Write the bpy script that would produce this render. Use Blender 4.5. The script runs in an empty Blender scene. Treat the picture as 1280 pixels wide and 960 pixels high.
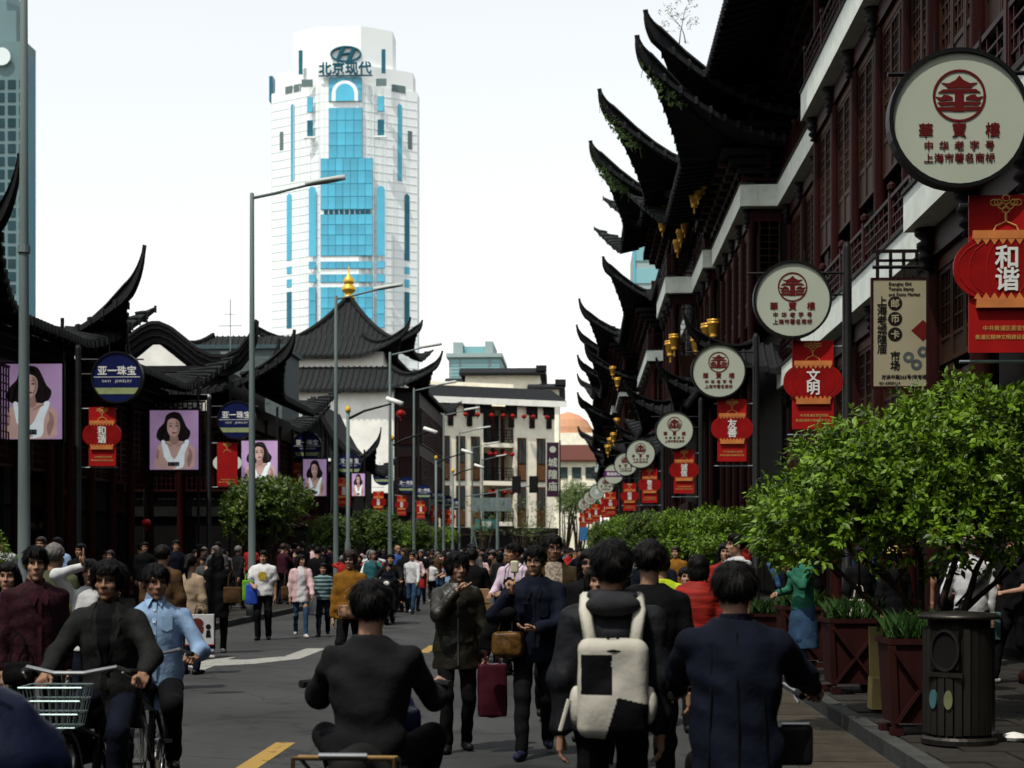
import bpy, math, random
import numpy as np
from mathutils import Matrix, Vector
random.seed(7); RNG = np.random.default_rng(7)
R = math.radians
S = bpy.context.scene
COL = S.collection
# ------------------------------------------------------------------ camera
CH = 1.66; YAW = math.atan(85/2000); FPX = 2000.0
cd = bpy.data.cameras.new('camera'); cam = bpy.data.objects.new('camera', cd); COL.objects.link(cam)
cam.location = (0, 0, CH); cam.rotation_euler = (R(90), 0, YAW)
cd.sensor_width = 36; cd.lens = FPX/1280*36; cd.shift_y = 208/1280
cd.clip_start = .1; cd.clip_end = 6000
cd.dof.use_dof = True; cd.dof.focus_distance = 15.0; cd.dof.aperture_fstop = 4.0
S.camera = cam
# ------------------------------------------------------------------ sky, sun, exposure
SUN_EL, SUN_AZ = 62, 236          # azimuth of the sun, degrees counter-clockwise from +X
w = bpy.data.worlds.new('World'); S.world = w; w.use_nodes = True
nt = w.node_tree; nt.nodes.clear()
sky = nt.nodes.new('ShaderNodeTexSky'); sky.sky_type = 'NISHITA'; sky.sun_disc = False
sky.sun_elevation = R(SUN_EL); sky.sun_rotation = R(90-SUN_AZ)
sky.air_density = 2.0; sky.dust_density = .5; sky.ozone_density = 1.0
hs = nt.nodes.new('ShaderNodeHueSaturation'); hs.inputs['Saturation'].default_value = .20
bg = nt.nodes.new('ShaderNodeBackground'); bg.inputs['Strength'].default_value = .15
wo = nt.nodes.new('ShaderNodeOutputWorld')
nt.links.new(sky.outputs[0], hs.inputs['Color']); nt.links.new(hs.outputs[0], bg.inputs[0]); nt.links.new(bg.outputs[0], wo.inputs[0])
sd = bpy.data.lights.new('sun', 'SUN'); sun = bpy.data.objects.new('sun', sd); COL.objects.link(sun)
sd.energy = 3.0; sd.angle = R(.6); sd.color = (1, .95, .86)
_d = Vector((math.cos(R(SUN_AZ))*math.cos(R(SUN_EL)), math.sin(R(SUN_AZ))*math.cos(R(SUN_EL)), math.sin(R(SUN_EL))))
sun.rotation_euler = _d.to_track_quat('Z', 'Y').to_euler(); sun.location = _d*50
S.view_settings.view_transform = 'Standard'; S.view_settings.look = 'None'
S.view_settings.exposure = .38; S.view_settings.gamma = 1; S.view_settings.use_curve_mapping = False
S.render.engine = 'CYCLES'; S.cycles.use_denoising = True
S.cycles.max_bounces = 6; S.cycles.diffuse_bounces = 3; S.cycles.glossy_bounces = 2; S.cycles.transparent_max_bounces = 4
S.cycles.caustics_reflective = False; S.cycles.caustics_refractive = False
# ------------------------------------------------------------------ helpers
_c, _s = math.cos(YAW), math.sin(YAW)
def xat(px, Y):
    k = (px-640)/FPX
    return Y*(k*_c-_s)/(_c+k*_s)
def zat(py, X, Y): return CH+(688-py)/FPX*(-X*_s+Y*_c)
def at(px, py, Y):
    X = xat(px, Y); return (X, Y, zat(py, X, Y))
def tag(o, label=None, cat=None, group=None, kind=None):
    if label: o['label'] = label
    if cat: o['category'] = cat
    if group: o['group'] = group
    if kind: o['kind'] = kind
    return o
def empty(name, loc=(0, 0, 0), rz=0, label=None, cat=None, group=None):
    o = bpy.data.objects.new(name, None); COL.objects.link(o); o.location = loc; o.rotation_euler = (0, 0, rz)
    o.empty_display_size = .2
    return tag(o, label, cat, group)
def inst(name, mesh, parent=None, loc=(0, 0, 0), rot=(0, 0, 0), sc=None, mat=None):
    o = bpy.data.objects.new(name, mesh); COL.objects.link(o); o.parent = parent
    o.location = loc; o.rotation_euler = rot
    if sc is not None: o.scale = sc if hasattr(sc, '__len__') else (sc, sc, sc)
    if mat is not None:
        for s in o.material_slots: s.link = 'OBJECT'; s.material = mat
    return o
def copy_tree(o, parent=None):
    c = o.copy(); COL.objects.link(c); c.parent = parent
    for ch in list(o.children): copy_tree(ch, c)
    return c
MATS = {}
def M(name, rgb=None, rough=.7, var=.18, scale=6, bump=0, metal=0, spec=.10, coat=0, stretch=None, bscale=None):
    if name in MATS: return MATS[name]
    m = bpy.data.materials.new(name); m.use_nodes = True; n = m.node_tree.nodes; L = m.node_tree.links
    b = n['Principled BSDF']; b.inputs['Roughness'].default_value = rough; b.inputs['Metallic'].default_value = metal
    b.inputs['Specular IOR Level'].default_value = spec
    if coat: b.inputs['Coat Weight'].default_value = coat
    tc = n.new('ShaderNodeTexCoord'); src = tc.outputs['Object']
    if stretch:
        mp = n.new('ShaderNodeMapping'); mp.inputs['Scale'].default_value = stretch; L.new(src, mp.inputs[0]); src = mp.outputs[0]
    nz = n.new('ShaderNodeTexNoise'); nz.inputs['Scale'].default_value = scale; nz.inputs['Detail'].default_value = 5
    L.new(src, nz.inputs['Vector'])
    oi = n.new('ShaderNodeObjectInfo'); ma = n.new('ShaderNodeMath'); ma.operation = 'MULTIPLY_ADD'
    ma.inputs[1].default_value = .25; L.new(oi.outputs['Random'], ma.inputs[0])
    ad = n.new('ShaderNodeMath'); ad.operation = 'SUBTRACT'; ad.inputs[1].default_value = .125
    L.new(nz.outputs['Fac'], ma.inputs[2]); L.new(ma.outputs[0], ad.inputs[0])
    mx = n.new('ShaderNodeValToRGB'); e = mx.color_ramp.elements
    e[0].position = .3; e[1].position = .7
    e[0].color = (*[max(0, c*(1-var)) for c in rgb], 1); e[1].color = (*[min(1, c*(1+var)) for c in rgb], 1)
    L.new(ad.outputs[0], mx.inputs[0]); L.new(mx.outputs[0], b.inputs['Base Color'])
    if bump:
        bp = n.new('ShaderNodeBump'); bp.inputs['Strength'].default_value = bump; bp.inputs['Distance'].default_value = .02
        if bscale:
            nb = n.new('ShaderNodeTexNoise'); nb.inputs['Scale'].default_value = bscale; nb.inputs['Detail'].default_value = 4; L.new(src, nb.inputs['Vector'])
            L.new(nb.outputs['Fac'], bp.inputs['Height'])
        else: L.new(nz.outputs['Fac'], bp.inputs['Height'])
        L.new(bp.outputs[0], b.inputs['Normal'])
    MATS[name] = m
    return m
class MB:
    def __init__(s): s.v = []; s.f = []; s.m = []
    def add(s, v, f, mi=0):
        o = len(s.v); s.v.extend([tuple(p) for p in v]); s.f.extend([tuple(i+o for i in q) for q in f]); s.m.extend([mi]*len(f)); return s
    def box(s, cx, cy, cz, sx, sy, sz, mi=0, rz=0, top=(1, 1)):
        v = []
        for k in (-1, 1):
            tx, ty = (top if k > 0 else (1, 1))
            for a, b in ((-1, -1), (1, -1), (1, 1), (-1, 1)):
                x, y = a*sx/2*tx, b*sy/2*ty
                if rz: x, y = x*math.cos(rz)-y*math.sin(rz), x*math.sin(rz)+y*math.cos(rz)
                v.append((cx+x, cy+y, cz+k*sz/2))
        return s.add(v, [(3, 2, 1, 0), (4, 5, 6, 7), (0, 1, 5, 4), (1, 2, 6, 5), (2, 3, 7, 6), (3, 0, 4, 7)], mi)
    def b2(s, x0, x1, y0, y1, z0, z1, mi=0): return s.box((x0+x1)/2, (y0+y1)/2, (z0+z1)/2, abs(x1-x0), abs(y1-y0), abs(z1-z0), mi)
    def bar(s, a, b, t, u=None, mi=0):
        a = Vector(a); b = Vector(b); d = (b-a); L = d.length
        if L < 1e-6: return s
        d /= L; up = Vector((0, 0, 1)) if abs(d.z) < .95 else Vector((0, 1, 0))
        x = d.cross(up).normalized(); y = x.cross(d); u = t if u is None else u
        v = [p+x*i*t/2+y*j*u/2 for p in (a, b) for i, j in ((-1, -1), (1, -1), (1, 1), (-1, 1))]
        return s.add(v, [(3, 2, 1, 0), (4, 5, 6, 7), (0, 1, 5, 4), (1, 2, 6, 5), (2, 3, 7, 6), (3, 0, 4, 7)], mi)
    def tube(s, path, rad, n=8, mi=0, close=False, flat=1.0):
        P = [Vector(p) for p in path]; k = len(P); rad = rad if hasattr(rad, '__len__') else [rad]*k
        v = []; f = []
        for i, p in enumerate(P):
            if close: d = P[(i+1) % k]-P[i-1]
            else: d = P[min(i+1, k-1)]-P[max(i-1, 0)]
            d.normalize(); up = Vector((0, 0, 1)) if abs(d.z) < .9 else Vector((0, 1, 0))
            x = d.cross(up).normalized(); y = x.cross(d)
            for j in range(n):
                a = 2*math.pi*j/n; v.append(p+x*math.cos(a)*rad[i]*flat+y*math.sin(a)*rad[i])
        for i in range(k if close else k-1):
            for j in range(n):
                a = i*n+j; b = i*n+(j+1) % n; c = ((i+1) % k)*n
                f.append((a, b, c+(j+1) % n, c+j))
        if not close: f.append(tuple(range(n-1, -1, -1))); f.append(tuple((k-1)*n+j for j in range(n)))
        return s.add(v, f, mi)
    def lathe(s, prof, n=16, c=(0, 0, 0), mi=0, axis='z', cap=True):
        v = []; f = []
        for r, z in prof:
            for j in range(n):
                a = 2*math.pi*j/n; x, y = r*math.cos(a), r*math.sin(a)
                p = (x, y, z) if axis == 'z' else ((x, z, y) if axis == 'y' else (z, x, y))
                v.append((p[0]+c[0], p[1]+c[1], p[2]+c[2]))
        k = len(prof)
        for i in range(k-1):
            for j in range(n): f.append((i*n+j, i*n+(j+1) % n, (i+1)*n+(j+1) % n, (i+1)*n+j))
        if cap: f.append(tuple(range(n-1, -1, -1))); f.append(tuple((k-1)*n+j for j in range(n)))
        return s.add(v, f, mi)
    def prism(s, poly, d0, d1, axis='y', mi=0):
        """polygon in (x,z) for axis y, (y,z) for axis x, (x,y) for axis z, extruded d0..d1"""
        n = len(poly); v = []
        for d in (d0, d1):
            for a, b in poly: v.append((a, d, b) if axis == 'y' else ((d, a, b) if axis == 'x' else (a, b, d)))
        f = [tuple(range(n)), tuple(range(2*n-1, n-1, -1))]+[(i+n, (i+1) % n+n, (i+1) % n, i) for i in range(n)]
        return s.add(v, f, mi)
    def mesh(s, name, mats, smooth=False):
        me = bpy.data.meshes.new(name); me.from_pydata(s.v, [], s.f)
        for m in (mats if isinstance(mats, (list, tuple)) else [mats]): me.materials.append(m)
        if len(set(s.m)) > 1: me.polygons.foreach_set('material_index', s.m)
        if smooth: me.polygons.foreach_set('use_smooth', [True]*len(s.f))
        me.update(); return me
    def build(s, name, mats, parent=None, loc=(0, 0, 0), rot=(0, 0, 0), smooth=False):
        return inst(name, s.mesh(name, mats, smooth), parent, loc, rot)
def fixnorm(me):
    import bmesh
    bm = bmesh.new(); bm.from_mesh(me); bmesh.ops.recalc_face_normals(bm, faces=bm.faces); bm.to_mesh(me); bm.free(); return me
_TXT = {}
def text_mesh(txt, size=1, bold=0, line=1.0, spacing=1.0, mat=None, sx=1.0, key=None, depth=.004):
    """lettering lying in the XZ plane, facing -Y, centred on its own box"""
    k = (txt, size, bold, line, spacing, mat.name, sx)
    if k in _TXT: return _TXT[k]
    cu = bpy.data.curves.new('t', 'FONT'); cu.body = txt; cu.size = size; cu.align_x = 'CENTER'; cu.offset = 0
    cu.space_line = line; cu.space_character = spacing; cu.resolution_u = 2; cu.extrude = depth/2
    o = bpy.data.objects.new('t', cu); COL.objects.link(o)
    dg = bpy.context.evaluated_depsgraph_get(); me = bpy.data.meshes.new_from_object(o.evaluated_get(dg))
    bpy.data.objects.remove(o); bpy.data.curves.remove(cu)
    n = len(me.vertices); co = np.empty(n*3); me.vertices.foreach_get('co', co); co = co.reshape(-1, 3)
    if n:
        c = (co.max(0)+co.min(0))/2; co = co-c
    out = np.stack([co[:, 0]*sx, -co[:, 2], co[:, 1]], 1)
    if bold and n:
        fs = [tuple(p.vertices) for p in me.polygons]; b = min(bold, size*.022); vs = []; ff = []
        for q, (dx, dz) in enumerate(((b, 0), (-b, 0), (0, b), (0, -b))):
            vs.append(out+np.array((dx, -.0006*q-.0006, dz))); ff += [tuple(i+n*q for i in f) for f in fs]
        me2 = bpy.data.meshes.new('lettering'); me2.from_pydata([tuple(p) for p in np.concatenate(vs)], [], ff); bpy.data.meshes.remove(me); me = me2
    else: me.vertices.foreach_set('co', out.ravel())
    me.materials.clear(); me.materials.append(mat); me.name = 'lettering'; me.update()
    _TXT[k] = me; return me
def join_meshes(items, name, mats):
    """items: (mesh, (dx,dy,dz), material index)"""
    b = MB()
    for me, d, mi in items:
        b.add([(v.co.x+d[0], v.co.y+d[1], v.co.z+d[2]) for v in me.vertices], [tuple(p.vertices) for p in me.polygons], mi)
    return b.mesh(name, mats)
# ------------------------------------------------------------------ shared materials
ASPH = M('asphalt', (.026, .026, .0265), .85, .22, 3, .35, bscale=160)
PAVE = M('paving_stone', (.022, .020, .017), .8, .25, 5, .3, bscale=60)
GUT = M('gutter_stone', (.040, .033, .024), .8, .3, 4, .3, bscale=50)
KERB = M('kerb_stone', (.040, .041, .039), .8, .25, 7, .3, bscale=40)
WPAINT = M('road_paint_white', (.24, .24, .22), .7, .25, 14)
YPAINT = M('road_paint_yellow', (.30, .19, .04), .7, .3, 14)
SOIL = M('ground_soil', (.05, .05, .048), .9, .2, .3)
WOOD = M('dark_red_wood', (.020, .0032, .0026), .5, .3, 5, .15, stretch=(1, 1, .15))
WOOD2 = M('brown_wood', (.026, .010, .005), .55, .3, 4, .15, stretch=(1, 1, .2))
BLACKW = M('black_wood', (.007, .005, .005), .6, .3, 5)
DARKIN = M('dark_interior', (.006, .005, .005), .8, .3, 2)
TILE = M('roof_tile', (.015, .016, .017), .75, .35, 9, .3, bscale=30)
TILEL = M('roof_tile_weathered', (.017, .0195, .0195), .75, .4, 7, .3, bscale=20)
RIDGE = M('ridge_plaster', (.011, .011, .012), .8, .4, 5, .3, bscale=18)
FASC = M('fascia_white', (.66, .70, .63), .6, .12, 3, .1)
PLAST = M('white_plaster', (.82, .81, .74), .85, .10, 1.5, .1)
CREAM = M('cream_wall', (.86, .81, .65), .85, .12, 1.2, .1)
GOLD = M('gold_lacquer', (.55, .30, .045), .35, .2, 6, metal=.4)
GOLDM = M('gold_leaf', (.75, .45, .06), .3, .12, 6, metal=.7)
GREYM = M('galvanised_steel', (.16, .20, .20), .5, .2, 5, .05, metal=.3, stretch=(1, 1, .2))
BLKM = M('black_metal', (.010, .010, .010), .45, .2, 6, metal=.3)
GLASSD = M('dark_glass', (.010, .014, .016), .12, .1, 2)
def worn(name, base, paint=None):
    m = bpy.data.materials.new(name); m.use_nodes = True; n = m.node_tree.nodes; L = m.node_tree.links; b = n['Principled BSDF']
    b.inputs['Roughness'].default_value = .85; b.inputs['Specular IOR Level'].default_value = .2
    tc = n.new('ShaderNodeTexCoord'); src = tc.outputs['Object']
    def noise(sc, det, d=0):
        q = n.new('ShaderNodeTexNoise'); q.inputs['Scale'].default_value = sc; q.inputs['Detail'].default_value = det; q.inputs['Distortion'].default_value = d; L.new(src, q.inputs['Vector']); return q.outputs['Fac']
    def ramp(x, p0, c0, p1, c1):
        q = n.new('ShaderNodeValToRGB'); e = q.color_ramp.elements; e[0].position = p0; e[0].color = (c0, c0, c0, 1); e[1].position = p1; e[1].color = (c1, c1, c1, 1); L.new(x, q.inputs[0]); return q.outputs[0]
    def mul(a, c):
        q = n.new('ShaderNodeMixRGB'); q.blend_type = 'MULTIPLY'; q.inputs[0].default_value = 1
        for i, v in ((1, a), (2, c)):
            if isinstance(v, tuple): q.inputs[i].default_value = (*v, 1)
            else: L.new(v, q.inputs[i])
        return q.outputs[0]
    col = mul(base, ramp(noise(.45, 6, .4), .3, .68, .7, 1.25))
    col = mul(col, ramp(noise(85, 3), .3, .62, .72, 1.4)); col = mul(col, ramp(noise(1.6, 5, 1.2), .34, .6, .44, 1.0))
    vo = n.new('ShaderNodeTexVoronoi'); vo.feature = 'DISTANCE_TO_EDGE'; vo.inputs['Scale'].default_value = .28
    wp = n.new('ShaderNodeVectorMath'); wp.operation = 'MULTIPLY_ADD'; wn = n.new('ShaderNodeTexNoise'); wn.inputs['Scale'].default_value = .9; wn.inputs['Detail'].default_value = 6; L.new(src, wn.inputs['Vector'])
    L.new(wn.outputs['Color'], wp.inputs[0]); wp.inputs[1].default_value = (2.2, 2.2, 0); L.new(src, wp.inputs[2]); L.new(wp.outputs[0], vo.inputs['Vector'])
    col = mul(col, ramp(vo.outputs['Distance'], .001, .45, .006, 1.0))
    if paint:
        mx = n.new('ShaderNodeMixRGB'); L.new(ramp(noise(7, 7, .6), .28, 0, .44, 1), mx.inputs[0]); L.new(col, mx.inputs[1]); mx.inputs[2].default_value = (*paint, 1); col = mx.outputs[0]
    L.new(col, b.inputs['Base Color'])
    bp = n.new('ShaderNodeBump'); bp.inputs['Strength'].default_value = .45; bp.inputs['Distance'].default_value = .01; L.new(noise(140, 3), bp.inputs['Height']); L.new(bp.outputs[0], b.inputs['Normal'])
    MATS[name] = m; return m
ASPH = worn('worn_asphalt', (.036, .0375, .0365)); WPAINT = worn('worn_white_paint', (.036, .0375, .0365), (.26, .26, .235)); YPAINT = worn('worn_yellow_paint', (.036, .0375, .0365), (.30, .19, .045))
# ------------------------------------------------------------------ ground, road, pavements
def rk(Y): return 2.45-min(1, max(0, (Y-30)/50))*1.1-max(0, Y-80)*.006
def lk(Y): return -7.6-max(0, Y-70)*.012
tag(MB().add([(-3000, -60, -.02), (3000, -60, -.02), (3000, 5000, -.02), (-3000, 5000, -.02)], [(0, 1, 2, 3)]).build('ground', SOIL), kind='structure')
ys = [-20, -5, 5, 10, 15, 20, 25, 30, 40, 50, 60, 70, 80, 95, 110, 130, 150, 175, 200, 240]
m = MB()
for a, b in zip(ys[:-1], ys[1:]):
    m.add([(lk(a)-.2, a, 0), (rk(a)+.2, a, 0), (rk(b)+.2, b, 0), (lk(b)-.2, b, 0)], [(0, 1, 2, 3)])
road = tag(m.build('road', ASPH), kind='structure')
def pavement(fx, side):
    m = MB(); W = 26
    for a, b in zip(ys[:-1], ys[1:]):
        xa, xb = fx(a)+side*.15, fx(b)+side*.15
        q = [(xa, a, .118), (xa+side*W, a, .118), (xb+side*W, b, .118), (xb, b, .118)]
        m.add(q if side > 0 else q[::-1], [(0, 1, 2, 3)])
        q = [(xa, a, 0), (xa, a, .118), (xb, b, .118), (xb, b, 0)]
        m.add(q, [(0, 1, 2, 3)])
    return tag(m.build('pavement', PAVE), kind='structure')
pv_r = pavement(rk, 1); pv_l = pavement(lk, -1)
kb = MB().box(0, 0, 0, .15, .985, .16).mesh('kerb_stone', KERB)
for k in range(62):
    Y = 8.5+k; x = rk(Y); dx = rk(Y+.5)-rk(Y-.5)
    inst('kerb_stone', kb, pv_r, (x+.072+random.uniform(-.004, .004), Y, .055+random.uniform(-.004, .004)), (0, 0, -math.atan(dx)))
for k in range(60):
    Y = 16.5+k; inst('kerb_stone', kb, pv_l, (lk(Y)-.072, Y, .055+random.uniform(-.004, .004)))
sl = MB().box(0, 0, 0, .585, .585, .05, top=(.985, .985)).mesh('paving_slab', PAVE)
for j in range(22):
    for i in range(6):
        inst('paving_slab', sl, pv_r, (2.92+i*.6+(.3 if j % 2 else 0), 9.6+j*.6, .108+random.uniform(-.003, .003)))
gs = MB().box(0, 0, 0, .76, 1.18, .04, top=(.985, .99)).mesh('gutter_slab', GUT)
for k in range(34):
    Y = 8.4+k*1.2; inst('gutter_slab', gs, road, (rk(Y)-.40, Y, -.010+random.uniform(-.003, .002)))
# painted markings
for (y0, y1) in ((6.2, 8.0), (11.9, 13.7), (19.0, 20.8), (25.8, 27.8), (33, 35), (40, 42), (47, 49), (54, 56), (61, 63)):
    m = MB(); n = 6
    for i in range(n):
        a = y0+(y1-y0)*i/n; b = y0+(y1-y0)*(i+1)/n
        m.add([(-2.62, a, .004), (-2.45, a, .004), (-2.45, b, .004), (-2.62, b, .004)], [(0, 1, 2, 3)])
    m.build('lane_dash', YPAINT, road)
MB().add([(x, y, .004) for x, y in ((-4.28, 26.9), (-4.62, 26.9), (-4.62, 24.9), (-5.05, 24.1), (-5.35, 24.1), (-5.35, 24.75), (-5.95, 23.2), (-5.2, 21.9), (-5.25, 22.75), (-4.75, 23.2), (-4.28, 24.3))],
         [(0, 1, 2, 10), (2, 3, 9, 10), (3, 4, 8, 9), (4, 5, 6), (4, 6, 8), (6, 7, 8)]).build('turn_arrow', WPAINT, road)
mh = MB().lathe([(.0, .006), (.33, .006), (.35, .002)], 24, cap=False); mh.build('manhole_cover', M('cast_iron', (.03, .028, .026), .5, .3, 20, metal=.6), road, (-1.35, 25.5, 0))
MB().lathe([(.0, .006), (.33, .006), (.35, .002)], 24, cap=False).build('manhole_cover', MATS['cast_iron'], road, (-3.9, 34, 0))
# ------------------------------------------------------------------ curved tiled roofs
TIPS = []
def roof(parent, c, a, b, hr, lift=1.2, out=.5, rad=3.0, horn=1.0, sp=.3, pw=1.5, hole=None, tile=None, rz=0, ridge=True, sides=(1, 1, 1, 1), thick=.16, ridge_end=True, hip_w=.16):
    """hip roof, half sizes a (local x) and b (local y); corner lift and horns. sides: -y, +y, -x, +x"""
    tile = tile or TILE; mn = min(a, b)
    rt = bpy.data.objects.new('roof', None)
    COL.objects.link(rt); rt.parent = parent; rt.location = c; rt.rotation_euler = (0, 0, rz)
    def P(x, y, dz=0):
        d = max(0, min(a-abs(x), b-abs(y)))/mn
        if hole is not None: d = min(d, hole)
        r = math.hypot(a-abs(x), b-abs(y))/rad; g = max(0, 1-r)**2.1
        z = hr*(.35*d+.65*d**(pw+.5))+lift*g
        sx = 1 if x >= 0 else -1; sy = 1 if y >= 0 else -1
        return (x+sx*out*g, y+sy*out*g, z+dz)
    top = MB(); rolls = MB(); drip = MB(); raf = MB()
    vend = 1.0 if hole is None else hole
    for si, (along, half, other, sg) in enumerate((('x', a, b, -1), ('x', a, b, 1), ('y', b, a, -1), ('y', b, a, 1))):
        if not sides[si]: continue
        n = max(6, int(2*half/sp)); es = [-half+2*half*i/n for i in range(n+1)]
        prev = None; nv = 6
        for i, e in enumerate(es):
            L = min(half-abs(e), mn*vend)
            col = []
            for k in range(nv+1):
                t = L*k/nv; w_ = sg*(other-t)
                col.append((e, w_) if along == 'x' else (w_, e))
            if prev:
                v = [P(*q) for q in prev]+[P(*q) for q in col]+[P(*prev[0], -thick), P(*col[0], -thick), P(*prev[-1], -thick), P(*col[-1], -thick)]
                f = [(k, k+nv+1, k+nv+2, k+1) for k in range(nv)]
                v2 = [P(*q, -thick) for q in prev]+[P(*q, -thick) for q in col]; o = len(v)
                f += [(o+k+1, o+k+nv+2, o+k+nv+1, o+k) for k in range(nv)]
                f += [(0, o, o+nv+1, nv+1)]
                top.add(v+v2, f)
            if L > .25 or True:
                rr = min(.07, sp*.26)
                if L > .15:
                    pts = [P(*q, .02) for q in col]
                    rolls.tube([(p[0], p[1], p[2]) for p in pts], rr, 5)
                p = P(*col[0]); nx, ny = ((0, sg) if along == 'x' else (sg, 0))
                drip.box(p[0]+nx*.03, p[1]+ny*.03, p[2]-.06, (.10 if along == 'x' else .05)*min(1, sp/.25), (.05 if along == 'x' else .10)*min(1, sp/.25), .2)
                if i % 2 == 0:
                    q0 = P(*col[0], -thick-.05); q1 = P(*col[2], -thick-.05); raf.bar(q0, q1, .08, .09)
            prev = col
    deck = top.build('roof_deck', tile, rt, smooth=False)
    tag(rolls.build('tile_rolls', tile, rt, smooth=True), kind='stuff')
    tag(drip.build('drip_tiles', tile, rt), kind='stuff')
    tag(raf.build('rafter_ends', BLACKW, rt), kind='stuff')
    # hip ridges with horns
    for sx in (-1, 1):
        for sy in (-1, 1):
            need = (sides[0] if sy < 0 else sides[1]) and (sides[2] if sx < 0 else sides[3])
            if not need: continue
            pts = []; N = 14
            for k in range(N+1):
                t = mn*vend*(1-k/N); pts.append(Vector(P(sx*(a-t), sy*(b-t), .10)))
            d = (pts[-1]-pts[-3]).normalized(); p = pts[-1].copy(); step = horn/7
            hz = Vector((d.x, d.y, 0)).normalized(); ang = math.asin(max(-1, min(1, d.z)))
            for k in range(7):
                ang = min(R(78), ang+R(7.5)); p = p+(hz*math.cos(ang)+Vector((0, 0, 1))*math.sin(ang))*step; pts.append(p.copy())
            mb = MB(); m_ = len(pts)
            rad_ = [hip_w*(1 if k < N else max(.3, 1-(k-N)/8.5)) for k in range(m_)]
            v = []; f = []
            for k, q in enumerate(pts):
                dd = (pts[min(k+1, m_-1)]-pts[max(k-1, 0)]).normalized(); x = dd.cross(Vector((0, 0, 1))).normalized(); y = x.cross(dd); r_ = rad_[k]
                for i, j in ((-.5, -1.5), (.5, -1.5), (.5, .2), (.9, .35), (.6, .9), (-.6, .9), (-.9, .35), (-.5, .2)): v.append(q+x*i*r_+y*j*r_)
            for k in range(m_-1):
                for j in range(8): f.append((k*8+j, k*8+(j+1) % 8, k*8+8+(j+1) % 8, k*8+8+j))
            f += [tuple(range(7, -1, -1)), tuple((m_-1)*8+j for j in range(8))]
            mb.add(v, f)
            mb.build('hip_ridge', RIDGE, rt)
            if sx < 0 and sy < 0: TIPS.append(Vector(c)+pts[-1]+parent.location)
    if ridge and hole is None:
        la = abs(a-b); ax = 'x' if a >= b else 'y'; mb = MB(); pts = []
        for k in range(13):
            u = -1+2*k/12; l = la*u*1.05; z = hr+.18+.32*abs(u)**4
            pts.append((l, 0, z) if ax == 'x' else (0, l, z))
        for p, q in zip(pts[:-1], pts[1:]): mb.bar(p, q, .22, .42)
        for p, q in zip(pts[:-1], pts[1:]): mb.bar((p[0], p[1], p[2]+.25), (q[0], q[1], q[2]+.25), .3, .09)
        mb.build('main_ridge', RIDGE, rt)
        if ridge_end:
            for sgn in (-1, 1):
                mb = MB(); base = Vector(pts[0] if sgn < 0 else pts[-1]); dx = Vector((sgn, 0, 0)) if ax == 'x' else Vector((0, sgn, 0))
                path = [base+dx*(.1+.3*t-.35*t*t*t)+Vector((0, 0, .75*t)) for t in (0, .25, .5, .75, 1, 1.15)]
                mb.tube(path, [.2, .19, .16, .13, .09, .04], 6)
                for t in (.3, .6, .9): mb.box(*(base+dx*.25+Vector((0, 0, .2+.5*t))), .08, .08, .22)
                mb.build('ridge_ornament', RIDGE, rt)
    return rt, P
# lattice panel, facing -Y, width w, height h, local origin bottom centre
_LAT = {}
def lattice(w, h, kind, mat, t=.028):
    k = (round(w, 2), round(h, 2), kind, mat.name)
    if k in _LAT: return _LAT[k]
    m = MB(); d = .04
    m.b2(-w/2, w/2, -d, d, 0, .07); m.b2(-w/2, w/2, -d, d, h-.07, h); m.b2(-w/2, -w/2+.06, -d, d, .07, h-.07); m.b2(w/2-.06, w/2, -d, d, .07, h-.07)
    iw = w-.12; ih = h-.14
    if kind == 'grid':
        for i in range(1, max(3, int(iw/.16))):
            x = -iw/2+iw*i/max(3, int(iw/.16)); m.b2(x-t/2, x+t/2, -.02, .02, .07, h-.07)
        nz = max(3, int(ih/.2))
        for i in range(1, nz): z = .07+ih*i/nz; m.b2(-iw/2, iw/2, -.018, .018, z-t/2, z+t/2)
    elif kind == 'rail':
        nz = 4
        for i in range(1, nz): z = .07+ih*i/nz; m.b2(-iw/2, iw/2, -.02, .02, z-t/2, z+t/2)
        n = max(4, int(iw/.22))
        for i in range(n):
            x = -iw/2+iw*(i+.5)/n; lo, hi = ((.07, .07+ih/2) if i % 2 else (.07+ih/4, h-.07)); m.b2(x-t/2, x+t/2, -.018, .018, lo, hi)
    elif kind == 'window':                # solid lower panel, lattice above
        m.b2(-iw/2, iw/2, -.01, .015, .07, .07+ih*.22); m.b2(-iw/2, iw/2, -.03, .03, .07+ih*.22, .07+ih*.26)
        z0 = .07+ih*.26
        n = max(2, int(iw/.2))
        for i in range(1, n): x = -iw/2+iw*i/n; m.b2(x-t/2, x+t/2, -.02, .02, z0, h-.07)
        n = max(3, int((ih*.74)/.22))
        for i in range(1, n): z = z0+(h-.07-z0)*i/n; m.b2(-iw/2, iw/2, -.017, .017, z-t/2, z+t/2)
    _LAT[k] = m.mesh('lattice_panel', mat); return _LAT[k]
# turned bracket stack that hangs under balconies
_m = MB().lathe([(.02, 0), (.10, .03), (.05, .1), (.13, .16), (.13, .22), (.07, .26), (.16, .33), (.16, .4), (.09, .44), (.19, .52), (.19, .6)], 10)
BRACKET = _m.mesh('bracket', BLACKW, True)
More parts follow.
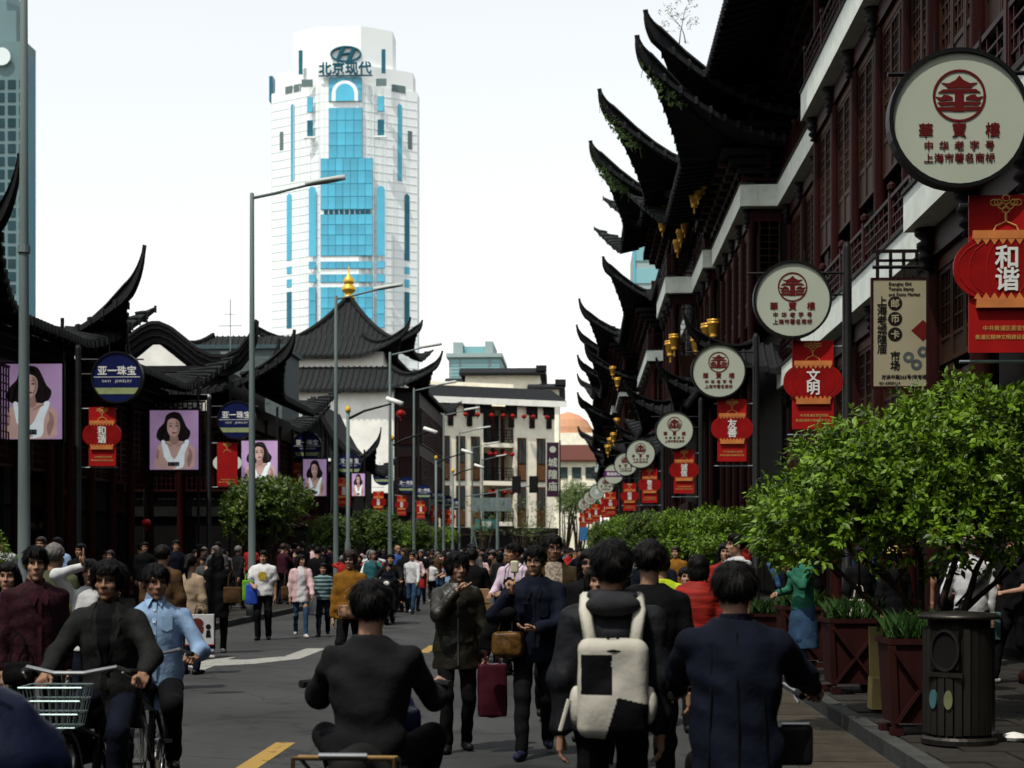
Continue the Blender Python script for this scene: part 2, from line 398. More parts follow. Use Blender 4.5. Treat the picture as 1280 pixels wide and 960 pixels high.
# ------------------------------------------------------------------ right-hand row of timber shop houses
COLM = {}
def column_mesh(h, r=.15):
    k = round(h, 2)
    if k not in COLM:
        COLM[k] = MB().lathe([(r*1.5, 0), (r*1.55, .12), (r*1.05, .2), (r, .3), (r*.96, h-.2), (r*1.2, h-.15), (r*1.2, h)], 10).mesh('column', WOOD, True)
    return COLM[k]
POSTM = MB().box(0, 0, .5, .11, .11, 1.0).lathe([(.05, 1.0), (.085, 1.06), (.085, 1.14), (.03, 1.2)], 8).mesh('railing_post', WOOD)
SHOPG = M('shop_glass', (.006, .005, .005), .5, .3, 2)
SIGNB = [M('shop_board_a', (.03, .008, .006), .5), M('shop_board_b', (.012, .012, .012), .5), M('shop_board_c', (.04, .018, .006), .5)]
def bay(label, yn, yf, xf, fasc=(), lat=(), top=17.3, skirt=None, roofs=(), depth=7, ov=.45, near=True, far=False, det=1, ground=True):
    L = yf-yn; root = empty('shop_house', (xf, yn, 0), 0, label, 'shop house', 'timber shop houses along the right pavement')
    MB().b2(.95, depth, .02, L-.02, .1, top+.4).build('core_wall', BLACKW, root)
    n = max(2, round(L/2.9)); st = (L-.3)/n
    cy = [.15+st*i for i in range(n+1)]
    for y in cy: inst('column', column_mesh(top-.12), root, (.0, y, .12))
    for z in [q for f_ in fasc for q in (f_[0],)]+[top]:
        MB().b2(-.10, .12, 0, L, z-.42, z-.02).build('beam', WOOD, root)
        if near: MB().b2(.125, .95, -.01, .2, z-.42, z-.02).build('beam', WOOD, root)
    # ground floor shop front
    if ground:
        for a, b in zip(cy[:-1], cy[1:]):
            MB().b2(.7, .76, a+.15, b-.15, .3, 2.9).build('shop_window', SHOPG, root)
            MB().b2(.58, .74, a+.1, b-.1, 3.0, 3.8).build('shop_board', random.choice(SIGNB), root)
    for z0, z1 in lat:
        for a, b in zip(cy[:-1], cy[1:]):
            k = 3; w = (b-a-.30)/k
            for j in range(k):
                inst('lattice_window', lattice(w-.03, z1-z0-.62, 'window' if det else 'grid', WOOD2), root, (.05, a+.15+w*(j+.5), z0+.06), (0, 0, -math.pi/2))
            MB().b2(.0, .06, a+.13, b-.13, z1-.54, z1-.06).build('header_board', M('header_board', (.055, .023, .011), .6, .3, 3), root)
            MB().b2(.22, .26, a+.13, b-.13, z0, z1).build('window_backing', DARKIN, root)
        if near:
            inst('lattice_window', lattice(.72, z1-z0-.1, 'window' if det else 'grid', WOOD2), root, (.55, .06, z0+.05))
    for z0, z1, rail in fasc:
        MB().b2(-ov, .13, -ov, L, z0, z1).build('balcony_fascia', FASC, root)
        MB().b2(-ov-.04, .0, -ov-.04, L, z1+.001, z1+.06).build('fascia_cap', KERB, root)
        if near: MB().b2(.135, .95, -ov, .6, z0, z1).build('balcony_fascia', FASC, root)
        for y in cy: inst('bracket', BRACKET, root, (-.16, min(max(y, -.05), L-.3), z0-.62))
        if rail:
            for y in cy+[-.3]: inst('railing_post', POSTM, root, (-ov+.12, y if y > 0 else -ov+.12, z1+.06))
            for a, b in zip(cy[:-1], cy[1:]):
                inst('railing', lattice(b-a-.12, .85, 'rail', WOOD), root, (-ov+.12, (a+b)/2, z1+.14), (0, 0, -math.pi/2))
            if near: inst('railing', lattice(.95+ov-.2, .85, 'rail', WOOD), root, ((.95-ov)/2+.1, -ov+.12, z1+.14))
    for (ze, o, lift, out, horn, hr, sx) in roofs:
        a = (depth-sx+2*o)/2; b = (L-2*sx+2*o)/2
        roof(root, (sx+(depth-sx)/2+0, L/2, ze), a, b, hr, lift, out, 3.4, horn, .3 if det else .45, sides=(1, 1 if far else 0, 1, 0), hip_w=.22)
        # bracket band under the eave
        m = MB()
        for k in range(4):
            e = .25+.28*k; m.b2(sx-e, sx+1, sx-e, L-sx+e*.3, ze-.95+.24*k, ze-.74+.24*k)
        m.build('eave_corbel', BLACKW, root)
        nb = int(L/1.1); m = MB()
        for k in range(nb+1):
            y = sx+(L-2*sx)*k/nb
            for q in range(3): m.box(sx-.35-.3*q, y, ze-.75+.22*q, .3, .16, .16)
        for k in range(2):
            for q in range(3): m.box(sx+.4+.6*k, sx-.35-.3*q, ze-.75+.22*q, .16, .3, .16)
        tag(m.build('dougong_blocks', WOOD, root), kind='stuff')
    if skirt:
        ze, wd, rise = skirt; a = (depth+2*wd)/2; b = (L+2*wd)/2; mn = min(a, b); d = (wd+.1)/mn
        roof(root, (depth/2, L/2, ze), a, b, rise/(.35*d+.65*d*d), 1.0, .5, 2.6, .8, .3 if det else .45, hole=d, sides=(1, 0, 1, 0), hip_w=.13)
    return root
bay('shop house nearest the camera with white balcony band, behind the large round sign', 10.5, 24, 5.25, fasc=((6.38, 6.92, True), (11.2, 11.8, True)), lat=((4.3, 6.3), (8.2, 11.1)), top=15)
bay('long timber shop house behind the beige market sign board, lattice windows', 24.6, 42, 6.2, fasc=((6.7, 7.35, True), (12.85, 13.55, True)), lat=((4.2, 6.6), (9.2, 12.8)), top=17.3, roofs=((17.4, 1.6, .8, .4, .5, 3.0, 0),))
bay('recessed shop house behind the second round sign from the camera, white balcony corner', 42.4, 52.4, 6.85, fasc=((6.9, 7.5, True), (12.85, 13.55, True)), lat=((4.2, 6.8), (9.2, 12.8)), roofs=((16.6, 2.9, .9, .5, .5, 3.6, 0),))
_t0 = len(TIPS)
bay('shop house with double upturned eaves at the top, third from the camera', 52.7, 63.4, 5.65, fasc=((12.85, 13.55, True),), lat=((9.2, 12.8),), skirt=(7.4, 1.5, 1.0), roofs=((14.6, 2.3, 2.0, 1.3, .8, 1.6, 0), (15.5, 2.1, 2.0, 1.3, .8, 5.0, .1)))
bay('shop house whose high vine-hung eave corner points over the street', 64, 69.9, 5.3, fasc=((12.85, 13.55, True),), lat=((9.2, 12.8),), skirt=(7.4, 1.5, 1.0), roofs=((15.9, 2.7, 2.1, 1.5, .9, 3.6, 0),))
bay('shop house with the lowest vine-covered upper eave, projecting beyond its neighbour', 70.2, 77.6, 4.15, fasc=((12.85, 13.55, True),), lat=((9.2, 12.8),), skirt=(7.2, 1.4, 1.0), roofs=((16.1, 2.2, 1.9, 1.2, .75, 3.2, 0),))
VT = [t_ for t_ in TIPS[_t0:] if t_.z > 14]
bay('set-back shop house with a small upturned eave, left of the gold lanterns', 78.2, 91, 5.6, fasc=((12.6, 13.2, True),), lat=((9.2, 12.6),), skirt=(7.2, 1.3, 1.0), roofs=((15.8, 1.6, 1.1, .4, .6, 3.0, 0),), det=0)
bay('mid-distance shop house with a blue-grey upturned eave corner', 93, 108, 4.3, fasc=((12.6, 13.2, True),), lat=((9.2, 12.6),), skirt=(7.4, 1.5, 1.0), roofs=((15.6, 1.7, 1.9, 1.0, .75, 3.2, 0),), det=0)
bay('far shop house second from the end of the right row', 110, 121, 3.1, fasc=((12.2, 12.8, False),), lat=((9, 12),), skirt=(8.2, 1.4, 1.0), roofs=((15.8, 1.8, 1.6, .8, 1.3, 3.2, 0), (13.2, 1.6, 1.4, .7, 1.1, 2.0, .0)), det=0)
bay('farthest tall shop house at the end of the right row', 123, 150, 2.9, fasc=((12.2, 12.8, False),), lat=((9, 12),), skirt=(8.2, 1.4, 1.0), roofs=((15.9, 1.8, 1.6, .8, 1.3, 3.2, 0), (14.0, 1.8, 1.4, .8, 1.1, 2.0, .0), (11.2, 1.8, 1.4, .8, 1.1, 2.0, .0)), far=True, det=0)
# street continued behind the camera: unseen houses added to block sky light
bay('unseen timber shop house added behind the camera on the right to block sky light', -45, -18, 5.25, fasc=((6.4, 6.9, False),), lat=((9.2, 12.8),), top=17, roofs=((17.4, 1.6, .8, .4, .5, 3.0, 0),), det=0)
bay('unseen timber shop house added beside the camera on the right to block sky light', -17, 9.8, 5.25, fasc=((6.4, 6.9, False),), lat=((9.2, 12.8),), top=17, roofs=((17.4, 1.6, .8, .4, .5, 3.0, 0),), det=0)
# gold hanging lanterns
GL = MB().lathe([(.06, 0), (.11, .01), (.12, .08), (.10, .10), (.135, .14), (.18, .40), (.21, .42), (.21, .47), (.17, .49), (.20, .51), (.20, .56), (.08, .58)], 12)
GLm = GL.mesh('lantern_body', GOLD, True)
GT = MB().lathe([(.015, -.22), (.03, -.2), (.02, 0)], 6).mesh('tassel', GOLD)
spots = [(880, 226, 57, 'top'), (873, 239, 57.5, 'top'), (868, 250, 58, 'top'), (832, 266, 66.5, 'top'), (828, 281, 67, 'top'), (856, 283, 67.5, 'top'), (851, 295, 68, 'top'), (847, 308, 68.5, 'top'),
         (892, 411, 56, 'low'), (884, 416, 57, 'low'), (877, 428, 58, 'low'), (871, 432, 59, 'low'), (843, 428, 65.5, 'low'), (838, 436, 66, 'low'),
         (766, 464, 97, 'low'), (772, 478, 96, 'low'), (771, 529, 95, 'low'), (767, 547, 96, 'low'), (763, 553, 98, 'low'), (760, 562, 99, 'low')]
for i, (px, py, Y, k) in enumerate(spots):
    x, y, z = at(px, py, Y); big = 1.15 if k == 'low' and Y < 70 else 1.0
    t = empty('gold_lantern', (x, y, z-.28*big), 0, group='gold lanterns hanging along the right row', cat='lantern')
    for q, nm in ((GLm, 'lantern_body'), (GT, 'tassel')): inst(nm, q, t, sc=big)
    ln = (17.0-z) if k == 'top' else (1.3 if Y < 70 else .8)
    MB().tube([(0, 0, .55*big), (0, 0, ln)], .012, 4).build('cord', BLKM, t)
    t['label'] = ('gold urn lantern hanging in the upper gallery of the right row, %s from the top' if k == 'top' else 'gold urn lantern hanging low on the right row of shop houses, %s from the top') % ['first', 'second', 'third', 'fourth', 'fifth', 'sixth', 'seventh', 'eighth', 'ninth', 'tenth', 'eleventh', 'twelfth'][i if k == 'top' else i-8]
# vines hanging from the eave corners
def vine(label, tip, n, seed, spread=(1.6, 1.2, .9)):
    rr = np.random.default_rng(seed); m = MB()
    for i in range(n):
        u = rr.random()**1.3; px = tip[0]+u*spread[0]; py_ = tip[1]+u*spread[1]; pz = tip[2]-1.55*(u**.55)-rr.random()*spread[2]*(.35+.9*u*(1-u)*2)
        s = rr.uniform(.05, .10); a = rr.uniform(0, 6.28); b = rr.uniform(-.9, .9)
        c, d = math.cos(a)*s, math.sin(a)*s
        m.add([(px-c, py_-d, pz), (px, py_, pz+s*b-.02), (px+c, py_+d, pz), (px, py_, pz-s*1.2)], [(0, 1, 2, 3)])
    for k in range(7):
        u = rr.random(); p = Vector((tip[0]+u*spread[0], tip[1]+u*spread[1], tip[2]-1.5*(u**.55)))
        m.tube([p, p-Vector((rr.uniform(-.1, .1), 0, .3)), p-Vector((rr.uniform(-.1, .1), 0, .4+rr.random()*.5))], .012, 3)
    return tag(m.build('hanging_vine', M('vine_leaf', (.05, .085, .025), .6, .4, 8)), label, 'vine', 'vines on the upturned eaves')
VINES = [('green vine trailing from the lowest vine-covered eave corner', VT[3], 520), ('thin vine along the second eave corner from the top', VT[2], 300), ('sparse vine strands below the topmost long eave corner', VT[0], 130)]
for k, (lb, tp, n) in enumerate(VINES): vine(lb, tp, n, 40+k)
# ------------------------------------------------------------------ left-hand row
def shop_front(root, x, y0, y1, h, side=1, wx=.6):
    """timber front facing +X at local x, y0..y1"""
    n = max(2, round((y1-y0)/2.4)); st = (y1-y0)/n
    for i in range(n+1): inst('column', column_mesh(h-.12), root, (x, y0+st*i, .12))
    MB().b2(x-.1, x+.1, y0, y1, h-.5, h-.05).build('beam', WOOD, root)
    for i in range(n):
        a, b = y0+st*i, y0+st*(i+1)
        MB().b2(x-.75, x-.7, a+.1, b-.1, .3, 2.8).build('shop_window', SHOPG, root)
        MB().b2(x-.7, x-.55, a+.1, b-.1, 2.9, 3.6).build('shop_board', random.choice(SIGNB), root)
        for j in range(2):
            w = (st-.3)/2; inst('lattice_window', lattice(w-.03, h-4.4, 'grid', WOOD), root, (x-.05, a+.15+w*(j+.5), 3.8), (0, 0, math.pi/2))
def end_front(root, x0, x1, y, h):
    n = max(2, round((x1-x0)/2.2)); st = (x1-x0)/n
    for i in range(n+1): inst('column', column_mesh(h-.12), root, (x0+st*i, y, .12))
    MB().b2(x0, x1, y-.1, y+.1, h-.5, h-.05).build('beam', WOOD, root)
    for i in range(n):
        a, b = x0+st*i, x0+st*(i+1)
        for j in range(2):
            w = (st-.3)/2; inst('lattice_window', lattice(w-.03, h-4.4, 'grid', WOOD), root, (a+.15+w*(j+.5), y+.05, 3.8))
        MB().b2(a+.1, b-.1, y+.4, y+.46, .3, 2.8).build('shop_window', SHOPG, root)
        MB().b2(a+.1, b-.1, y+.25, y+.4, 2.9, 3.6).build('shop_board', random.choice(SIGNB), root)
def left_house(label, yn, yf, xr, h, roofs, depth=9, xoff=0):
    root = empty('shop_house', (xr, yn, 0), 0, label, 'shop house', 'timber shop houses along the left pavement'); L = yf-yn
    MB().b2(-depth, -.85, .5, L, .1, h+.3).build('core_wall', BLACKW, root)
    shop_front(root, 0, .1, L-.1, h); end_front(root, -depth, -.25, .0, h)
    for (ze, o, lift, out, horn, hr, sp) in roofs:
        roof(root, (-depth/2, L/2, ze), (depth+2*o)/2, (L+2*o)/2, hr, lift, out, 3.2, horn, sp, sides=(1, 0, 0, 1), hip_w=.17)
        m = MB()
        for k in range(3): m.b2(-depth, .2+.25*k, -.2-.25*k, L, ze-.72+.22*k, ze-.52+.22*k)
        m.build('eave_corbel', BLACKW, root)
    return root
left_house('dark shop house at the left edge, eave horn rising beside the skyscraper', 35.8, 43.5, -14.6, 7.0, ((7.2, 1.5, 1.5, .8, 1.5, 3.0, .26),))
left_house('dark shop house with a long upturned tiled eave, above the first red banner', 45.3, 54, -14.7, 6.9, ((7.15, 1.6, 1.5, .9, 1.4, 2.6, .26),))
# gate house with rolling gable and white pediment
g = empty('gate_house', (-15.1, 57.5, 0), 0, 'dark gate house with rolling curved gable ridge and white pediment', 'gate house', 'timber shop houses along the left pavement')
MB().b2(-3.9, 3.0, .6, 9, .1, 7.0).build('core_wall', BLACKW, g)
end_front(g, -3.9, 2.9, 0, 6.6); shop_front(g, 3.05, .3, 8.6, 6.6)
roof(g, (-.4, 4.4, 7.35), 4.6, 5.6, 2.6, 1.2, .6, 2.8, .9, .26, hole=.30, sides=(1, 0, 0, 1), hip_w=.18)
curve = [(-2.7, 8.05), (-2.2, 8.15), (-1.6, 8.4), (-1.0, 8.8), (-.5, 9.15), (-.15, 9.3), (.15, 9.3), (.5, 9.15), (1.0, 8.75), (1.5, 8.35), (2.0, 8.12), (2.5, 8.1), (3.0, 8.35), (3.35, 8.8), (3.6, 9.35)]
for dz, th, dep in ((0, .26, (-1.05, -.65)), (.255, .16, (-1.15, -.6)), (.41, .12, (-1.2, -.55)), (-.22, .2, (-.95, -.7))):
    m = MB()
    for (x0, z0), (x1, z1) in zip(curve[:-1], curve[1:]):
        v = [(x0, dep[0], z0+dz), (x1, dep[0], z1+dz), (x1, dep[1], z1+dz), (x0, dep[1], z0+dz), (x0, dep[0], z0+dz+th*.97), (x1, dep[0], z1+dz+th*.97), (x1, dep[1], z1+dz+th*.97), (x0, dep[1], z0+dz+th*.97)]
        m.add(v, [(3, 2, 1, 0), (4, 5, 6, 7), (0, 1, 5, 4), (1, 2, 6, 5), (2, 3, 7, 6), (3, 0, 4, 7)])
    m.build('gable_ridge', RIDGE, g)
MB().prism([(-1.05, 8.25), (1.05, 8.25), (.12, 9.0), (-.12, 9.0)], -.98, -.60).build('pediment', PLAST, g)
m = MB().prism([(-2.0, 8.02), (2.0, 8.02), (1.7, 8.24), (-1.7, 8.24)], -1.0, -.4); m.build('pediment_cornice', RIDGE, g)
m = MB().prism([(x, z) for x, z in curve[1:12]]+[(2.5, 7.2), (-2.2, 7.2)], -.55, 6); m.build('gable_block', BLACKW, g)
left_house('narrow dark shop house whose horn shows just behind the second street lamp', 66, 77, -14.9, 7.2, ((7.4, 1.6, 1.5, .8, 1.4, 2.8, .3),), depth=8)
# small gabled pavilion in front of the hall
g = empty('entrance_pavilion', (xat(397, 84), 84, 0), 0, 'small entrance pavilion with steep tiled gable below the white wall of the hall', 'pavilion', 'timber shop houses along the left pavement'); g.scale = (.70, 1, 1)
MB().b2(-2.6, 2.6, .5, 8, .1, 6.4).build('core_wall', BLACKW, g); end_front(g, -2.6, 2.6, 0, 6.4)
prof = [(-3.4, 6.5), (-2.4, 6.85), (-1.4, 7.6), (-.6, 8.6), (0, 9.5), (.6, 8.6), (1.4, 7.6), (2.4, 6.85), (3.4, 6.5)]
m = MB(); rl = MB()
for (x0, z0), (x1, z1) in zip(prof[:-1], prof[1:]):
    m.add([(x0, -1.2, z0), (x1, -1.2, z1), (x1, 8, z1), (x0, 8, z0), (x0, -1.2, z0-.25), (x1, -1.2, z1-.25), (x1, 8, z1-.25), (x0, 8, z0-.25)], [(0, 1, 2, 3), (7, 6, 5, 4), (0, 4, 5, 1), (1, 5, 6, 2)])
m.build('roof', TILE, g)
m = MB()
for (x0, z0), (x1, z1) in zip(prof[:-1], prof[1:]): m.bar((x0, -1.25, z0+.1), (x1, -1.25, z1+.1), .3, .3)
m.build('gable_ridge', RIDGE, g)
m = MB().prism([(-2.6, 6.5)]+[(x, z-.25) for x, z in prof[1:-1]]+[(2.6, 6.5)], -.6, -.4); m.build('gable_wall', TILE, g)
m = MB()
for i in range(17):
    x = -2.4+i*.3; zt = np.interp(x, [p[0] for p in prof], [p[1] for p in prof])-.3
    if zt-6.6 > .2: m.tube([(x, -.64, 6.55), (x, -.64, zt)], .055, 5)
tag(m.build('tile_rolls', TILEL, g), kind='stuff')
roof(g, (0, 3, 5.9), 4.2, 4.2, 2.4, 1.2, .6, 2.6, 1.0, .32, hole=.3, sides=(1, 0, 1, 1), hip_w=.14)
# the great hall with stacked roofs
HK = 1.27; hx, hy = xat(432, 134.6), 134.6
H = empty('temple_hall', (hx, hy, -.45), 0, 'large hall with stacked dark tiled roofs, white walls and golden finial', 'hall'); H.scale = (HK, HK, HK)
MB().b2(-11.5, 4.2, 1.2, 20, .1, 12.6).build('core_wall', BLACKW, H)
MB().b2(-11.4, -4.4, .35, 1.25, 5.5, 12.4).build('white_wall', PLAST, H)
MB().b2(-3.9, 3.2, .3, 1.25, 5.5, 12.4).build('white_wall', PLAST, H)
MB().b2(-4.38, -3.92, .2, 1.25, 5.2, 12.3).build('wall_pier', WOOD, H)
MB().b2(3.22, 4.9, .4, 19, 4.2, 12.2).build('gallery_block', BLACKW, H)
for i in range(1):
    for k in range(2): inst('lattice_window', lattice(1.2, 2.4, 'grid', WOOD), H, (4.05+i*1.28, .32, 5.6+k*3.2))
for i in range(7):
    for k in range(2): inst('lattice_window', lattice(2.2, 2.4, 'grid', WOOD), H, (4.98, 1.8+i*2.5, 5.6+k*3.2), (0, 0, math.pi/2))
MB().b2(-10.6, -8.2, .29, .35, 8.2, 11.4).build('window_frame', WOOD, H)
MB().b2(-10.3, -8.5, .23, .285, 8.5, 11.1).build('window', M('dull_pane', (.10, .10, .095), .4), H)
MB().b2(-7.4, -5.2, .29, .35, 8.2, 11.4).build('window_frame', WOOD, H)
MB().b2(-7.1, -5.5, .23, .285, 8.5, 11.1).build('window', MATS['dull_pane'], H)
roof(H, (-3.6, 10.9, 12.4), 8.9, 11.4, 10.6, 1.3, .7, 3.2, 1.3, .38, tile=TILEL, hole=.30, sides=(1, 0, 1, 1), hip_w=.2)
MB().b2(-10.8, 2.2, 2.5, 18, 13.4, 15.2).build('upper_wall', PLAST, H); MB().b2(-9.6, .4, 4.2, 16, 15.21, 16.5).build('ridge_block', TILEL, H)
roof(H, (-4.6, 10.6, 14.9), 7.6, 9.0, 9, 1.3, .7, 3.0, 1.3, .38, tile=TILEL, hole=.32, sides=(1, 0, 1, 1), hip_w=.2)
MB().b2(-3.9, 1.6, 5.9, 13, 13.5, 16.3).build('drum_wall', WOOD, H)
for i in range(5): inst('lattice_window', lattice(1.0, 1.2, 'grid', BLACKW), H, (-3.2+i*1.05, 5.84, 14.8))
roof(H, (-1.15, 9.4, 15.8), 5.0, 5.0, 4.2, 1.1, .6, 2.6, .7, .36, tile=TILEL, pw=1.7, sides=(1, 0, 1, 1), ridge=False, hip_w=.2)
fin = MB().lathe([(.62, 0), (.66, .1), (.40, .3), (.34, .5), (.62, .75), (.68, 1.0), (.60, 1.2), (.36, 1.4), (.42, 1.5), (.52, 1.75), (.46, 2.0), (.2, 2.3), (.09, 2.5), (.05, 3.0), (.01, 3.3)], 18)
fin.build('finial', GOLDM, H, (-1.15, 9.4, 19.9), smooth=True).scale = (.8, .8, .72)
# roof-top clutter left of the hall
g = empty('roof_antenna', at(288, 428, 96), 0, 'thin cross-shaped aerial standing on the roof behind the gate house', 'antenna')
MB().tube([(0, 0, -.6), (0, 0, 2.6)], .03, 5).bar((-.7, 0, 1.0), (.7, 0, 1.0), .04).bar((-.35, 0, 1.7), (.35, 0, 1.7), .03).build('mast', GREYM, g)
MB().b2(-.5, .5, -.4, .4, -1.0, -.6).build('base', GREYM, g)
g = empty('flat_roof_house', (xat(262, 98), 98, 0), 0, 'plain grey flat-roofed house behind the gate house ridge', 'house')
MB().b2(-4, 4.5, 0, 6, .1, zat(436, -20, 98)).build('wall', M('grey_render', (.09, .11, .11), .8), g)
MB().b2(-4.2, 4.7, -.2, 6.2, zat(436, -20, 98), zat(431, -20, 98)).build('parapet', M('parapet_blue', (.05, .08, .09), .7), g)
left_house('unseen dark shop house added beyond the left edge of view to block sky light', 5, 34.4, -16.2, 9.5, ((9.7, 1.5, 1.2, .6, .8, 3.0, .4),))  # left row extended out of view, added to cut sky light on the street
left_house('unseen dark shop house added behind the camera on the left to block sky light', -40, 4.4, -16.2, 11.5, ((11.7, 1.5, 1.2, .6, .8, 3.0, .4),))
g = empty('street_end_blocker', (-4, -62, 0), 0, 'tall plain unseen block added behind the camera to shade the near street', 'building')  # invented building out of view, closes off sky light from behind
MB().b2(-22, 22, -14, 0, .1, 30).build('wall', M('blocker_stone', (.14, .13, .12), .8), g); MB().b2(-22.3, 22.3, -14.3, .3, 30.01, 31).build('parapet', MATS['blocker_stone'], g)
wn = MB().box(0, 0, 0, 2.4, .1, 2.2).mesh('window', GLASSD)
for i in range(12):
    for k in range(7): inst('window', wn, g, (-19.5+i*3.55, .02, 5+k*3.6))
# ------------------------------------------------------------------ far buildings
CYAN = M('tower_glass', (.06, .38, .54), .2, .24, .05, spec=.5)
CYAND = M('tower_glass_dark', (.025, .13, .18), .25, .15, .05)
TWH = M('tower_cladding', (.82, .86, .85), .7, .03, .02)
TWG = M('tower_joint', (.66, .74, .74), .8, .05, .02)
LOGO = M('tower_lettering', (.01, .08, .12), .5, .1, 1)
TY = 600.0
def tx(px): return xat(px, TY)
def tz(py, px=425): return zat(py, tx(px), TY)
T = empty('office_tower', (tx(424), TY, 0), 0, 'tall white office tower with cyan glass centre and rooftop lettering', 'tower')
def lx(px): return tx(px)-tx(424)
zt, zs, zb = tz(30), tz(80), 0
def octo(m, hw, ch, y0, dp, z0, z1, mi=0):
    m.prism([(-hw, y0+ch), (-hw+ch*1.6, y0), (hw-ch*1.6, y0), (hw, y0+ch), (hw, y0+dp), (-hw, y0+dp)], z0, z1, axis='z', mi=mi)
m = MB(); octo(m, lx(517), 13, 0, 22, zb, tz(104)); m.build('shaft', TWH, T)
m = MB(); octo(m, lx(512), 11.5, .9, 21, tz(104)+.01, tz(80)); m.build('upper_shaft', TWH, T)
m = MB(); octo(m, lx(487), 7, 2.5, 18, tz(80)+.01, tz(30)); m.build('crown_block', TWH, T)
# cladding joints
m = MB()
for i in range(46):
    z = 30+i*(tz(106)-30)/46; m.b2(lx(517)*-1+21.2, lx(517)-21.2, -.05, .02, z, z+.25)
for i in range(16):
    x = lx(517)*-.62+i*(lx(517)*1.24)/15; m.b2(x, x+.18, -.045, .02, 30, tz(106))
for s in (-1, 1):
    hw = lx(517); ch = 13
    for i in range(46):
        z = 30+i*(tz(106)-30)/46; m.bar((s*(hw-ch*1.6), -.02, z), (s*hw, ch-.02, z), .2, .25)
    for i in range(6):
        t = i/5; m.bar((s*(hw-ch*1.6*(1-t)), ch*t-.02, 30), (s*(hw-ch*1.6*(1-t)), ch*t-.02, tz(106)), .18)
tag(m.build('cladding_joints', TWG, T), kind='stuff')
def glass(px0, px1, py0, py1, mat=CYAN, arch=False, y=-.25, joints=True):
    x0, x1, z1, z0 = lx(px0), lx(px1), tz(py0), tz(py1)
    poly = [(x0, z0), (x1, z0), (x1, z1)]
    if arch:
        r = (x1-x0)/2; poly = [(x0, z0), (x1, z0)]+[((x0+x1)/2+r*math.cos(a), z1-r+r*math.sin(a)) for a in [math.pi*k/10 for k in range(11)]]
    else: poly.append((x0, z1))
    w_ = MB().prism(poly, y, .3).build('window', M('glazing_bar', (.03, .19, .27), .5) if joints and not arch else mat, T)
    if joints and not arch:
        n = max(1, int((z1-z0)/3.9)); k = max(1, int((x1-x0)/2.6)); pw_, ph = (x1-x0)/k, (z1-z0)/n
        me = MB().box(0, 0, 0, pw_-.16, .1, ph-.22).mesh('pane', mat)
        for i in range(k):
            for j in range(n): inst('pane', me, w_, (x0+pw_*(i+.5), y-.06, z0+ph*(j+.5)), (random.uniform(-.012, .012), 0, random.uniform(-.012, .012)))
    return w_
glass(411, 453, 135, 198); glass(401, 466, 198, 262); glass(401, 466, 268, 320)
glass(411, 452, 97, 127, arch=False); 
MB().prism([(lx(415), tz(127)), (lx(448), tz(127))]+[((lx(415)+lx(448))/2+(lx(448)-lx(415))/2*math.cos(a), tz(118)+(lx(448)-lx(415))/2*math.sin(a)) for a in [math.pi*k/12 for k in range(13)]], -.9, -.32).build('arch_surround', TWH, T)
MB().prism([(lx(420), tz(127)), (lx(443), tz(127))]+[((lx(420)+lx(443))/2+(lx(443)-lx(420))/2*math.cos(a), tz(117)+(lx(443)-lx(420))/2*math.sin(a)) for a in [math.pi*k/12 for k in range(13)]], -1.1, -.92).build('arch_window', CYAN, T)
for a, b in ((386, 395), (471, 481)):
    glass(a, b, 233, 320, arch=True); glass(a, b, 327, 336); glass(a, b, 343, 353); glass(a, b, 359, 410)
glass(401, 466, 327, 336); glass(401, 466, 343, 353); glass(401, 466, 359, 412)
for k in range(9): MB().b2(lx(405)+k*(lx(464)-lx(405))/9, lx(405)+(k+.75)*(lx(464)-lx(405))/9, -.4, -.27, tz(268), tz(262)).build('louvre', LOGO, T)
for a, b, y in ((384, 391, -.2), (472, 480, -.2)):
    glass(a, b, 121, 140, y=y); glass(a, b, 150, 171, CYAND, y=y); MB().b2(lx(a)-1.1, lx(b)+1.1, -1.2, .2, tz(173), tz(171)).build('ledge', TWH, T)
# chamfered side windows: placed on the slanted faces
def side_glass(px0, px1, py0, py1, mat=CYAN, arch=True):
    hw = lx(517); ch = 13
    s = -1 if px0 < 424 else 1
    def yy(x): t = (abs(x)-(hw-ch*1.6))/(ch*1.6); return max(0, t)*ch
    x0, x1 = lx(px0), lx(px1); z0, z1 = tz(py1), tz(py0); y0, y1 = yy(x0)-.25, yy(x1)-.25
    MB().add([(x0, y0, z0), (x1, y1, z0), (x1, y1, z1-.8*arch), ((x0+x1)/2, (y0+y1)/2, z1), (x0, y0, z1-.8*arch), (x0, y0+.5, z0), (x1, y1+.5, z0), (x1, y1+.5, z1-.8*arch), ((x0+x1)/2, (y0+y1)/2+.5, z1), (x0, y0+.5, z1-.8*arch)],
             [(0, 1, 2, 3, 4), (9, 8, 7, 6, 5), (5, 6, 1, 0), (6, 7, 2, 1), (7, 8, 3, 2), (8, 9, 4, 3), (9, 5, 0, 4)]).build('window', mat, T)
for a, b in ((359, 364), (494, 499)): side_glass(a, b, 122, 220)
for a, b in ((353, 360), (502, 508)):
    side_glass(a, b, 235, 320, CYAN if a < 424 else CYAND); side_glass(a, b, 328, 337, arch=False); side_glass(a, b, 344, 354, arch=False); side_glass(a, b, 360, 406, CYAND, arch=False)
for a, b in ((351, 361), (363, 373), (377, 391), (470, 483), (487, 503)): (side_glass(a, b, 99, 108, M('tower_dim_window', (.12, .17, .17), .3), arch=False) if b < 377 or a > 480 else glass(a, b, 99, 108, MATS['tower_dim_window'], joints=False))
for a, b in ((343, 348), (506, 511)): side_glass(a, b, 155, 178, MATS['tower_dim_window'], arch=False)
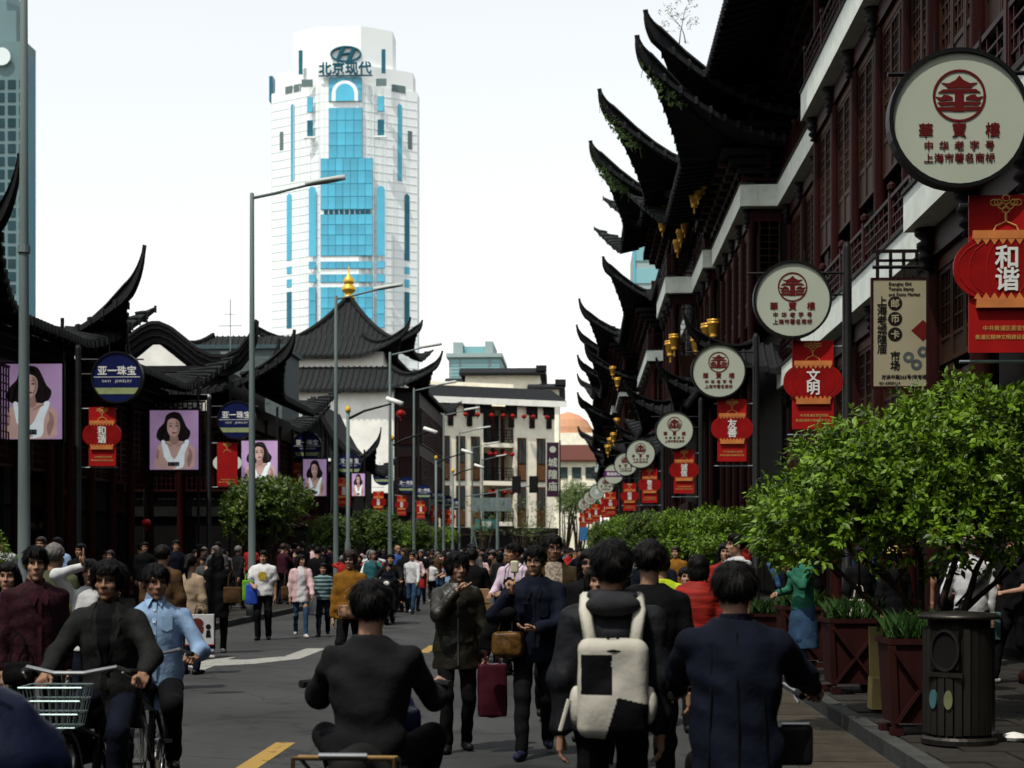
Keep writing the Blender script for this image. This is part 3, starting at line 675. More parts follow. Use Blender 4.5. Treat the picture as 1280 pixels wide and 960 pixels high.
for a, b in ((372, 377), (476, 481)):
    MB().b2(lx(a), lx(b), 2.1, 2.6, tz(90), tz(60)).build('window', CYAND, T)
def ring(cx, cz, rx, rz, t, y0, y1, n=32):
    m = MB(); v = []; f = []
    for k in range(n):
        a = 2*math.pi*k/n
        for q in (1, 1-t):
            for y in (y0, y1): v.append((cx+rx*q*math.cos(a), y, cz+rz*(q if q == 1 else 1-t*rx/rz)*math.sin(a)))
    for k in range(n):
        a = k*4; b = ((k+1) % n)*4; f += [(a, b, b+2, a+2), (a+1, a+3, b+3, b+1), (a, a+1, b+1, b), (a+2, b+2, b+3, a+3)]
    return m.add(v, f)
ecx, ecz, erx, erz = lx(431.5), tz(66), (lx(451)-lx(412))/2, (tz(56)-tz(76))/2
em = ring(ecx, ecz, erx, erz, .09, 1.2, 2.4)
def el(pts): return [(ecx+x*erx, ecz+z*erz) for x, z in pts]
em.prism(el([(-.62, -.62), (-.42, -.74), (-.05, .80), (-.30, .82)]), 1.25, 2.4); em.prism(el([(.05, -.80), (.30, -.82), (.62, .62), (.42, .74)]), 1.25, 2.4)
em.prism(el([(-.30, -.12), (.25, .02), (.32, .22), (-.22, .10)]), 1.26, 2.4)
em.build('emblem', LOGO, T)
tm = text_mesh('北京现代', (tz(78)-tz(95))*.98, .10, 1, 1.0, LOGO, 1.0, depth=1.0)
inst('lettering', tm, T, ((lx(398)+lx(466))/2, -1.3, (tz(78)+tz(95))/2))
MB().b2(lx(399), lx(466), -1.6, -.8, tz(96.5), tz(95.2)).build('letter_rail', LOGO, T)
MB().b2(-lx(517)-1.2, -lx(517)+.2, 14, 20, tz(112), tz(80)).build('side_bracket', CYAND, T)
# skyscraper at the left edge
SY = 420.0
K = empty('skyscraper', (xat(15, SY), SY, 0), 0, 'grey-teal skyscraper with grid windows, cut by the left picture edge', 'skyscraper')
SKG = M('skyscraper_wall', (.13, .20, .21), .6, .08, .05); SKW = M('skyscraper_glass', (.02, .05, .06), .2, .2, .1)
kx = lambda p: xat(p, SY)-xat(15, SY)
kz = lambda p: zat(p, xat(15, SY), SY)
MB().b2(kx(-60), kx(32), 0, 8, 0, kz(52)).build('shaft', SKG, K); MB().b2(kx(32.1), kx(33.4), 1, 7, 0, kz(66)).build('side_bay', CYAND, K)
MB().b2(kx(-55), kx(17), 2, 8, kz(52)+.01, kz(10)).build('upper_shaft', SKG, K)
MB().lathe([(kx(13)-kx(-30), 0), (kx(9)-kx(-30), 4), (kx(0)-kx(-30), 9)], 8, (kx(-30), 12, kz(10))).build('spire_base', SKG, K)
for r in range(17):
    for cpx in (-14, -4, 10, 24):
        y1 = 100+r*16
        MB().b2(kx(cpx), kx(cpx+9.5), -.2, .2, kz(y1+11), kz(y1)).build('window', SKW, K)
MB().lathe([(2.4, 0), (1.6, .5), (.3, .8)], 14, axis='y').build('dish_antenna', TWG, K, (kx(4), -1.2, kz(72)))
# glass block behind the cream building
GY = 380.0
B = empty('glass_office_block', (xat(594, GY), GY, 0), 0, 'pale blue glass office block rising behind the cream corner building', 'office block')
gx = lambda p: xat(p, GY)-xat(594, GY)
gz = lambda p: zat(p, xat(594, GY), GY)
PGL = M('pale_blue_glass', (.20, .40, .42), .3, .08, .05); PST = M('pale_stone', (.28, .36, .35), .8, .06, .1)
MB().b2(gx(561), gx(626), 0, 25, 0, gz(447)).build('block', PST, B); MB().b2(gx(558), gx(628), -1, 26, gz(447)+.01, gz(442)).build('cornice', PST, B)
MB().b2(gx(566), gx(578), 1, 20, gz(442)+.02, gz(427)).build('roof_turret', PST, B); MB().b2(gx(606), gx(616), 1, 20, gz(442)+.02, gz(426)).build('roof_turret', PST, B); MB().b2(gx(578.2), gx(605.8), 3, 20, gz(442)+.02, gz(431)).build('roof_house', PGL, B)
for a, b in ((564, 574), (577, 611), (614, 625)):
    wv = MB().b2(gx(a), gx(b), -.2, .2, gz(475), gz(449)).build('window', PGL, B); mb = MB()
    for i in range(1, 6): z = gz(475)+(gz(449)-gz(475))*i/6; mb.b2(gx(a), gx(b), -.3, -.21, z, z+.25)
    mb.build('glazing_bar', PST, wv)
g = empty('pale_side_tower', (xat(808, 300), 300, 0), 0, 'sliver of a pale blue tower seen past the right eaves', 'tower')
q = lambda p: xat(p, 300)-xat(808, 300)
MB().b2(q(792), q(860), 0, 20, 0, zat(306, xat(808, 300), 300)).build('shaft', PST, g); 
for i in range(10): MB().b2(q(794), q(855), -.2, .2, 18+i*4.2, 20.8+i*4.2).build('window', PGL, g)
MB().b2(q(792.5), q(794), -.4, 0, 0, zat(290, xat(808, 300), 300)).build('fin', CYAN, g)
# cream corner building with balconies
A0 = Vector((xat(548, 170), 170)); A1 = Vector((xat(693, 176), 176)); dv = (A1-A0); CK = 1.33; LN = dv.length/CK; ang = math.atan2(dv.y, dv.x)
C = empty('cream_building', (A0.x, A0.y, -.55), ang, 'cream three-storey corner building with dark tiled eave and lantern-hung balconies', 'building'); C.scale = (CK, CK, CK)
EH = 13.6
BRN = M('brown_frame', (.06, .025, .012), .6); WGL = M('green_grey_glass', (.03, .05, .05), .15)
u0, u1 = LN*.38, LN*.64
MB().b2(0, u0, 0, 12, .1, EH).build('wall', CREAM, C); MB().b2(u1, LN, 0, 12, .1, EH).build('wall', CREAM, C); MB().b2(u0+.01, u1-.01, 2.0, 12, .1, EH).build('balcony_recess', CREAM, C)
for k, z in enumerate((4.0, 7.3, 10.4)):
    MB().b2(u0+.02, u1-.02, -.15, 2.0, z-.35, z).build('balcony_slab', CREAM, C); inst('railing', lattice(u1-u0-.1, 1.1, 'rail', BLACKW, .05), C, ((u0+u1)/2, -.05, z))
    MB().b2(u0+.5, u1-.5, 1.9, 1.98, z+.05, z+2.4).build('balcony_window', WGL, C)
    for t in (.33, .66): MB().b2(u0+(u1-u0)*t-.12, u0+(u1-u0)*t+.12, .0, .25, z+.01, z+2.7).build('balcony_post', WOOD, C)
for u in (.055, .185, .31, .71, .88):
    c_ = u*LN; w_ = .037*LN
    for z0, z1 in ((5.1, 6.7), (8.8, 10.7)):
        fr = MB().b2(c_-w_, c_+w_, -.12, .0, z0-1.5, z1+.18).build('window_frame', BRN, C); MB().b2(c_-w_*.7, c_+w_*.7, -.16, -.125, z0, z1).build('window_pane', WGL, fr)
        MB().b2(c_-w_*.85, c_+w_*.85, -.15, -.125, z0-1.38, z0-.15).build('spandrel_panel', M('carved_panel', (.11, .05, .022), .7, .5, 6), fr)
        MB().b2(c_-.05, c_+.05, -.19, -.162, z0, z1).build('mullion', BRN, fr)
for u in (.10, .26, .40, .62, .80, .95):
    c_ = u*LN; MB().prism([(c_-.5, EH), (c_-.5, EH-.8), (c_-.22, EH-.8), (c_-.22, EH-1.9), (c_+.22, EH-1.9), (c_+.22, EH-1.1), (c_+.48, EH-1.1), (c_+.48, EH)], -.14, .0).build('eave_motif', BLACKW, C)
m = MB().prism([(-.6, EH-.1), (-.6, EH+.25), (2.5, EH+1.5), (2.5, EH+.2)], -1.0, LN+.8, axis='x'); m.build('eave_roof', TILEL, C)
m = MB()
for i in range(60): x = -1+(LN+1.8)*i/59; m.bar((x, -.6, EH+.30), (x, 2.5, EH+1.56), .14, .1)
tag(m.build('tile_rolls', TILE, C), kind='stuff')
MB().b2(-1.0, LN+.8, -.75, -.62, EH-.15, EH+.35).build('eave_board', PLAST, C)
MB().b2(1.0, LN-1.5, 5, 12, EH+.1, EH+2.2).build('parapet_wall', CREAM, C)
MB().b2(-.5, LN+.2, -.4, -.02, 3.0, 3.5).build('shop_canopy', BLACKW, C); MB().b2(.3, LN-.2, -.1, -.02, .3, 2.9).build('shop_window', SHOPG, C)
# stepped white gable wall behind
g = empty('stepped_gable_building', (xat(620, 233), 233, -.55), 0, 'white stepped gable wall with dark tiled copings above the cream building', 'building'); g.scale = (1.33, 1.33, 1.33)
sx_ = lambda p: xat(p, 175)-xat(620, 175)
sz_ = lambda p: zat(p, xat(620, 175), 175)
for a, b, y1 in ((560, 605, 478), (581.5, 675, 469), (667, 699, 489)):
    zz = sz_(y1); dy = 3 if a == 560 else 0
    MB().b2(sx_(a), sx_(b), dy+(0 if a != 667 else -2), 10, .1, zz).build('gable_wall', CREAM, g)
    MB().prism([(dy-1.2+(0 if a != 667 else -2), zz), (dy-1.2+(0 if a != 667 else -2), zz+.2), (dy+.8, zz+.9), (9, zz+.9), (10, zz)], sx_(a)-.6, sx_(b)+.6, axis='x').build('coping', TILE, g)
    MB().b2(sx_(b)-.4, sx_(b)+.75, dy-1.3+(0 if a != 667 else -2), dy-.6, zz+.35, zz+.95).build('coping_end', TILE, g)
for i in range(5): MB().b2(sx_(640)+i*1.2, sx_(640)+.5+i*1.2, -.2, .1, sz_(497), sz_(491)).build('vent', BLACKW, g)
# far low building with red-brown roof and dome at the end of the street
g = empty('far_red_roof_house', (xat(712, 260), 260, 0), 0, 'far low house with red-brown roof at the end of the street', 'house')
fx = lambda p: xat(p, 260)-xat(712, 260)
fz = lambda p: zat(p, xat(712, 260), 260)
MB().b2(fx(690), fx(745), 0, 12, 0, fz(577)).build('wall', CREAM, g); MB().prism([(-1, fz(577)), (-1, fz(575)), (6, fz(553)), (13, fz(577))], fx(688), fx(747), axis='x').build('roof', M('red_brown_roof', (.10, .035, .025), .7), g)
for i in range(5): MB().b2(fx(698)+i*2.2, fx(698)+1.5+i*2.2, -.15, .1, fz(598), fz(584)).build('window', WGL, g)
MB().b2(fx(686), fx(750), 14, 24, 0, fz(549)).build('upper_block', PST, g)
g = empty('domed_house', (xat(710, 330), 330, 0), 0, 'house with an orange dome far down the street', 'house')
MB().b2(-6, 6, 0, 12, 0, zat(541, -2, 330)).build('wall', CREAM, g)
MB().lathe([(5.2, 0), (5.0, 1.4), (4.0, 3.0), (2.2, 4.2), (.3, 4.8)], 20, (0, 6, zat(541, -2, 330)), axis='z').build('dome', M('orange_dome', (.50, .26, .15), .7), g)
# ------------------------------------------------------------------ round signs, banners, posts
SIGNW = M('sign_face', (.37, .40, .32), .45, .04, 1.5); SIGNR = M('sign_red', (.10, .008, .008), .5, .1, 3)
BLUEF = M('sign_blue', (.006, .010, .055), .35, .1, 3); BLUEB = M('sign_band', (.22, .26, .12), .5, .15, 8); WHT = M('white_print', (.62, .62, .58), .5, .05, 3)
REDB = M('banner_red', (.30, .008, .008), .5, .12, 3); REDL = M('lantern_red', (.22, .006, .006), .4, .2, 4); ORG = M('lantern_gold_band', (.50, .17, .05), .5, .15, 5); GPR = M('gold_print', (.55, .32, .10), .5, .1, 5)
PURP = M('sign_purple', (.10, .02, .12), .5, .1, 3); SIGNT = M('sign_green', (.28, .34, .30), .5, .1, 3)
def disc(m, r, y0, y1, n=36, cx=0, cz=0, mi=0, rz=None):
    rz = rz or r
    return m.prism([(cx+r*math.cos(2*math.pi*k/n), cz+rz*math.sin(2*math.pi*k/n)) for k in range(n)], y0, y1, mi=mi)
# meshes of the cream pagoda sign (radius .6)
RIM = ring(0, 0, .625, .625, .06, -.09, .09, 40).mesh('rim', BLKM)
FACE = disc(MB(), .592, -.06, .06, 40).mesh('face', SIGNW)
e = ring(0, .20, .235, .235, .09, -.068, -.0605)
def pg(pts): return [(x*.0117, .20+z*.0117) for x, z in pts]
for half in (1, -1):
    def H_(pts):
        q = pg([(x*half, z) for x, z in pts]); return q if half > 0 else q[::-1]
    e.prism(H_([(0, 15.5), (0, 6), (9, 6), (9.5, 7.2), (13.5, 10), (8, 9.5), (3, 12)]), -.068, -.0605)
    e.prism(H_([(0, 5), (0, 2.4), (16, 2.4), (12.5, 5)]), -.068, -.0605)
    e.prism(H_([(0, 2.39), (0, -12), (4.5, -12), (3.4, -7), (3.4, 2.39)]), -.067, -.0605)
    e.prism(H_([(5, -3), (5, -1.2), (8.5, .5), (12, .8), (13.5, -1.2), (18, -.5), (14.5, -4)]), -.068, -.0605)
    e.prism(H_([(3.41, -7), (3.41, -4.6), (16.5, -4.9), (14, -7.4)]), -.068, -.0605)
    e.prism(H_([(4.6, -11.5), (4, -8.6), (16, -8.6), (15.6, -11.2)]), -.068, -.0605)
EMB = e.mesh('emblem', SIGNR)
LET = join_meshes([(text_mesh('華  寳  樓', .135, .002, 1, 1.42, SIGNR), (0, -.065, -.105), 0), (text_mesh('中 华 老 字 号', .090, .0013, 1, 1.22, SIGNR), (0, -.065, -.243), 0), (text_mesh('上海市著名商标', .088, .0013, 1, 1.06, SIGNR), (0, -.065, -.352), 0)], 'lettering', [SIGNR])
def hang_post(name, label, x, Y, side, zs=5.75, group=None):
    p = empty(name, (x, Y, .118), 0, label, 'sign post', group)
    MB().lathe([(.16, 0), (.16, .25), (.085, .32), (.075, 6.4), (.04, 6.5)], 10).build('pole', BLKM, p, smooth=True)
    m = MB(); m.tube([(0, 0, zs+.45), (-side*1.6, 0, zs+.45)], .022, 6); m.tube([(0, 0, zs+.1), (-side*.4, 0, zs+.1)], .02, 6)
    m.build('sign_arm', BLKM, p)
    for dz in (-.73, -2.15): MB().tube([(0, .03, zs+dz), (-side*.95, .03, zs+dz)], .016, 6).build('banner_rod', GREYM, p)
    return p
ORD = ['nearest', 'second', 'third', 'fourth', 'fifth', 'sixth', 'seventh', 'eighth', 'ninth', 'tenth', 'eleventh']
def round_sign(label, X, Y, Z, kind, side):
    t = empty('round_sign', (X, Y, Z), 0, label, 'sign', 'round signs over the %s pavement' % ('right' if side > 0 else 'left'))
    inst('rim', RIM, t)
    MB().tube([(-.2, 0, .6), (-.2, 0, .80)], .012, 5).build('hanger', BLKM, t); MB().tube([(.2, 0, .6), (.2, 0, .80)], .012, 5).build('hanger', BLKM, t)
    if kind == 'pagoda':
        inst('face', FACE, t); inst('emblem', EMB, t); inst('lettering', LET, t)
    elif kind == 'blue':
        inst('face', FACEB, t); inst('band', BAND, t); inst('lettering', LETB, t)
    elif kind == 'purple':
        inst('face', FACE, t); MB().prism([(-.57, .18), (-.57, -.18), (.57, -.18), (.57, .18)], -.066, -.061).build('band', PURP, t)
        inst('lettering', text_mesh('豫园商城', .2, .006, 1, 1.1, WHT), t, (0, -.07, 0))
    elif kind == 'green':
        inst('face', FACE, t); disc(MB(), .40, -.066, -.061, 28).build('band', SIGNT, t); inst('lettering', text_mesh('茶', .4, .01, 1, 1, WHT), t, (0, -.07, 0))
    return t
FACEB = disc(MB(), .592, -.06, .06, 40).mesh('face', BLUEF)
za, zb_ = -.25, -.40
BAND = MB().prism([(-math.sqrt(.59**2-za*za), za), (-math.sqrt(.59**2-zb_*zb_), zb_), (math.sqrt(.59**2-zb_*zb_), zb_), (math.sqrt(.59**2-za*za), za)], -.066, -.061).mesh('band', BLUEB)
LETB = join_meshes([(text_mesh('亚一珠宝', .235, .007, 1, 1.02, WHT), (0, -.065, .165), 0), (text_mesh('YAYI   JEWELRY', .088, 0, 1, 1.2, WHT), (0, -.065, -.10), 0)], 'lettering', [WHT])
_v = LETB  # thin rule under the name
RULE = MB().b2(-.56, .56, -.066, -.061, .002, .016).mesh('rule', WHT)
# lantern banner: panel .66 x 1.42, top at z=0
BP = MB().b2(-.33, .33, -.012, .012, -1.42, 0).mesh('panel', REDB)
lb = MB(); lb.prism([(.475*math.copysign(abs(math.cos(a))**.8, math.cos(a)), -.665+.30*math.copysign(abs(math.sin(a))**.9, math.sin(a))) for a in [2*math.pi*k/36 for k in range(36)]], -.045, -.013)
BL = lb.mesh('lantern', REDL)
rib = MB()
for q in (.18, .34, .44):
    for s in (-1, 1): rib.tube([(s*q*math.cos(t), -.047, -.665+.285*math.sin(t)) for t in np.linspace(-1.25, 1.25, 9)], .004, 4)
BRIB = rib.mesh('lantern_rib', M('lantern_rib', (.28, .012, .010), .5))
bd = MB().b2(-.30, .30, -.055, -.013, -.40, -.325)
bd2 = MB().b2(-.27, .27, -.06, -.013, -1.02, -.94)
for k in range(8):
    x = -.26+.52*k/7; bd.prism([(x-.036, -.401), (x, -.455), (x+.036, -.401)], -.053, -.046); bd2.prism([(x-.036, -.939), (x+.036, -.939), (x, -.885)], -.053, -.046)
BB = bd.mesh('gold_band', ORG); BB2 = bd2.mesh('gold_band', ORG)
kn = MB()
for cx, cz in ((-.07, -.07), (.07, -.07), (0, -.03), (-.035, -.1), (.035, -.1), (0, -.135), (-.105, -.07), (.105, -.07)): 
    kn.tube([(cx+.034*math.cos(t), -.018, cz+.028*math.sin(t)) for t in np.linspace(0, 2*math.pi, 11)[:-1]], .007, 4, close=True)
kn.tube([(0, -.018, -.16), (0, -.018, -.24)], .012, 4); kn.tube([(-.11, -.018, -.32), (-.09, -.018, -.28), (0, -.018, -.24), (.09, -.018, -.28), (.11, -.018, -.32)], .008, 4)
BK = kn.mesh('knot', GPR)
SMALL = text_mesh('中共黄浦区委宣传部', .05, 0, 1, 1, GPR); SMALL2 = text_mesh('黄浦区精神文明建设委员会', .046, 0, 1, 1, GPR)
def banner(label, X, Y, Z, txt, side):
    t = empty('lantern_banner', (X, Y, Z), 0, label, 'banner', 'red lantern banners over the %s pavement' % ('right' if side > 0 else 'left'))
    inst('panel', BP, t)
    if txt is None:
        disc(MB(), .47, .014, .04, 30, 0, -.66, rz=.30).build('lantern_back', WHT, t); inst('knot', BK, t); (inst('small_print', SMALL, t, (.02, -.015, -1.20)), inst('small_print', SMALL2, t, (0, -.015, -1.28))); return t
    inst('lantern', BL, t); inst('lantern_rib', BRIB, t); inst('gold_band', BB, t); inst('gold_band', BB2, t); inst('knot', BK, t)
    inst('lettering', text_mesh(txt[0]+'\n'+txt[1], .225, .008, .88, 1, WHT), t, (0, -.053, -.665))
    (inst('small_print', SMALL, t, (.02, -.015, -1.20)), inst('small_print', SMALL2, t, (0, -.015, -1.28)))
    return t
rs = [(1197, 150, 14.5, 'pagoda'), (990, 375, 25.8, 'pagoda'), (898, 464, 36.6, 'pagoda'), (843, 538, 52, 'pagoda'), (800.5, 567, 67, 'pagoda'), (782, 580, 83, 'pagoda'), (767, 592.5, 97, 'purple'), (757, 606, 113, 'pagoda'), (746, 615, 127, 'green'), (738, 622, 142, 'pagoda'), (730, 630, 160, 'pagoda')]
rb = [(1257, 244, '和谐'), (1016, 426, '文明'), (915, 499, '友善'), (855, 562, '诚信'), (812, 586, '敬业'), (787, 604, '和谐'), (763, 615, '文明'), (757, 622, '爱国'), (745, 630, '友善'), (737, 635, '诚信'), (729, 641, '和谐')]
for k, ((px, py, Y, kd), (bx_, by, txt)) in enumerate(zip(rs, rb)):
    X, _, Z = at(px, py, Y); BX, _, BZ = at(bx_, by, Y+.1)
    hang_post('sign_post', 'black sign post on the right pavement, %s from the camera' % ORD[k], BX+.55, Y+.12, 1, Z-.118, 'sign posts on the right pavement')
    if kd == 'pagoda': lab = 'round cream sign with dark red pagoda emblem, %s from the camera on the right' % ORD[k]
    elif kd == 'purple': lab = 'round cream sign with a purple band among the pagoda signs'
    else: lab = 'round white sign with a grey-green centre, far down the right row'
    round_sign(lab, X, Y, Z, kd, 1)
    banner('red lantern banner with white characters, %s from the camera on the right' % ORD[k], BX, Y+.1, BZ, txt, 1)
bs = [(147, 472, 38), (296, 525, 51), (384, 558, 67), (437, 580, 80), (479, 594, 97), (508, 606, 112), (530, 615, 127), (547, 621, 142), (559, 627, 156), (569, 630, 168), (581, 634, 180)]
bb = [(128, 509, '和谐'), (284, 553, None), (375, 578, '敬业'), (430, 597, '爱国'), (473, 614, '友善'), (502, 619, '诚信'), (526, 626, '富强'), (543, 632, '文明'), (555, 637, '民主'), (564, 638, '和谐'), (578, 642, '自由')]
for k, ((px, py, Y), (bx_, by, txt)) in enumerate(zip(bs, bb)):
    X, _, Z = at(px, py, Y); BX, _, BZ = at(bx_, by, Y+.1)
    hang_post('sign_post', 'dark sign post on the left pavement, %s from the camera' % ORD[k], BX-.6, Y+.12, -1, Z-.118, 'sign posts on the left pavement')
    s_ = round_sign('round dark blue jewellery sign with white characters, %s from the camera' % ORD[k], X, Y, Z, 'blue', -1); inst('rule', RULE, s_)
    banner('red banner seen from the back, pale lantern plate behind it, below the second blue sign' if txt is None else 'red lantern banner on the left row, %s from the camera' % ORD[k], BX, Y+.1, BZ, txt, -1)
# ------------------------------------------------------------------ street lamps on the left kerb
LH = MB(); v = []; f = []
for i, t in enumerate(np.linspace(0, 1, 9)):
    w_ = .15*math.sin(math.pi*min(1, .12+.80*t))**.7*(1 if t < .9 else .6); 
    for j in range(8):
        a = 2*math.pi*j/8; v.append((t*.95, w_*math.cos(a), .075*math.sin(a)*(1.2 if math.sin(a) > 0 else .6)))
for i in range(8):
    for j in range(8): f.append((i*8+j, i*8+(j+1) % 8, i*8+8+(j+1) % 8, i*8+8+j))
f += [tuple(range(7, -1, -1)), tuple(64+j for j in range(8))]
LAMPH = MB().add(v, f).mesh('lamp_head', M('lamp_grey', (.42, .45, .42), .4, .05, 3), True)
PIPE = M('lamp_pole_grey', (.11, .14, .135), .5, .2, 4, .05, stretch=(1, 1, .15))
for k, Y in enumerate((22.5, 37, 52, 67, 82, 97, 112, 128, 145)):
    X = [None, 315, 420, 487.5, 517.5, None, None, None, None][k]
    X = xat(30, Y) if k == 0 else (xat(X, Y) if X else lk(Y)-.35)
    t = empty('street_lamp', (X, Y, .118), 0, 'tall grey street lamp on the left kerb, %s from the camera' % ORD[k], 'street lamp', 'street lamps along the left kerb')
    hh = 9.85
    MB().lathe([(.14, 0), (.14, .5), (.092, .6), (.082, 3.0), (.066, 6), (.05, hh), (.025, hh+.03)], 12).build('pole', PIPE, t, smooth=True)
    MB().tube([(0, 0, hh-.1), (.5, 0, hh), (1.0, 0, hh+.12), (1.35, 0, hh+.2)], [.035, .035, .03, .03], 8).build('arm', PIPE, t, smooth=True)
    inst('lamp_head', LAMPH, t, (1.25, 0, hh+.2), (0, R(-9), 0))
    if k == 0: MB().lathe([(.09, 0), (.09, .1)], 12).build('clamp_band', GREYM, t, (0, 0, zat(316, X, Y)-.118))
YEL = M('yellow_cap', (.55, .33, .03), .5)
for k, (px, py, Y, ex, ey) in enumerate(((435, 515, 56, 503, 504), (490, 550, 69, 546, 540), (545, 574, 90, 590, 566), (566, 590, 100, 604, 584))):
    X = xat(px, Y); t = empty('camera_post', (X, Y, .118), 0, 'grey post with yellow cap and white surveillance camera arm, %s from the camera' % ORD[k], 'camera post', 'surveillance camera posts on the left kerb')
    h = zat(py, X, Y)-.118; ax, _, az = at(ex, ey, Y); ax -= X; az -= .118
    MB().lathe([(.11, 0), (.11, h*.28), (.07, h*.3), (.062, h)], 10).build('pole', PIPE, t, smooth=True)
    MB().lathe([(.09, h), (.095, h+.1), (.05, h+.2), (.01, h+.22)], 10).build('cap', YEL, t, smooth=True)
    MB().tube([(0, 0, h-.25), (ax*.3, 0, h+(az-h)*.45-.1), (ax*.8, 0, az-.02)], [.05, .045, .03], 8).build('arm', BLKM, t, smooth=True)
    MB().tube([(ax*.72, -.1, az+.16), (ax*1.02, -.35, az-.06)], [.08, .09], 10).build('surveillance_camera', WHT, t, smooth=True)
# ------------------------------------------------------------------ portrait posters on the left row
PBG = M('poster_mauve', (.34, .22, .38), .5, .18, 1.2); SKN = M('poster_skin', (.42, .27, .24), .5, .15, 3); HAIRP = M('poster_hair', (.010, .007, .008), .5); DRS = M('poster_dress', (.60, .68, .70), .5, .1, 5); LIPP = M('poster_lip', (.12, .01, .02), .5); SHP = M('poster_skin_low', (.24, .15, .13), .5)
pm = MB()
pm.prism([(-.5, 0), (.5, 0), (.5, 1.18), (-.5, 1.18)], -.02, 0, mi=0)
def blob(pts, lay, mi):
    P_ = []; n = len(pts)      # smooth closed outline through the points
    for i in range(n):
        p0, p1, p2, p3 = [np.array(pts[(i+j-1) % n], float) for j in range(4)]
        for t in (0, .33, .66): P_.append(tuple(.5*((2*p1)+(-p0+p2)*t+(2*p0-5*p1+4*p2-p3)*t*t+(-p0+3*p1-3*p2+p3)*t**3)))
    P_ = [(min(.497, max(-.497, x)), min(1.177, max(.003, z))) for x, z in P_]
    pm.prism(P_, -.02-.003*lay, -.019, mi=mi)
blob([(-.36, .64), (-.33, .80), (-.21, .93), (-.16, 1.08), (-.02, 1.15), (.12, 1.12), (.20, .98), (.26, .85), (.34, .75), (.30, .62), (.18, .55), (-.05, .52), (-.25, .55)], 1, 1)
blob([(-.36, .02), (-.38, .25), (-.34, .46), (-.20, .55), (-.06, .57), (.10, .57), (.26, .54), (.42, .42), (.42, .22), (.36, .02)], 2, 2)
blob([(-.07, .52), (-.07, .72), (.06, .72), (.09, .52)], 3, 5)
blob([(-.14, .90), (-.13, .76), (-.06, .66), (.01, .64), (.08, .69), (.12, .82), (.10, .96), (-.02, 1.02), (-.11, .99)], 4, 2)
blob([(-.26, .56), (-.16, .54), (.0, .20), (.20, .55), (.31, .57), (.22, .30), (.18, .04), (-.14, .04), (-.20, .24)], 5, 3)
blob([(-.12, .50), (.0, .20), (.16, .50), (.02, .42)], 6, 2)
blob([(-.38, .22), (-.25, .30), (-.10, .12), (.05, .06), (.0, .02), (-.20, .02), (-.34, .12)], 7, 2)
blob([(-.05, .735), (.0, .745), (.05, .735), (.0, .712)], 8, 4)
for s in (-.065, .055): blob([(s-.035, .865), (s, .88), (s+.035, .865), (s, .852)], 8, 1); blob([(s-.045, .905), (s, .922), (s+.045, .905), (s, .912)], 8, 1)
blob([(-.012, .80), (-.004, .86), (.006, .80), (.0, .785)], 8, 5)
blob([(.03, .97), (.10, .95), (.115, .82), (.07, .70), (.05, .72), (.08, .84)], 8, 5)
blob([(-.055, .70), (.0, .66), (.07, .69), (.07, .60), (.0, .64), (-.05, .60)], 4, 5)
blob([(-.18, .52), (-.04, .455), (-.03, .47), (-.16, .545)], 7, 5); blob([(.22, .53), (.07, .455), (.06, .47), (.2, .55)], 7, 5)
blob([(.30, .44), (.38, .34), (.36, .16), (.30, .05), (.27, .2), (.31, .32)], 7, 5); blob([(-.34, .42), (-.37, .26), (-.33, .2), (-.30, .34)], 8, 5)
blob([(-.28, .60), (-.24, .78), (-.17, .90), (-.20, .76), (-.23, .62)], 3, 7); blob([(.20, .92), (.27, .78), (.25, .62), (.22, .76)], 3, 7); blob([(-.06, 1.09), (.04, 1.11), (.11, 1.03), (.03, 1.07)], 5, 7)
pm.prism([(-.12, .07), (.11, .07), (.11, .15), (-.12, .15)], -.047, -.019, mi=6)
PORT = pm.mesh('portrait_print', [PBG, HAIRP, SKN, DRS, LIPP, SHP, BLUEF, M('poster_hair_light', (.05, .035, .035), .5)]); fixnorm(PORT)
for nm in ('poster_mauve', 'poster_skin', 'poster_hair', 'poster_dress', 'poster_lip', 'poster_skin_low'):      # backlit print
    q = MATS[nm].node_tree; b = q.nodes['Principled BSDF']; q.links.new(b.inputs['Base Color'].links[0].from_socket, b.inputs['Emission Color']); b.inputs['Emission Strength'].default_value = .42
PT = text_mesh('亚一珠宝', .05, 0, 1, 1, WHT)
key = MB()
for x in np.arange(-.62, .63, .10): key.b2(x-.012, x+.012, -.03, 0, 1.19, 1.33)
for k, x in enumerate(np.arange(-.57, .58, .10)): key.b2(x-.05, x+.05, -.028, 0, 1.21+.05*(k % 2), 1.235+.05*(k % 2))
key.b2(-.65, .65, -.032, 0, 1.33, 1.37)
for s in (-1, 1):
    for z in np.arange(.0, 1.18, .10): key.b2(min(s*.52, s*.64), max(s*.52, s*.64), -.03, 0, z-.012, z+.012)
    key.b2(min(s*.64, s*.66), max(s*.64, s*.66), -.032, 0, 0, 1.33)
KEYM = key.mesh('fret_frame', BLACKW)
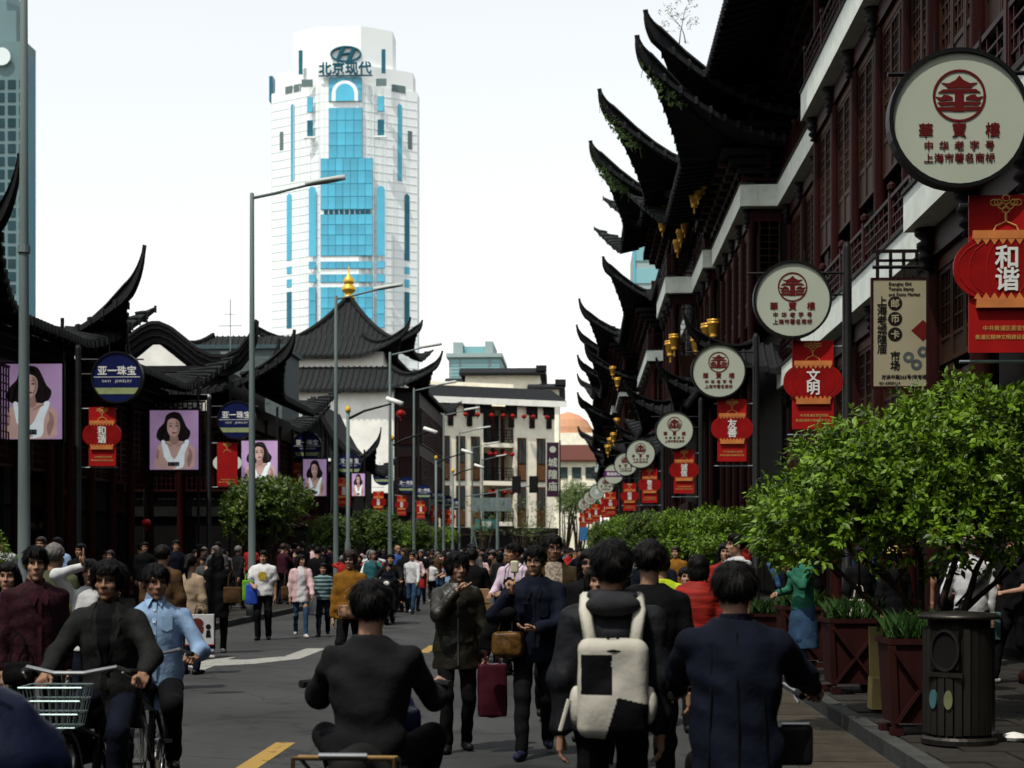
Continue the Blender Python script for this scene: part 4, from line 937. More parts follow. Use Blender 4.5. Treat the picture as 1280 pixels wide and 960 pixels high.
for k, (p0, p1, y0, y1, Y, fret) in enumerate(((-2, 77.5, 455, 549, 40.5, 0), (187.5, 248, 513, 587, 53.5, 1), (302, 347, 551, 605, 56, 0), (379, 408, 574, 620, 66.5, 0), (440, 456, 592, 620, 79, 0))):
    xc, w_ = (xat(p0, Y)+xat(p1, Y))/2, xat(p1, Y)-xat(p0, Y); z0 = zat(y1, xc, Y)
    hh = zat(y0, xc, Y)-z0
    t = empty('portrait_poster', (xc, Y, z0), 0, ['large mauve portrait poster of a long-haired woman at the left picture edge', 'mauve portrait poster in a black fret frame under the gate house', 'mauve portrait poster just beyond the second street lamp', 'mauve portrait poster half hidden behind a red banner', 'smallest mauve portrait poster, half hidden behind a blue sign'][k], 'poster', 'portrait posters on the left row')
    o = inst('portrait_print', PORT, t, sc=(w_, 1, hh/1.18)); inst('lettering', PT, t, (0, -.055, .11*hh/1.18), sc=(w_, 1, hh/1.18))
    MB().b2(-w_/2-.06, w_/2+.06, .003, .12, -.06, hh+.06).build('backing_frame', BLACKW, t)
    MB().b2(-w_/2, -w_/2+.08, .121, .18, -z0+.12, hh+1.2).b2(w_/2-.08, w_/2, .121, .18, -z0+.12, hh+1.2).build('support_post', BLACKW, t)
    if fret:
        inst('fret_frame', KEYM, t, (0, -.01, 0), sc=(w_, 1, hh/1.18)); MB().b2(-w_*.66, w_*.66, .2, .3, hh+.0, hh+.55).build('pale_backboard', PLAST, t)
        MB().b2(-w_*.76, w_*.70, .2, .4, hh+.35, hh+.56).build('pale_lintel', FASC, t)
# ------------------------------------------------------------------ beige market sign board
BEI = M('market_board', (.30, .27, .175), .6, .06, 2); INK = M('ink_black', (.010, .008, .007), .6)
Y = 24.9; x0, x1 = xat(1091, Y), xat(1160, Y); zt_, zb2 = zat(350, x0, Y), zat(483, x0, Y); W_, Hh = 1.05, zt_-zb2
t = empty('market_sign_board', (x0, Y, zb2), 0, 'beige market sign board with black vertical characters and coins', 'sign board')
MB().b2(0, W_, -.03, .03, 0, Hh).build('panel', BEI, t)
MB().b2(-.03, 0, -.04, .04, -.03, Hh+.03).b2(0, W_, -.04, .04, -.03, 0).b2(0, W_, -.04, .04, Hh, Hh+.03).b2(W_, W_+.03, -.04, .04, -.03, Hh+.03).build('frame', WOOD, t)
def put(txt, size, x, z, mat=INK, bold=.002, line=1.0, sx=1): inst('lettering', text_mesh(txt, size, bold, line, 1, mat, sx), t, (x, -.035, z))
put('\n'.join('上海老城隍庙'), .155, .135, Hh*.575, bold=.003, line=.95); put('\n'.join('市场'), .155, .335, Hh*.24, bold=.003, line=.95)
for i, ch in enumerate('邮币卡'):
    zz = Hh*(.775-.145*i); disc(MB(), .11, -.034, -.031, 20, .335, zz).build('character_disc', INK, t); inst('lettering', text_mesh(ch, .14, .003, 1, 1, BEI), t, (.335, -.04, zz))
for i, ln in enumerate(('Shanghai Old', 'Temple Stamp', 'and Coins Market')):
    me = text_mesh(ln, .066, .0025, 1, 1, INK); wdt = max(v.co.x for v in me.vertices); inst('lettering', me, t, (.235+wdt, -.035, Hh*(.955-.047*i)))
put('方浜中路265号(华宝楼)', .07, .48, Hh*.085, bold=.001); put('021-23029114', .055, .25, Hh*.03, bold=.001)
COIN = M('coin_grey', (.06, .07, .07), .5)
for cx, cz in ((.54, .27), (.66, .20), (.76, .32)): ring(cx, Hh*cz, .085, .085, .6, -.034, -.031, 20).build('coin_print', COIN, t)
MB().prism([(.58, Hh*.52), (.76, Hh*.42), (.94, Hh*.52), (.76, Hh*.62)], -.034, -.031).build('red_diamond', SIGNR, t)
MB().tube([(0, .02, Hh+.2), (W_+.6, .02, Hh+.2)], .03, 6).build('bracket', BLKM, t)
m = MB()
for k in range(5): m.b2(.05+k*.2, .10+k*.2, 0, .03, Hh+.03, Hh+.42)
m.b2(-.02, W_, 0, .04, Hh+.42, Hh+.47).b2(.1, W_, 0, .03, Hh+.28, Hh+.32); m.build('top_fret', BLACKW, t)
# ------------------------------------------------------------------ purple vertical temple sign, traffic mast
Y = 168; t = empty('vertical_sign', (xat(691, Y), Y, 0), 0, 'tall dark purple vertical sign with pale characters beside the cream building', 'sign')
z0, z1 = zat(621, -2, Y), zat(553, -2, Y)
MB().b2(-.62, .62, -.15, .15, z0, z1).build('panel', M('deep_purple', (.035, .012, .03), .5), t)
inst('lettering', text_mesh('\n'.join('城隍庙'), 1.0, .02, 1.25, 1, SIGNW), t, (0, -.17, (z0+z1)/2-.5)); disc(MB(), .34, -.19, -.151, 16, 0, z1-.75).build('emblem', SIGNW, t)
MB().tube([(.75, .1, .1), (.75, .1, z1+.2)], .08, 8).build('post', BLKM, t)
Y = 118; t = empty('traffic_mast', (xat(622, Y), Y, .1), 0, 'traffic signal mast with two black signal heads before the cream building', 'traffic signal')
mz = zat(612, -6, Y)-.1; rx = xat(672, Y)-xat(622, Y)
MB().tube([(0, 0, 0), (0, 0, mz)], [.14, .10], 10).build('pole', PIPE, t); MB().tube([(0, 0, mz-.1), (rx, 0, mz+.35)], [.06, .04], 8).build('arm', PIPE, t)
MB().tube([(0, 0, mz-.2), (-2.4, 0, mz-.5)], [.05, .04], 8).build('arm', PIPE, t)
for px in (645.5, 667): x = xat(px, Y)-xat(622, Y); MB().b2(x-.27, x+.27, -.25, -.05, mz-.2, mz+.95).b2(x-.33, x+.33, -.05, .0, mz-.25, mz+1.0).build('signal_head', BLKM, t)
MB().b2(-1.9, 1.0, -.12, -.05, mz-1.6, mz-.6).build('direction_plate', GREYM, t)
Y = 84; t = empty('street_name_post', (xat(590, Y), Y, 0), 0, 'thin tripod frame of grey poles standing on the far road', 'pole frame')
MB().tube([(-.5, 0, 0), (.15, 0, 2.9)], .035, 6).build('leg', PIPE, t); MB().tube([(.6, 0, 0), (.05, 0, 2.9)], .035, 6).build('leg', PIPE, t); MB().tube([(.1, .7, 0), (.1, 0, 2.9)], .035, 6).build('leg', PIPE, t); MB().tube([(-.25, -.03, 1.3), (.33, -.03, 1.3)], .03, 6).build('brace', PIPE, t)
t = empty('shop_sign_box', at(607, 655, 120), 0, 'small green shop light box under the cream building', 'sign'); MB().b2(-.8, .8, -.1, .1, -.35, .35).build('panel', M('sign_teal', (.03, .14, .13), .5), t); inst('lettering', text_mesh('茶楼', .45, .01, 1, 1, WHT), t, (0, -.11, 0)); MB().tube([(0, .05, -3.3), (0, .05, -.35)], .05, 6).build('post', BLKM, t)
t = empty('shop_sign_box', at(730, 668, 110), 0, 'small blue notice board far down the right side', 'sign'); MB().b2(-.3, .3, -.05, .05, -.4, .5).build('panel', M('sign_azure', (.03, .12, .28), .5), t); MB().tube([(0, .0, -1.2), (0, .0, -.4)], .04, 6).build('post', BLKM, t)
# red lanterns on the cream building and the left row
RL = MB().lathe([(.10, 0), (.24, .06), (.36, .2), (.38, .32), (.34, .44), (.22, .56), (.10, .62)], 12).mesh('lantern_body', REDL, True)
RT = MB().lathe([(.03, -.3), (.06, -.27), (.05, 0)], 6).mesh('tassel', REDL)
k = 0
for row, z in enumerate((12.4, 9.3, 6.2)):
    for u in ((.07, .20, .30, .42, .52, .60, .70, .78, .90) if row == 0 else (.42, .47, .55, .61)):
        p = A0+dv*u; nrm = Vector((dv.y, -dv.x)).normalized(); q = p+nrm*(1.0 if row == 0 else .6)
        t = empty('red_lantern', (q.x, q.y, z*CK-.55), 0, 'red paper lantern under the cream building %s, %s from the left' % (['eave', 'upper balcony', 'lower balcony'][row], ['first', 'second', 'third', 'fourth', 'fifth', 'sixth', 'seventh', 'eighth', 'ninth'][k % 9]), 'lantern', 'red lanterns on the cream building')
        inst('lantern_body', RL, t, sc=.75); inst('tassel', RT, t, sc=.75); MB().tube([(0, 0, .45), (0, 0, 1.0)], .015, 4).build('cord', BLKM, t); k += 1
    k = 0
for i, (px, py, Y) in enumerate(((327, 513, 130), (501, 517, 132), (183, 645, 44))):
    p = at(px, py, Y); t = empty('red_lantern', (p[0], p[1], p[2]-.3), 0, ['red paper lantern at the white wall window of the hall', 'red paper lantern at the dark gallery of the hall', 'small glowing red lantern inside the dark left shop front'][i], 'lantern'); inst('lantern_body', RL, t, sc=1.0 if i < 2 else .35); inst('tassel', RT, t, sc=1.0 if i < 2 else .35)
    MB().tube([(0, 0, .48 if i < 2 else .2), (0, 0, .9)], .015, 4).build('cord', BLKM, t)
# ------------------------------------------------------------------ trees, planters, bin
BARK = M('bark', (.035, .024, .016), .85, .4, 14, .4, stretch=(1, 1, .3))
def leafmat(name, c1, c2):
    m = bpy.data.materials.new(name); m.use_nodes = True; n = m.node_tree.nodes; L = m.node_tree.links; b = n['Principled BSDF']
    b.inputs['Roughness'].default_value = .45; b.inputs['Specular IOR Level'].default_value = .25
    g = n.new('ShaderNodeNewGeometry'); tc = n.new('ShaderNodeTexCoord'); nz = n.new('ShaderNodeTexNoise'); nz.inputs['Scale'].default_value = 3.5; L.new(tc.outputs['Object'], nz.inputs['Vector'])
    ad = n.new('ShaderNodeMath'); ad.operation = 'MULTIPLY_ADD'; ad.inputs[1].default_value = .55; L.new(g.outputs['Random Per Island'], ad.inputs[0]); 
    sb = n.new('ShaderNodeMath'); sb.operation = 'SUBTRACT'; sb.inputs[1].default_value = .22; L.new(nz.outputs['Fac'], sb.inputs[0]); L.new(sb.outputs[0], ad.inputs[2])
    r = n.new('ShaderNodeValToRGB'); e = r.color_ramp.elements; e[0].position = .1; e[0].color = (*c1, 1); e[1].position = .85; e[1].color = (*c2, 1); L.new(ad.outputs[0], r.inputs[0]); L.new(r.outputs[0], b.inputs['Base Color'])
    tr = n.new('ShaderNodeBsdfTranslucent'); L.new(r.outputs[0], tr.inputs[0]); mx = n.new('ShaderNodeMixShader'); mx.inputs[0].default_value = .22
    L.new(b.outputs[0], mx.inputs[1]); L.new(tr.outputs[0], mx.inputs[2]); L.new(mx.outputs[0], n['Material Output'].inputs[0])
    MATS[name] = m; return m
LEAF = leafmat('leaf_glossy', (.008, .024, .003), (.15, .26, .012)); LEAF2 = leafmat('leaf_mid', (.010, .026, .005), (.085, .135, .014)); LEAF3 = leafmat('leaf_pale', (.06, .10, .025), (.14, .20, .06))
def crown_mesh(name, seed, blobs, ntw, leaf, mat, per=9, droop=.1):
    """twigs spread over lumpy blobs, each twig a rosette of leaves"""
    rr = np.random.default_rng(seed); V = []; F = []
    tot = sum(b[3]*b[4]*b[5] for b in blobs); 
    for bi, (cx, cy, cz, rx, ry, rz) in enumerate(blobs):
        n = max(10, int(ntw*(rx*ry*rz)**.7/sum((q[3]*q[4]*q[5])**.7 for q in blobs)))
        for i in range(n):
            d = rr.normal(size=3); d /= np.linalg.norm(d)
            if d[2] < -.35 and rr.random() < .6: d[2] *= -1
            rad = 1-abs(rr.normal())*.22 if rr.random() < .8 else rr.random()**.5
            rad *= 1+.12*math.sin(5*d[0]+7*d[1]+3*d[2]+seed)
            p = np.array((cx, cy, cz))+d*rad*np.array((rx, ry, rz))
            ax = d*np.array((1, 1, .6))+np.array((0, 0, .55))+rr.normal(size=3)*.35; ax /= np.linalg.norm(ax)
            u = np.cross(ax, (0.3, .2, 1.0)); u /= np.linalg.norm(u)+1e-9; v = np.cross(ax, u)
            for k in range(per):
                a = k*2.4+rr.random(); el_ = rr.uniform(.15, 1.1); L = leaf*rr.uniform(.65, 1.2); off = ax*(k/per)*leaf*1.8
                dir_ = (u*math.cos(a)+v*math.sin(a))*math.cos(el_)+ax*math.sin(el_); side = np.cross(dir_, ax); side /= np.linalg.norm(side)+1e-9
                nrm = np.cross(side, dir_); w_ = L*.24; q = p+off; o = len(V)
                V += [q, q+dir_*L*.5+side*w_-nrm*w_*.3, q+dir_*L-np.array((0, 0, droop*L)), q+dir_*L*.5-side*w_-nrm*w_*.3]
                F += [(o, o+1, o+2), (o, o+2, o+3)]
    me = bpy.data.meshes.new(name); me.from_pydata([tuple(x) for x in V], [], F); me.materials.append(mat); me.polygons.foreach_set('use_smooth', [False]*len(F)); return me
def branches(name, seed, base, targets, r0, stems=4):
    rr = np.random.default_rng(seed); m = MB()
    for i, t in enumerate(targets):
        s = Vector(base)+Vector((math.cos(i*2.1)*.05*min(stems, 3), math.sin(i*2.1)*.05, 0)); e = Vector(t); mid = s.lerp(e, .45)+Vector((rr.uniform(-.15, .15), rr.uniform(-.12, .12), .05*abs(e.z-s.z)))
        path = [s, s.lerp(mid, .5)+Vector((rr.uniform(-.04, .04), 0, .04)), mid, mid.lerp(e, .55)+Vector((rr.uniform(-.08, .08), rr.uniform(-.08, .08), .05)), e]
        m.tube(path, [r0, r0*.85, r0*.62, r0*.42, r0*.15], 6)
        for k in range(3):
            p = mid.lerp(e, .15+.28*k); q = p+Vector((rr.uniform(-.45, .45), rr.uniform(-.35, .35), rr.uniform(.1, .5))); m.tube([p, p.lerp(q, .5)+Vector((0, 0, .04)), q], [r0*.4, r0*.3, r0*.1], 5)
    return m.mesh(name, BARK, True)
# big tree near the bin
TX, TYY = 3.17, 14.6
t = empty('street_tree', (TX, TYY, .80), 0, 'nearest leafy tree with several stems, in a planter behind the litter bin', 'tree', 'small street trees on the right pavement')
bl = [(-.95, -.1, 1.15, .62, .6, .48), (-.35, 0, 1.45, .75, .7, .62), (.35, .1, 1.75, .75, .7, .62), (.95, .2, 1.5, .7, .7, .65), (-1.2, 0, .98, .42, .45, .33), (.1, 0, 1.05, .8, .7, .38), (-.7, .3, 1.5, .5, .5, .45), (1.35, .2, 1.05, .55, .6, .5)]
inst('crown', crown_mesh('crown', 3, bl, 2700, .088, LEAF, 9), t)
inst('trunk', branches('trunk', 5, (0, 0, -.1), [(-.9, 0, 1.0), (-.3, .1, 1.6), (.3, 0, 1.8), (.9, .1, 1.5), (-1.2, -.1, .9), (1.2, .2, 1.0), (-.6, -.3, .8)], .042), t)
# street tree kinds
def kind(seed, leaf, ntw, mat, h=1.0):
    rr = np.random.default_rng(seed)
    bl = [(rr.uniform(-.55, .55), rr.uniform(-.5, .5), 2.0*h+rr.uniform(-.35, .45), rr.uniform(.5, .75), rr.uniform(.5, .7), rr.uniform(.42, .6)) for _ in range(8)]
    return crown_mesh('crown', seed, bl, ntw, leaf, mat, 8), branches('trunk', seed, (0, 0, 0), [(b[0]*.9, b[1]*.9, b[2]) for b in bl], .05)
K1 = kind(11, .115, 1500, LEAF); K2 = kind(12, .13, 1100, LEAF2); K3 = kind(13, .13, 1100, LEAF)
PLM = M('planter_wood', (.022, .006, .005), .6, .3, 5, .2, stretch=(1, 1, .3)); PLS = MATS['ground_soil']
GRASS = M('planter_grass', (.02, .05, .01), .6, .4, 9)
gm = MB(); rr = np.random.default_rng(4)
for i in range(170):
    x, y = rr.uniform(-.26, .26, 2); a = rr.uniform(0, 6.28); l = rr.uniform(.12, .26); c, s = math.cos(a), math.sin(a); sp_ = rr.uniform(.2, .9)
    gm.add([(x-s*.008, y+c*.008, 0), (x+s*.008, y-c*.008, 0), (x+c*l*sp_*.5+s*.006, y+s*l*sp_*.5-c*.006, l*.7), (x+c*l*sp_, y+s*l*sp_, l)], [(0, 1, 2), (0, 2, 3)])
GRM = gm.mesh('ground_cover', GRASS)
def planter(label, X, Y, w=.58, h=.80, z=.133):
    p = empty('planter', (X, Y, z), R(3), label, 'planter', 'wooden planters on the pavements')
    MB().box(0, 0, h/2+.05, w*.80, w*.80, h-.1, top=(1.17, 1.17)).build('box', PLM, p)
    MB().b2(-w/2, w/2, -w/2, w/2, h-.05, h).build('rim', PLM, p)
    for sx in (-1, 1):
        for sy in (-1, 1): MB().b2(sx*w*.36-.05, sx*w*.36+.05, sy*w*.36-.05, sy*w*.36+.05, 0, .06).build('foot', PLM, p)
    for a, b in (((-w*.38, .10), (w*.42, h-.1)), ((w*.38, .10), (-w*.42, h-.1))): MB().bar((a[0], -w*.41-.01, a[1]), (b[0], -w*.465-.012, b[1]), .05, .03).build('cross_brace', PLM, p)
    for s in (-1, 1): MB().bar((s*w*.395, -w*.40-.008, .08), (s*w*.465, -w*.465-.008, h-.06), .06, .04).build('corner_strip', PLM, p)
    tag(inst('ground_cover', GRM, p, (0, 0, h), sc=(w/.58, w/.58, 1)), kind='stuff')
    return p
planter('planter box with crossed braces, standing in front of the denim-skirted woman', xat(1066, 17.3), 17.45)
planter('planter box next to the litter bin, half hidden by it', xat(1143, 13.5), 13.55, .52)
planter('planter box behind the litter bin with the big tree in it', TX, TYY, .62, .72)
planter('low planter box farther along the right kerb, below the leaning tree', xat(962, 25), 25.2, .7, .55)
planter('planter box beyond the woman in green, partly hidden', xat(1005, 20.8), 21.2, .58)
T_R = [(30.0, 3.9, .9, K1, 1.9), (39, 3.6, .85, K3, 4), (47, 3.0, .9, K1, 2.5), (54.5, 2.7, .95, K2, .8), (61.5, 2.3, .95, K3, 5.2), (69.5, 2.0, 1.0, K1, 3.3), (78, 1.7, 1.0, K2, 1.2), (88, 1.6, 1.0, K3, 2.2), (99, 1.5, 1.0, K2, 4.4)]
for i, (Y, X, s, kd, rz) in enumerate(T_R):
    t = empty('street_tree', (X, Y, .118), rz, 'small leafy right-hand kerb tree, %s beyond the one by the bin' % ORD[i].replace('nearest', 'first'), 'tree', 'small street trees on the right pavement'); t.scale = (s, s, s)
    inst('crown', kd[0], t); inst('trunk', kd[1], t)
for i, (Y, X, s, kd, rz) in enumerate([(25.5, -9.95, .62, K3, 1), (47.5, -9.2, 1.25, K2, 0), (60, -9.3, .95, K2, 2), (69, -9.0, 1.1, K2, 3), (78, -9.2, 1.0, K3, 4), (88, -9.2, 1.05, K2, 5), (99, -9.4, 1.0, K2, 1.5), (112, -9.6, 1.05, K3, 2.6)]):
    t = empty('street_tree', (X, Y, .118), rz, 'small leafy tree on the left kerb, %s from the camera' % ORD[i], 'tree', 'small street trees on the left pavement'); t.scale = (s, s, s)
    inst('crown', kd[0], t); inst('trunk', kd[1], t)
# taller sparse trees at the end of the street
def tall(seed, ntw, mat, leaf):
    rr = np.random.default_rng(seed); bl = [(rr.uniform(-2.2, 2.2), rr.uniform(-2, 2), rr.uniform(4.5, 9), rr.uniform(1, 1.7), rr.uniform(1, 1.6), rr.uniform(.9, 1.5)) for _ in range(11)]
    return crown_mesh('crown', seed, bl, ntw, leaf, mat, 6), branches('trunk', seed, (0, 0, 0), [(b[0]*.9, b[1]*.9, b[2]) for b in bl], .14)
W1 = tall(21, 900, LEAF3, .28); W2 = tall(22, 150, LEAF3, .22)
for i, (px, Y, s, kd) in enumerate(((722, 195, 1.0, W1), (706, 232, 1.1, W1), (655, 122, .62, W2), (606, 116, .6, W2), (676, 119, .55, W2))):
    t = empty('street_tree', (xat(px, Y), Y, 0), i*1.3, ['tall pale green tree at the end of the street beside the purple sign', 'tall pale tree farthest down the street', 'nearly bare young tree before the cream building, tallest', 'nearly bare young tree left of the traffic mast', 'nearly bare young tree right of the traffic mast'][i], 'tree', 'taller trees at the end of the street'); t.scale = (s, s, s)
    inst('crown', kd[0], t); inst('trunk', kd[1], t)
t = empty('roof_shrub', at(852, 44, 57), 0, 'sparse shrub growing on the topmost roof corner', 'shrub')
inst('foliage', crown_mesh('foliage', 31, [(0, 0, .3, .6, .3, .5), (-.5, 0, .75, .4, .2, .3), (.1, 0, 1.0, .4, .2, .3)], 60, .09, LEAF3, 4), t); inst('stem', branches('stem', 31, (0, 0, -.3), [(-.5, 0, .8), (.2, 0, 1.1)], .02), t)
# litter bin
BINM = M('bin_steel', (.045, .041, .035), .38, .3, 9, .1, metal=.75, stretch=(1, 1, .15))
bx0, by0 = xat(1202, 12.75), 12.85
t = empty('litter_bin', (bx0, by0, .133), 0, 'round slatted steel litter bin with two oval openings on the pavement edge', 'litter bin')
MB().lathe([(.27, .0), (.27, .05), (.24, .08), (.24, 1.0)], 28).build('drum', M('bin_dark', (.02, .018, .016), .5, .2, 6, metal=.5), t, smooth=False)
slm = MB()
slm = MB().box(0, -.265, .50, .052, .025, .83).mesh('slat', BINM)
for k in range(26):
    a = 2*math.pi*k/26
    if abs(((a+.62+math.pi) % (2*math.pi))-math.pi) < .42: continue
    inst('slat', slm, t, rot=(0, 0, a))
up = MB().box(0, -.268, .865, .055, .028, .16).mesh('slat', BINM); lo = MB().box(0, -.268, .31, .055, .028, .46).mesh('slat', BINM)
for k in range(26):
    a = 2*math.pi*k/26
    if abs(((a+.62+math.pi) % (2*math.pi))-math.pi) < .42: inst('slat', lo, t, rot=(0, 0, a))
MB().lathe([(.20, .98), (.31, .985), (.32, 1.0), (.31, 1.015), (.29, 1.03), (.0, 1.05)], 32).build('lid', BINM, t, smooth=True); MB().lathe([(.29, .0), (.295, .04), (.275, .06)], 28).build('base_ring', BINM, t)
for sgn in (-.62, ):
    c, s = math.cos(sgn), math.sin(sgn)
    o = ring(0, 0, .12, .165, .16, -.022, .012, 28).build('opening_rim', BINM, t, (.262*s, -.262*c, .745), (0, 0, sgn))
    MB().box(0, 0, 0, .22, .02, .30).build('opening_dark', DARKIN, t, (.255*s, -.255*c, .745), (0, 0, sgn))
    MB().box(0, 0, 0, .30, .03, .035).build('opening_shelf', BINM, t, (.272*s, -.272*c, .555), (0, 0, sgn))
for k, a in enumerate((-.95, -.5)): MB().prism([(.035*math.cos(q), .075*math.sin(q)) for q in np.linspace(0, 2*math.pi, 15)[:-1]], -.01, .01).build('recycling_sticker', M('sticker_%d' % k, ((.04, .10, .11), (.13, .14, .07))[k], .5), t, (.288*math.sin(a), -.288*math.cos(a), .36), (0, 0, a))
# leaning yellow dust pan and crumpled paper
t = empty('dust_pan', (xat(1101, 15.3), 15.4, .133), 0, 'upright cream dust pan with handle leaning between the two planters', 'dust pan')
YC = M('cream_plastic', (.34, .27, .10), .5, .2, 4)
MB().b2(-.08, .08, -.015, .015, .30, .80).build('back_panel', YC, t, rot=(R(-6), 0, 0)); MB().prism([(-.09, .02), (.12, .02), (.16, .16), (.06, .30), (-.08, .32)], -.12, .12).build('pan', YC, t); MB().tube([(0, .03, .75), (.02, .08, 1.05)], .014, 6).build('handle', BLKM, t)
rr = np.random.default_rng(9); pm_ = MB(); v = []; f = []
for i in range(5):
    for j in range(8): a = 2*math.pi*j/8; r_ = (.02, .06, .07, .055, .015)[i]*rr.uniform(.7, 1.25); v.append((r_*1.25*math.cos(a), r_*math.sin(a), (.0, .01, .035, .06, .075)[i]))
for i in range(4):
    for j in range(8): f.append((i*8+j, i*8+(j+1) % 8, i*8+8+(j+1) % 8, i*8+8+j))
f += [tuple(range(7, -1, -1)), tuple(32+j for j in range(8))]
tag(pm_.add(v, f).build('crumpled_paper', WHT, None, (xat(1269, 12.9), 12.95, .133)), 'white crumpled paper lying on the pavement beside the bin', 'paper')
# ------------------------------------------------------------------ people: implicit surfaces turned into meshes
def _seg(P, a, b, r1, r2):
    a = np.asarray(a, np.float32); b = np.asarray(b, np.float32); pa = P-a; ba = b-a
    h = np.clip((pa@ba)/max(1e-9, float(ba@ba)), 0, 1); q = pa-h[..., None]*ba
    return np.sqrt((q*q).sum(-1))-(r1+(r2-r1)*h)
def _ell(P, c, r, M3=None):
    p = P-np.asarray(c, np.float32)
    if M3 is not None: p = p@np.asarray(M3, np.float32)
    r = np.asarray(r, np.float32); k0 = np.sqrt(((p/r)**2).sum(-1)); k1 = np.sqrt(((p/(r*r))**2).sum(-1))+1e-9
    return k0*(k0-1)/k1
def _loft(P, zs, cx, cy, rx, ry):
    z = P[..., 2]; x = (P[..., 0]-np.interp(z, zs, cx))/np.interp(z, zs, rx); y = (P[..., 1]-np.interp(z, zs, cy))/np.interp(z, zs, ry)
    d = (np.sqrt(x*x+y*y)-1)*np.minimum(np.interp(z, zs, rx), np.interp(z, zs, ry))
    return np.maximum(d, np.maximum(zs[0]-z, z-zs[-1]))
def smin(a, b, k):
    h = np.clip(.5+.5*(b-a)/k, 0, 1); return b+(a-b)*h-k*h*(1-h)
def _prim(P, p):
    t = p[0]
    if t == 'c': return _seg(P, *p[1:5])
    if t == 'e': return _ell(P, *p[1:])
    if t == 'l': return _loft(P, *p[1:])
    if t == 'h':
        th, z0, z1 = p[3:6]; u = np.clip((P[..., 2]-z0)/(z1-z0), 0, 1); return _ell(P, p[1], p[2])-th*u*u*(3-2*u)+.004*(1-u)
    if t == 'b':
        c, h, r = p[1:4]; q = np.abs(P-np.asarray(c, np.float32))-np.asarray(h, np.float32)
        return np.sqrt((np.maximum(q, 0)**2).sum(-1))+np.minimum(q.max(-1), 0)-r
def _bounds(p):
    if p[0] == 'c': r = max(p[3], p[4]); A = np.array([p[1], p[2]]); return A.min(0)-r, A.max(0)+r
    if p[0] == 'h': return np.array(p[1])-np.array(p[2])-p[3], np.array(p[1])+np.array(p[2])+p[3]
    if p[0] == 'e': r = max(p[2]) if len(p) > 3 and p[3] is not None else np.array(p[2]); return np.array(p[1])-r, np.array(p[1])+r
    if p[0] == 'l': return np.array((min(np.array(p[2])-p[4]), min(np.array(p[3])-p[5]), p[1][0])), np.array((max(np.array(p[2])+p[4]), max(np.array(p[3])+p[5]), p[1][-1]))
    if p[0] == 'b': return np.array(p[1])-np.array(p[2])-p[3], np.array(p[1])+np.array(p[2])+p[3]
def surfnet(F, org, h):
    nx, ny, nz = F.shape; S_ = F < 0
    c = [S_[i:nx-1+i, j:ny-1+j, k:nz-1+k] for i in (0, 1) for j in (0, 1) for k in (0, 1)]
    s = sum(x.astype(np.int8) for x in c); act = (s > 0) & (s < 8); I = np.argwhere(act)
    if len(I) == 0: return np.zeros((0, 3)), np.zeros((0, 4), int)
    idx = -np.ones(act.shape, np.int64); idx[act] = np.arange(len(I))
    acc = np.zeros((len(I), 3)); cnt = np.zeros(len(I)); off = [(i, j, k) for i in (0, 1) for j in (0, 1) for k in (0, 1)]
    val = [F[I[:, 0]+o[0], I[:, 1]+o[1], I[:, 2]+o[2]] for o in off]
    for a in range(8):
        for b in range(a+1, 8):
            if sum(abs(off[a][q]-off[b][q]) for q in range(3)) != 1: continue
            f0, f1 = val[a], val[b]; mk = (f0 < 0) != (f1 < 0)
            t = np.where(mk, f0/np.where(mk, f0-f1, 1), 0)
            acc += mk[:, None]*(np.array(off[a])+t[:, None]*(np.array(off[b])-np.array(off[a]))); cnt += mk
    V = (I+acc/cnt[:, None])*h+org; Q = []
    for ax in range(3):
        o = [slice(None)]*3; lo = list(o); hi = list(o); lo[ax] = slice(0, -1); hi[ax] = slice(1, None)
        A, B_ = S_[tuple(lo)], S_[tuple(hi)]; e = np.argwhere(A != B_)
        u, v = [(1, 2), (2, 0), (0, 1)][ax]; e = e[(e[:, u] > 0) & (e[:, v] > 0) & (e[:, u] < F.shape[u]-1) & (e[:, v] < F.shape[v]-1)]
        def cell(du, dv_):
            q = e.copy(); q[:, u] -= du; q[:, v] -= dv_; return idx[q[:, 0], q[:, 1], q[:, 2]]
        quad = np.stack([cell(1, 1), cell(0, 1), cell(0, 0), cell(1, 0)], 1); fl = ~A[e[:, 0], e[:, 1], e[:, 2]]
        quad[fl] = quad[fl][:, ::-1]; Q.append(quad)
    Q = np.concatenate(Q); return V, Q[(Q >= 0).all(1)]
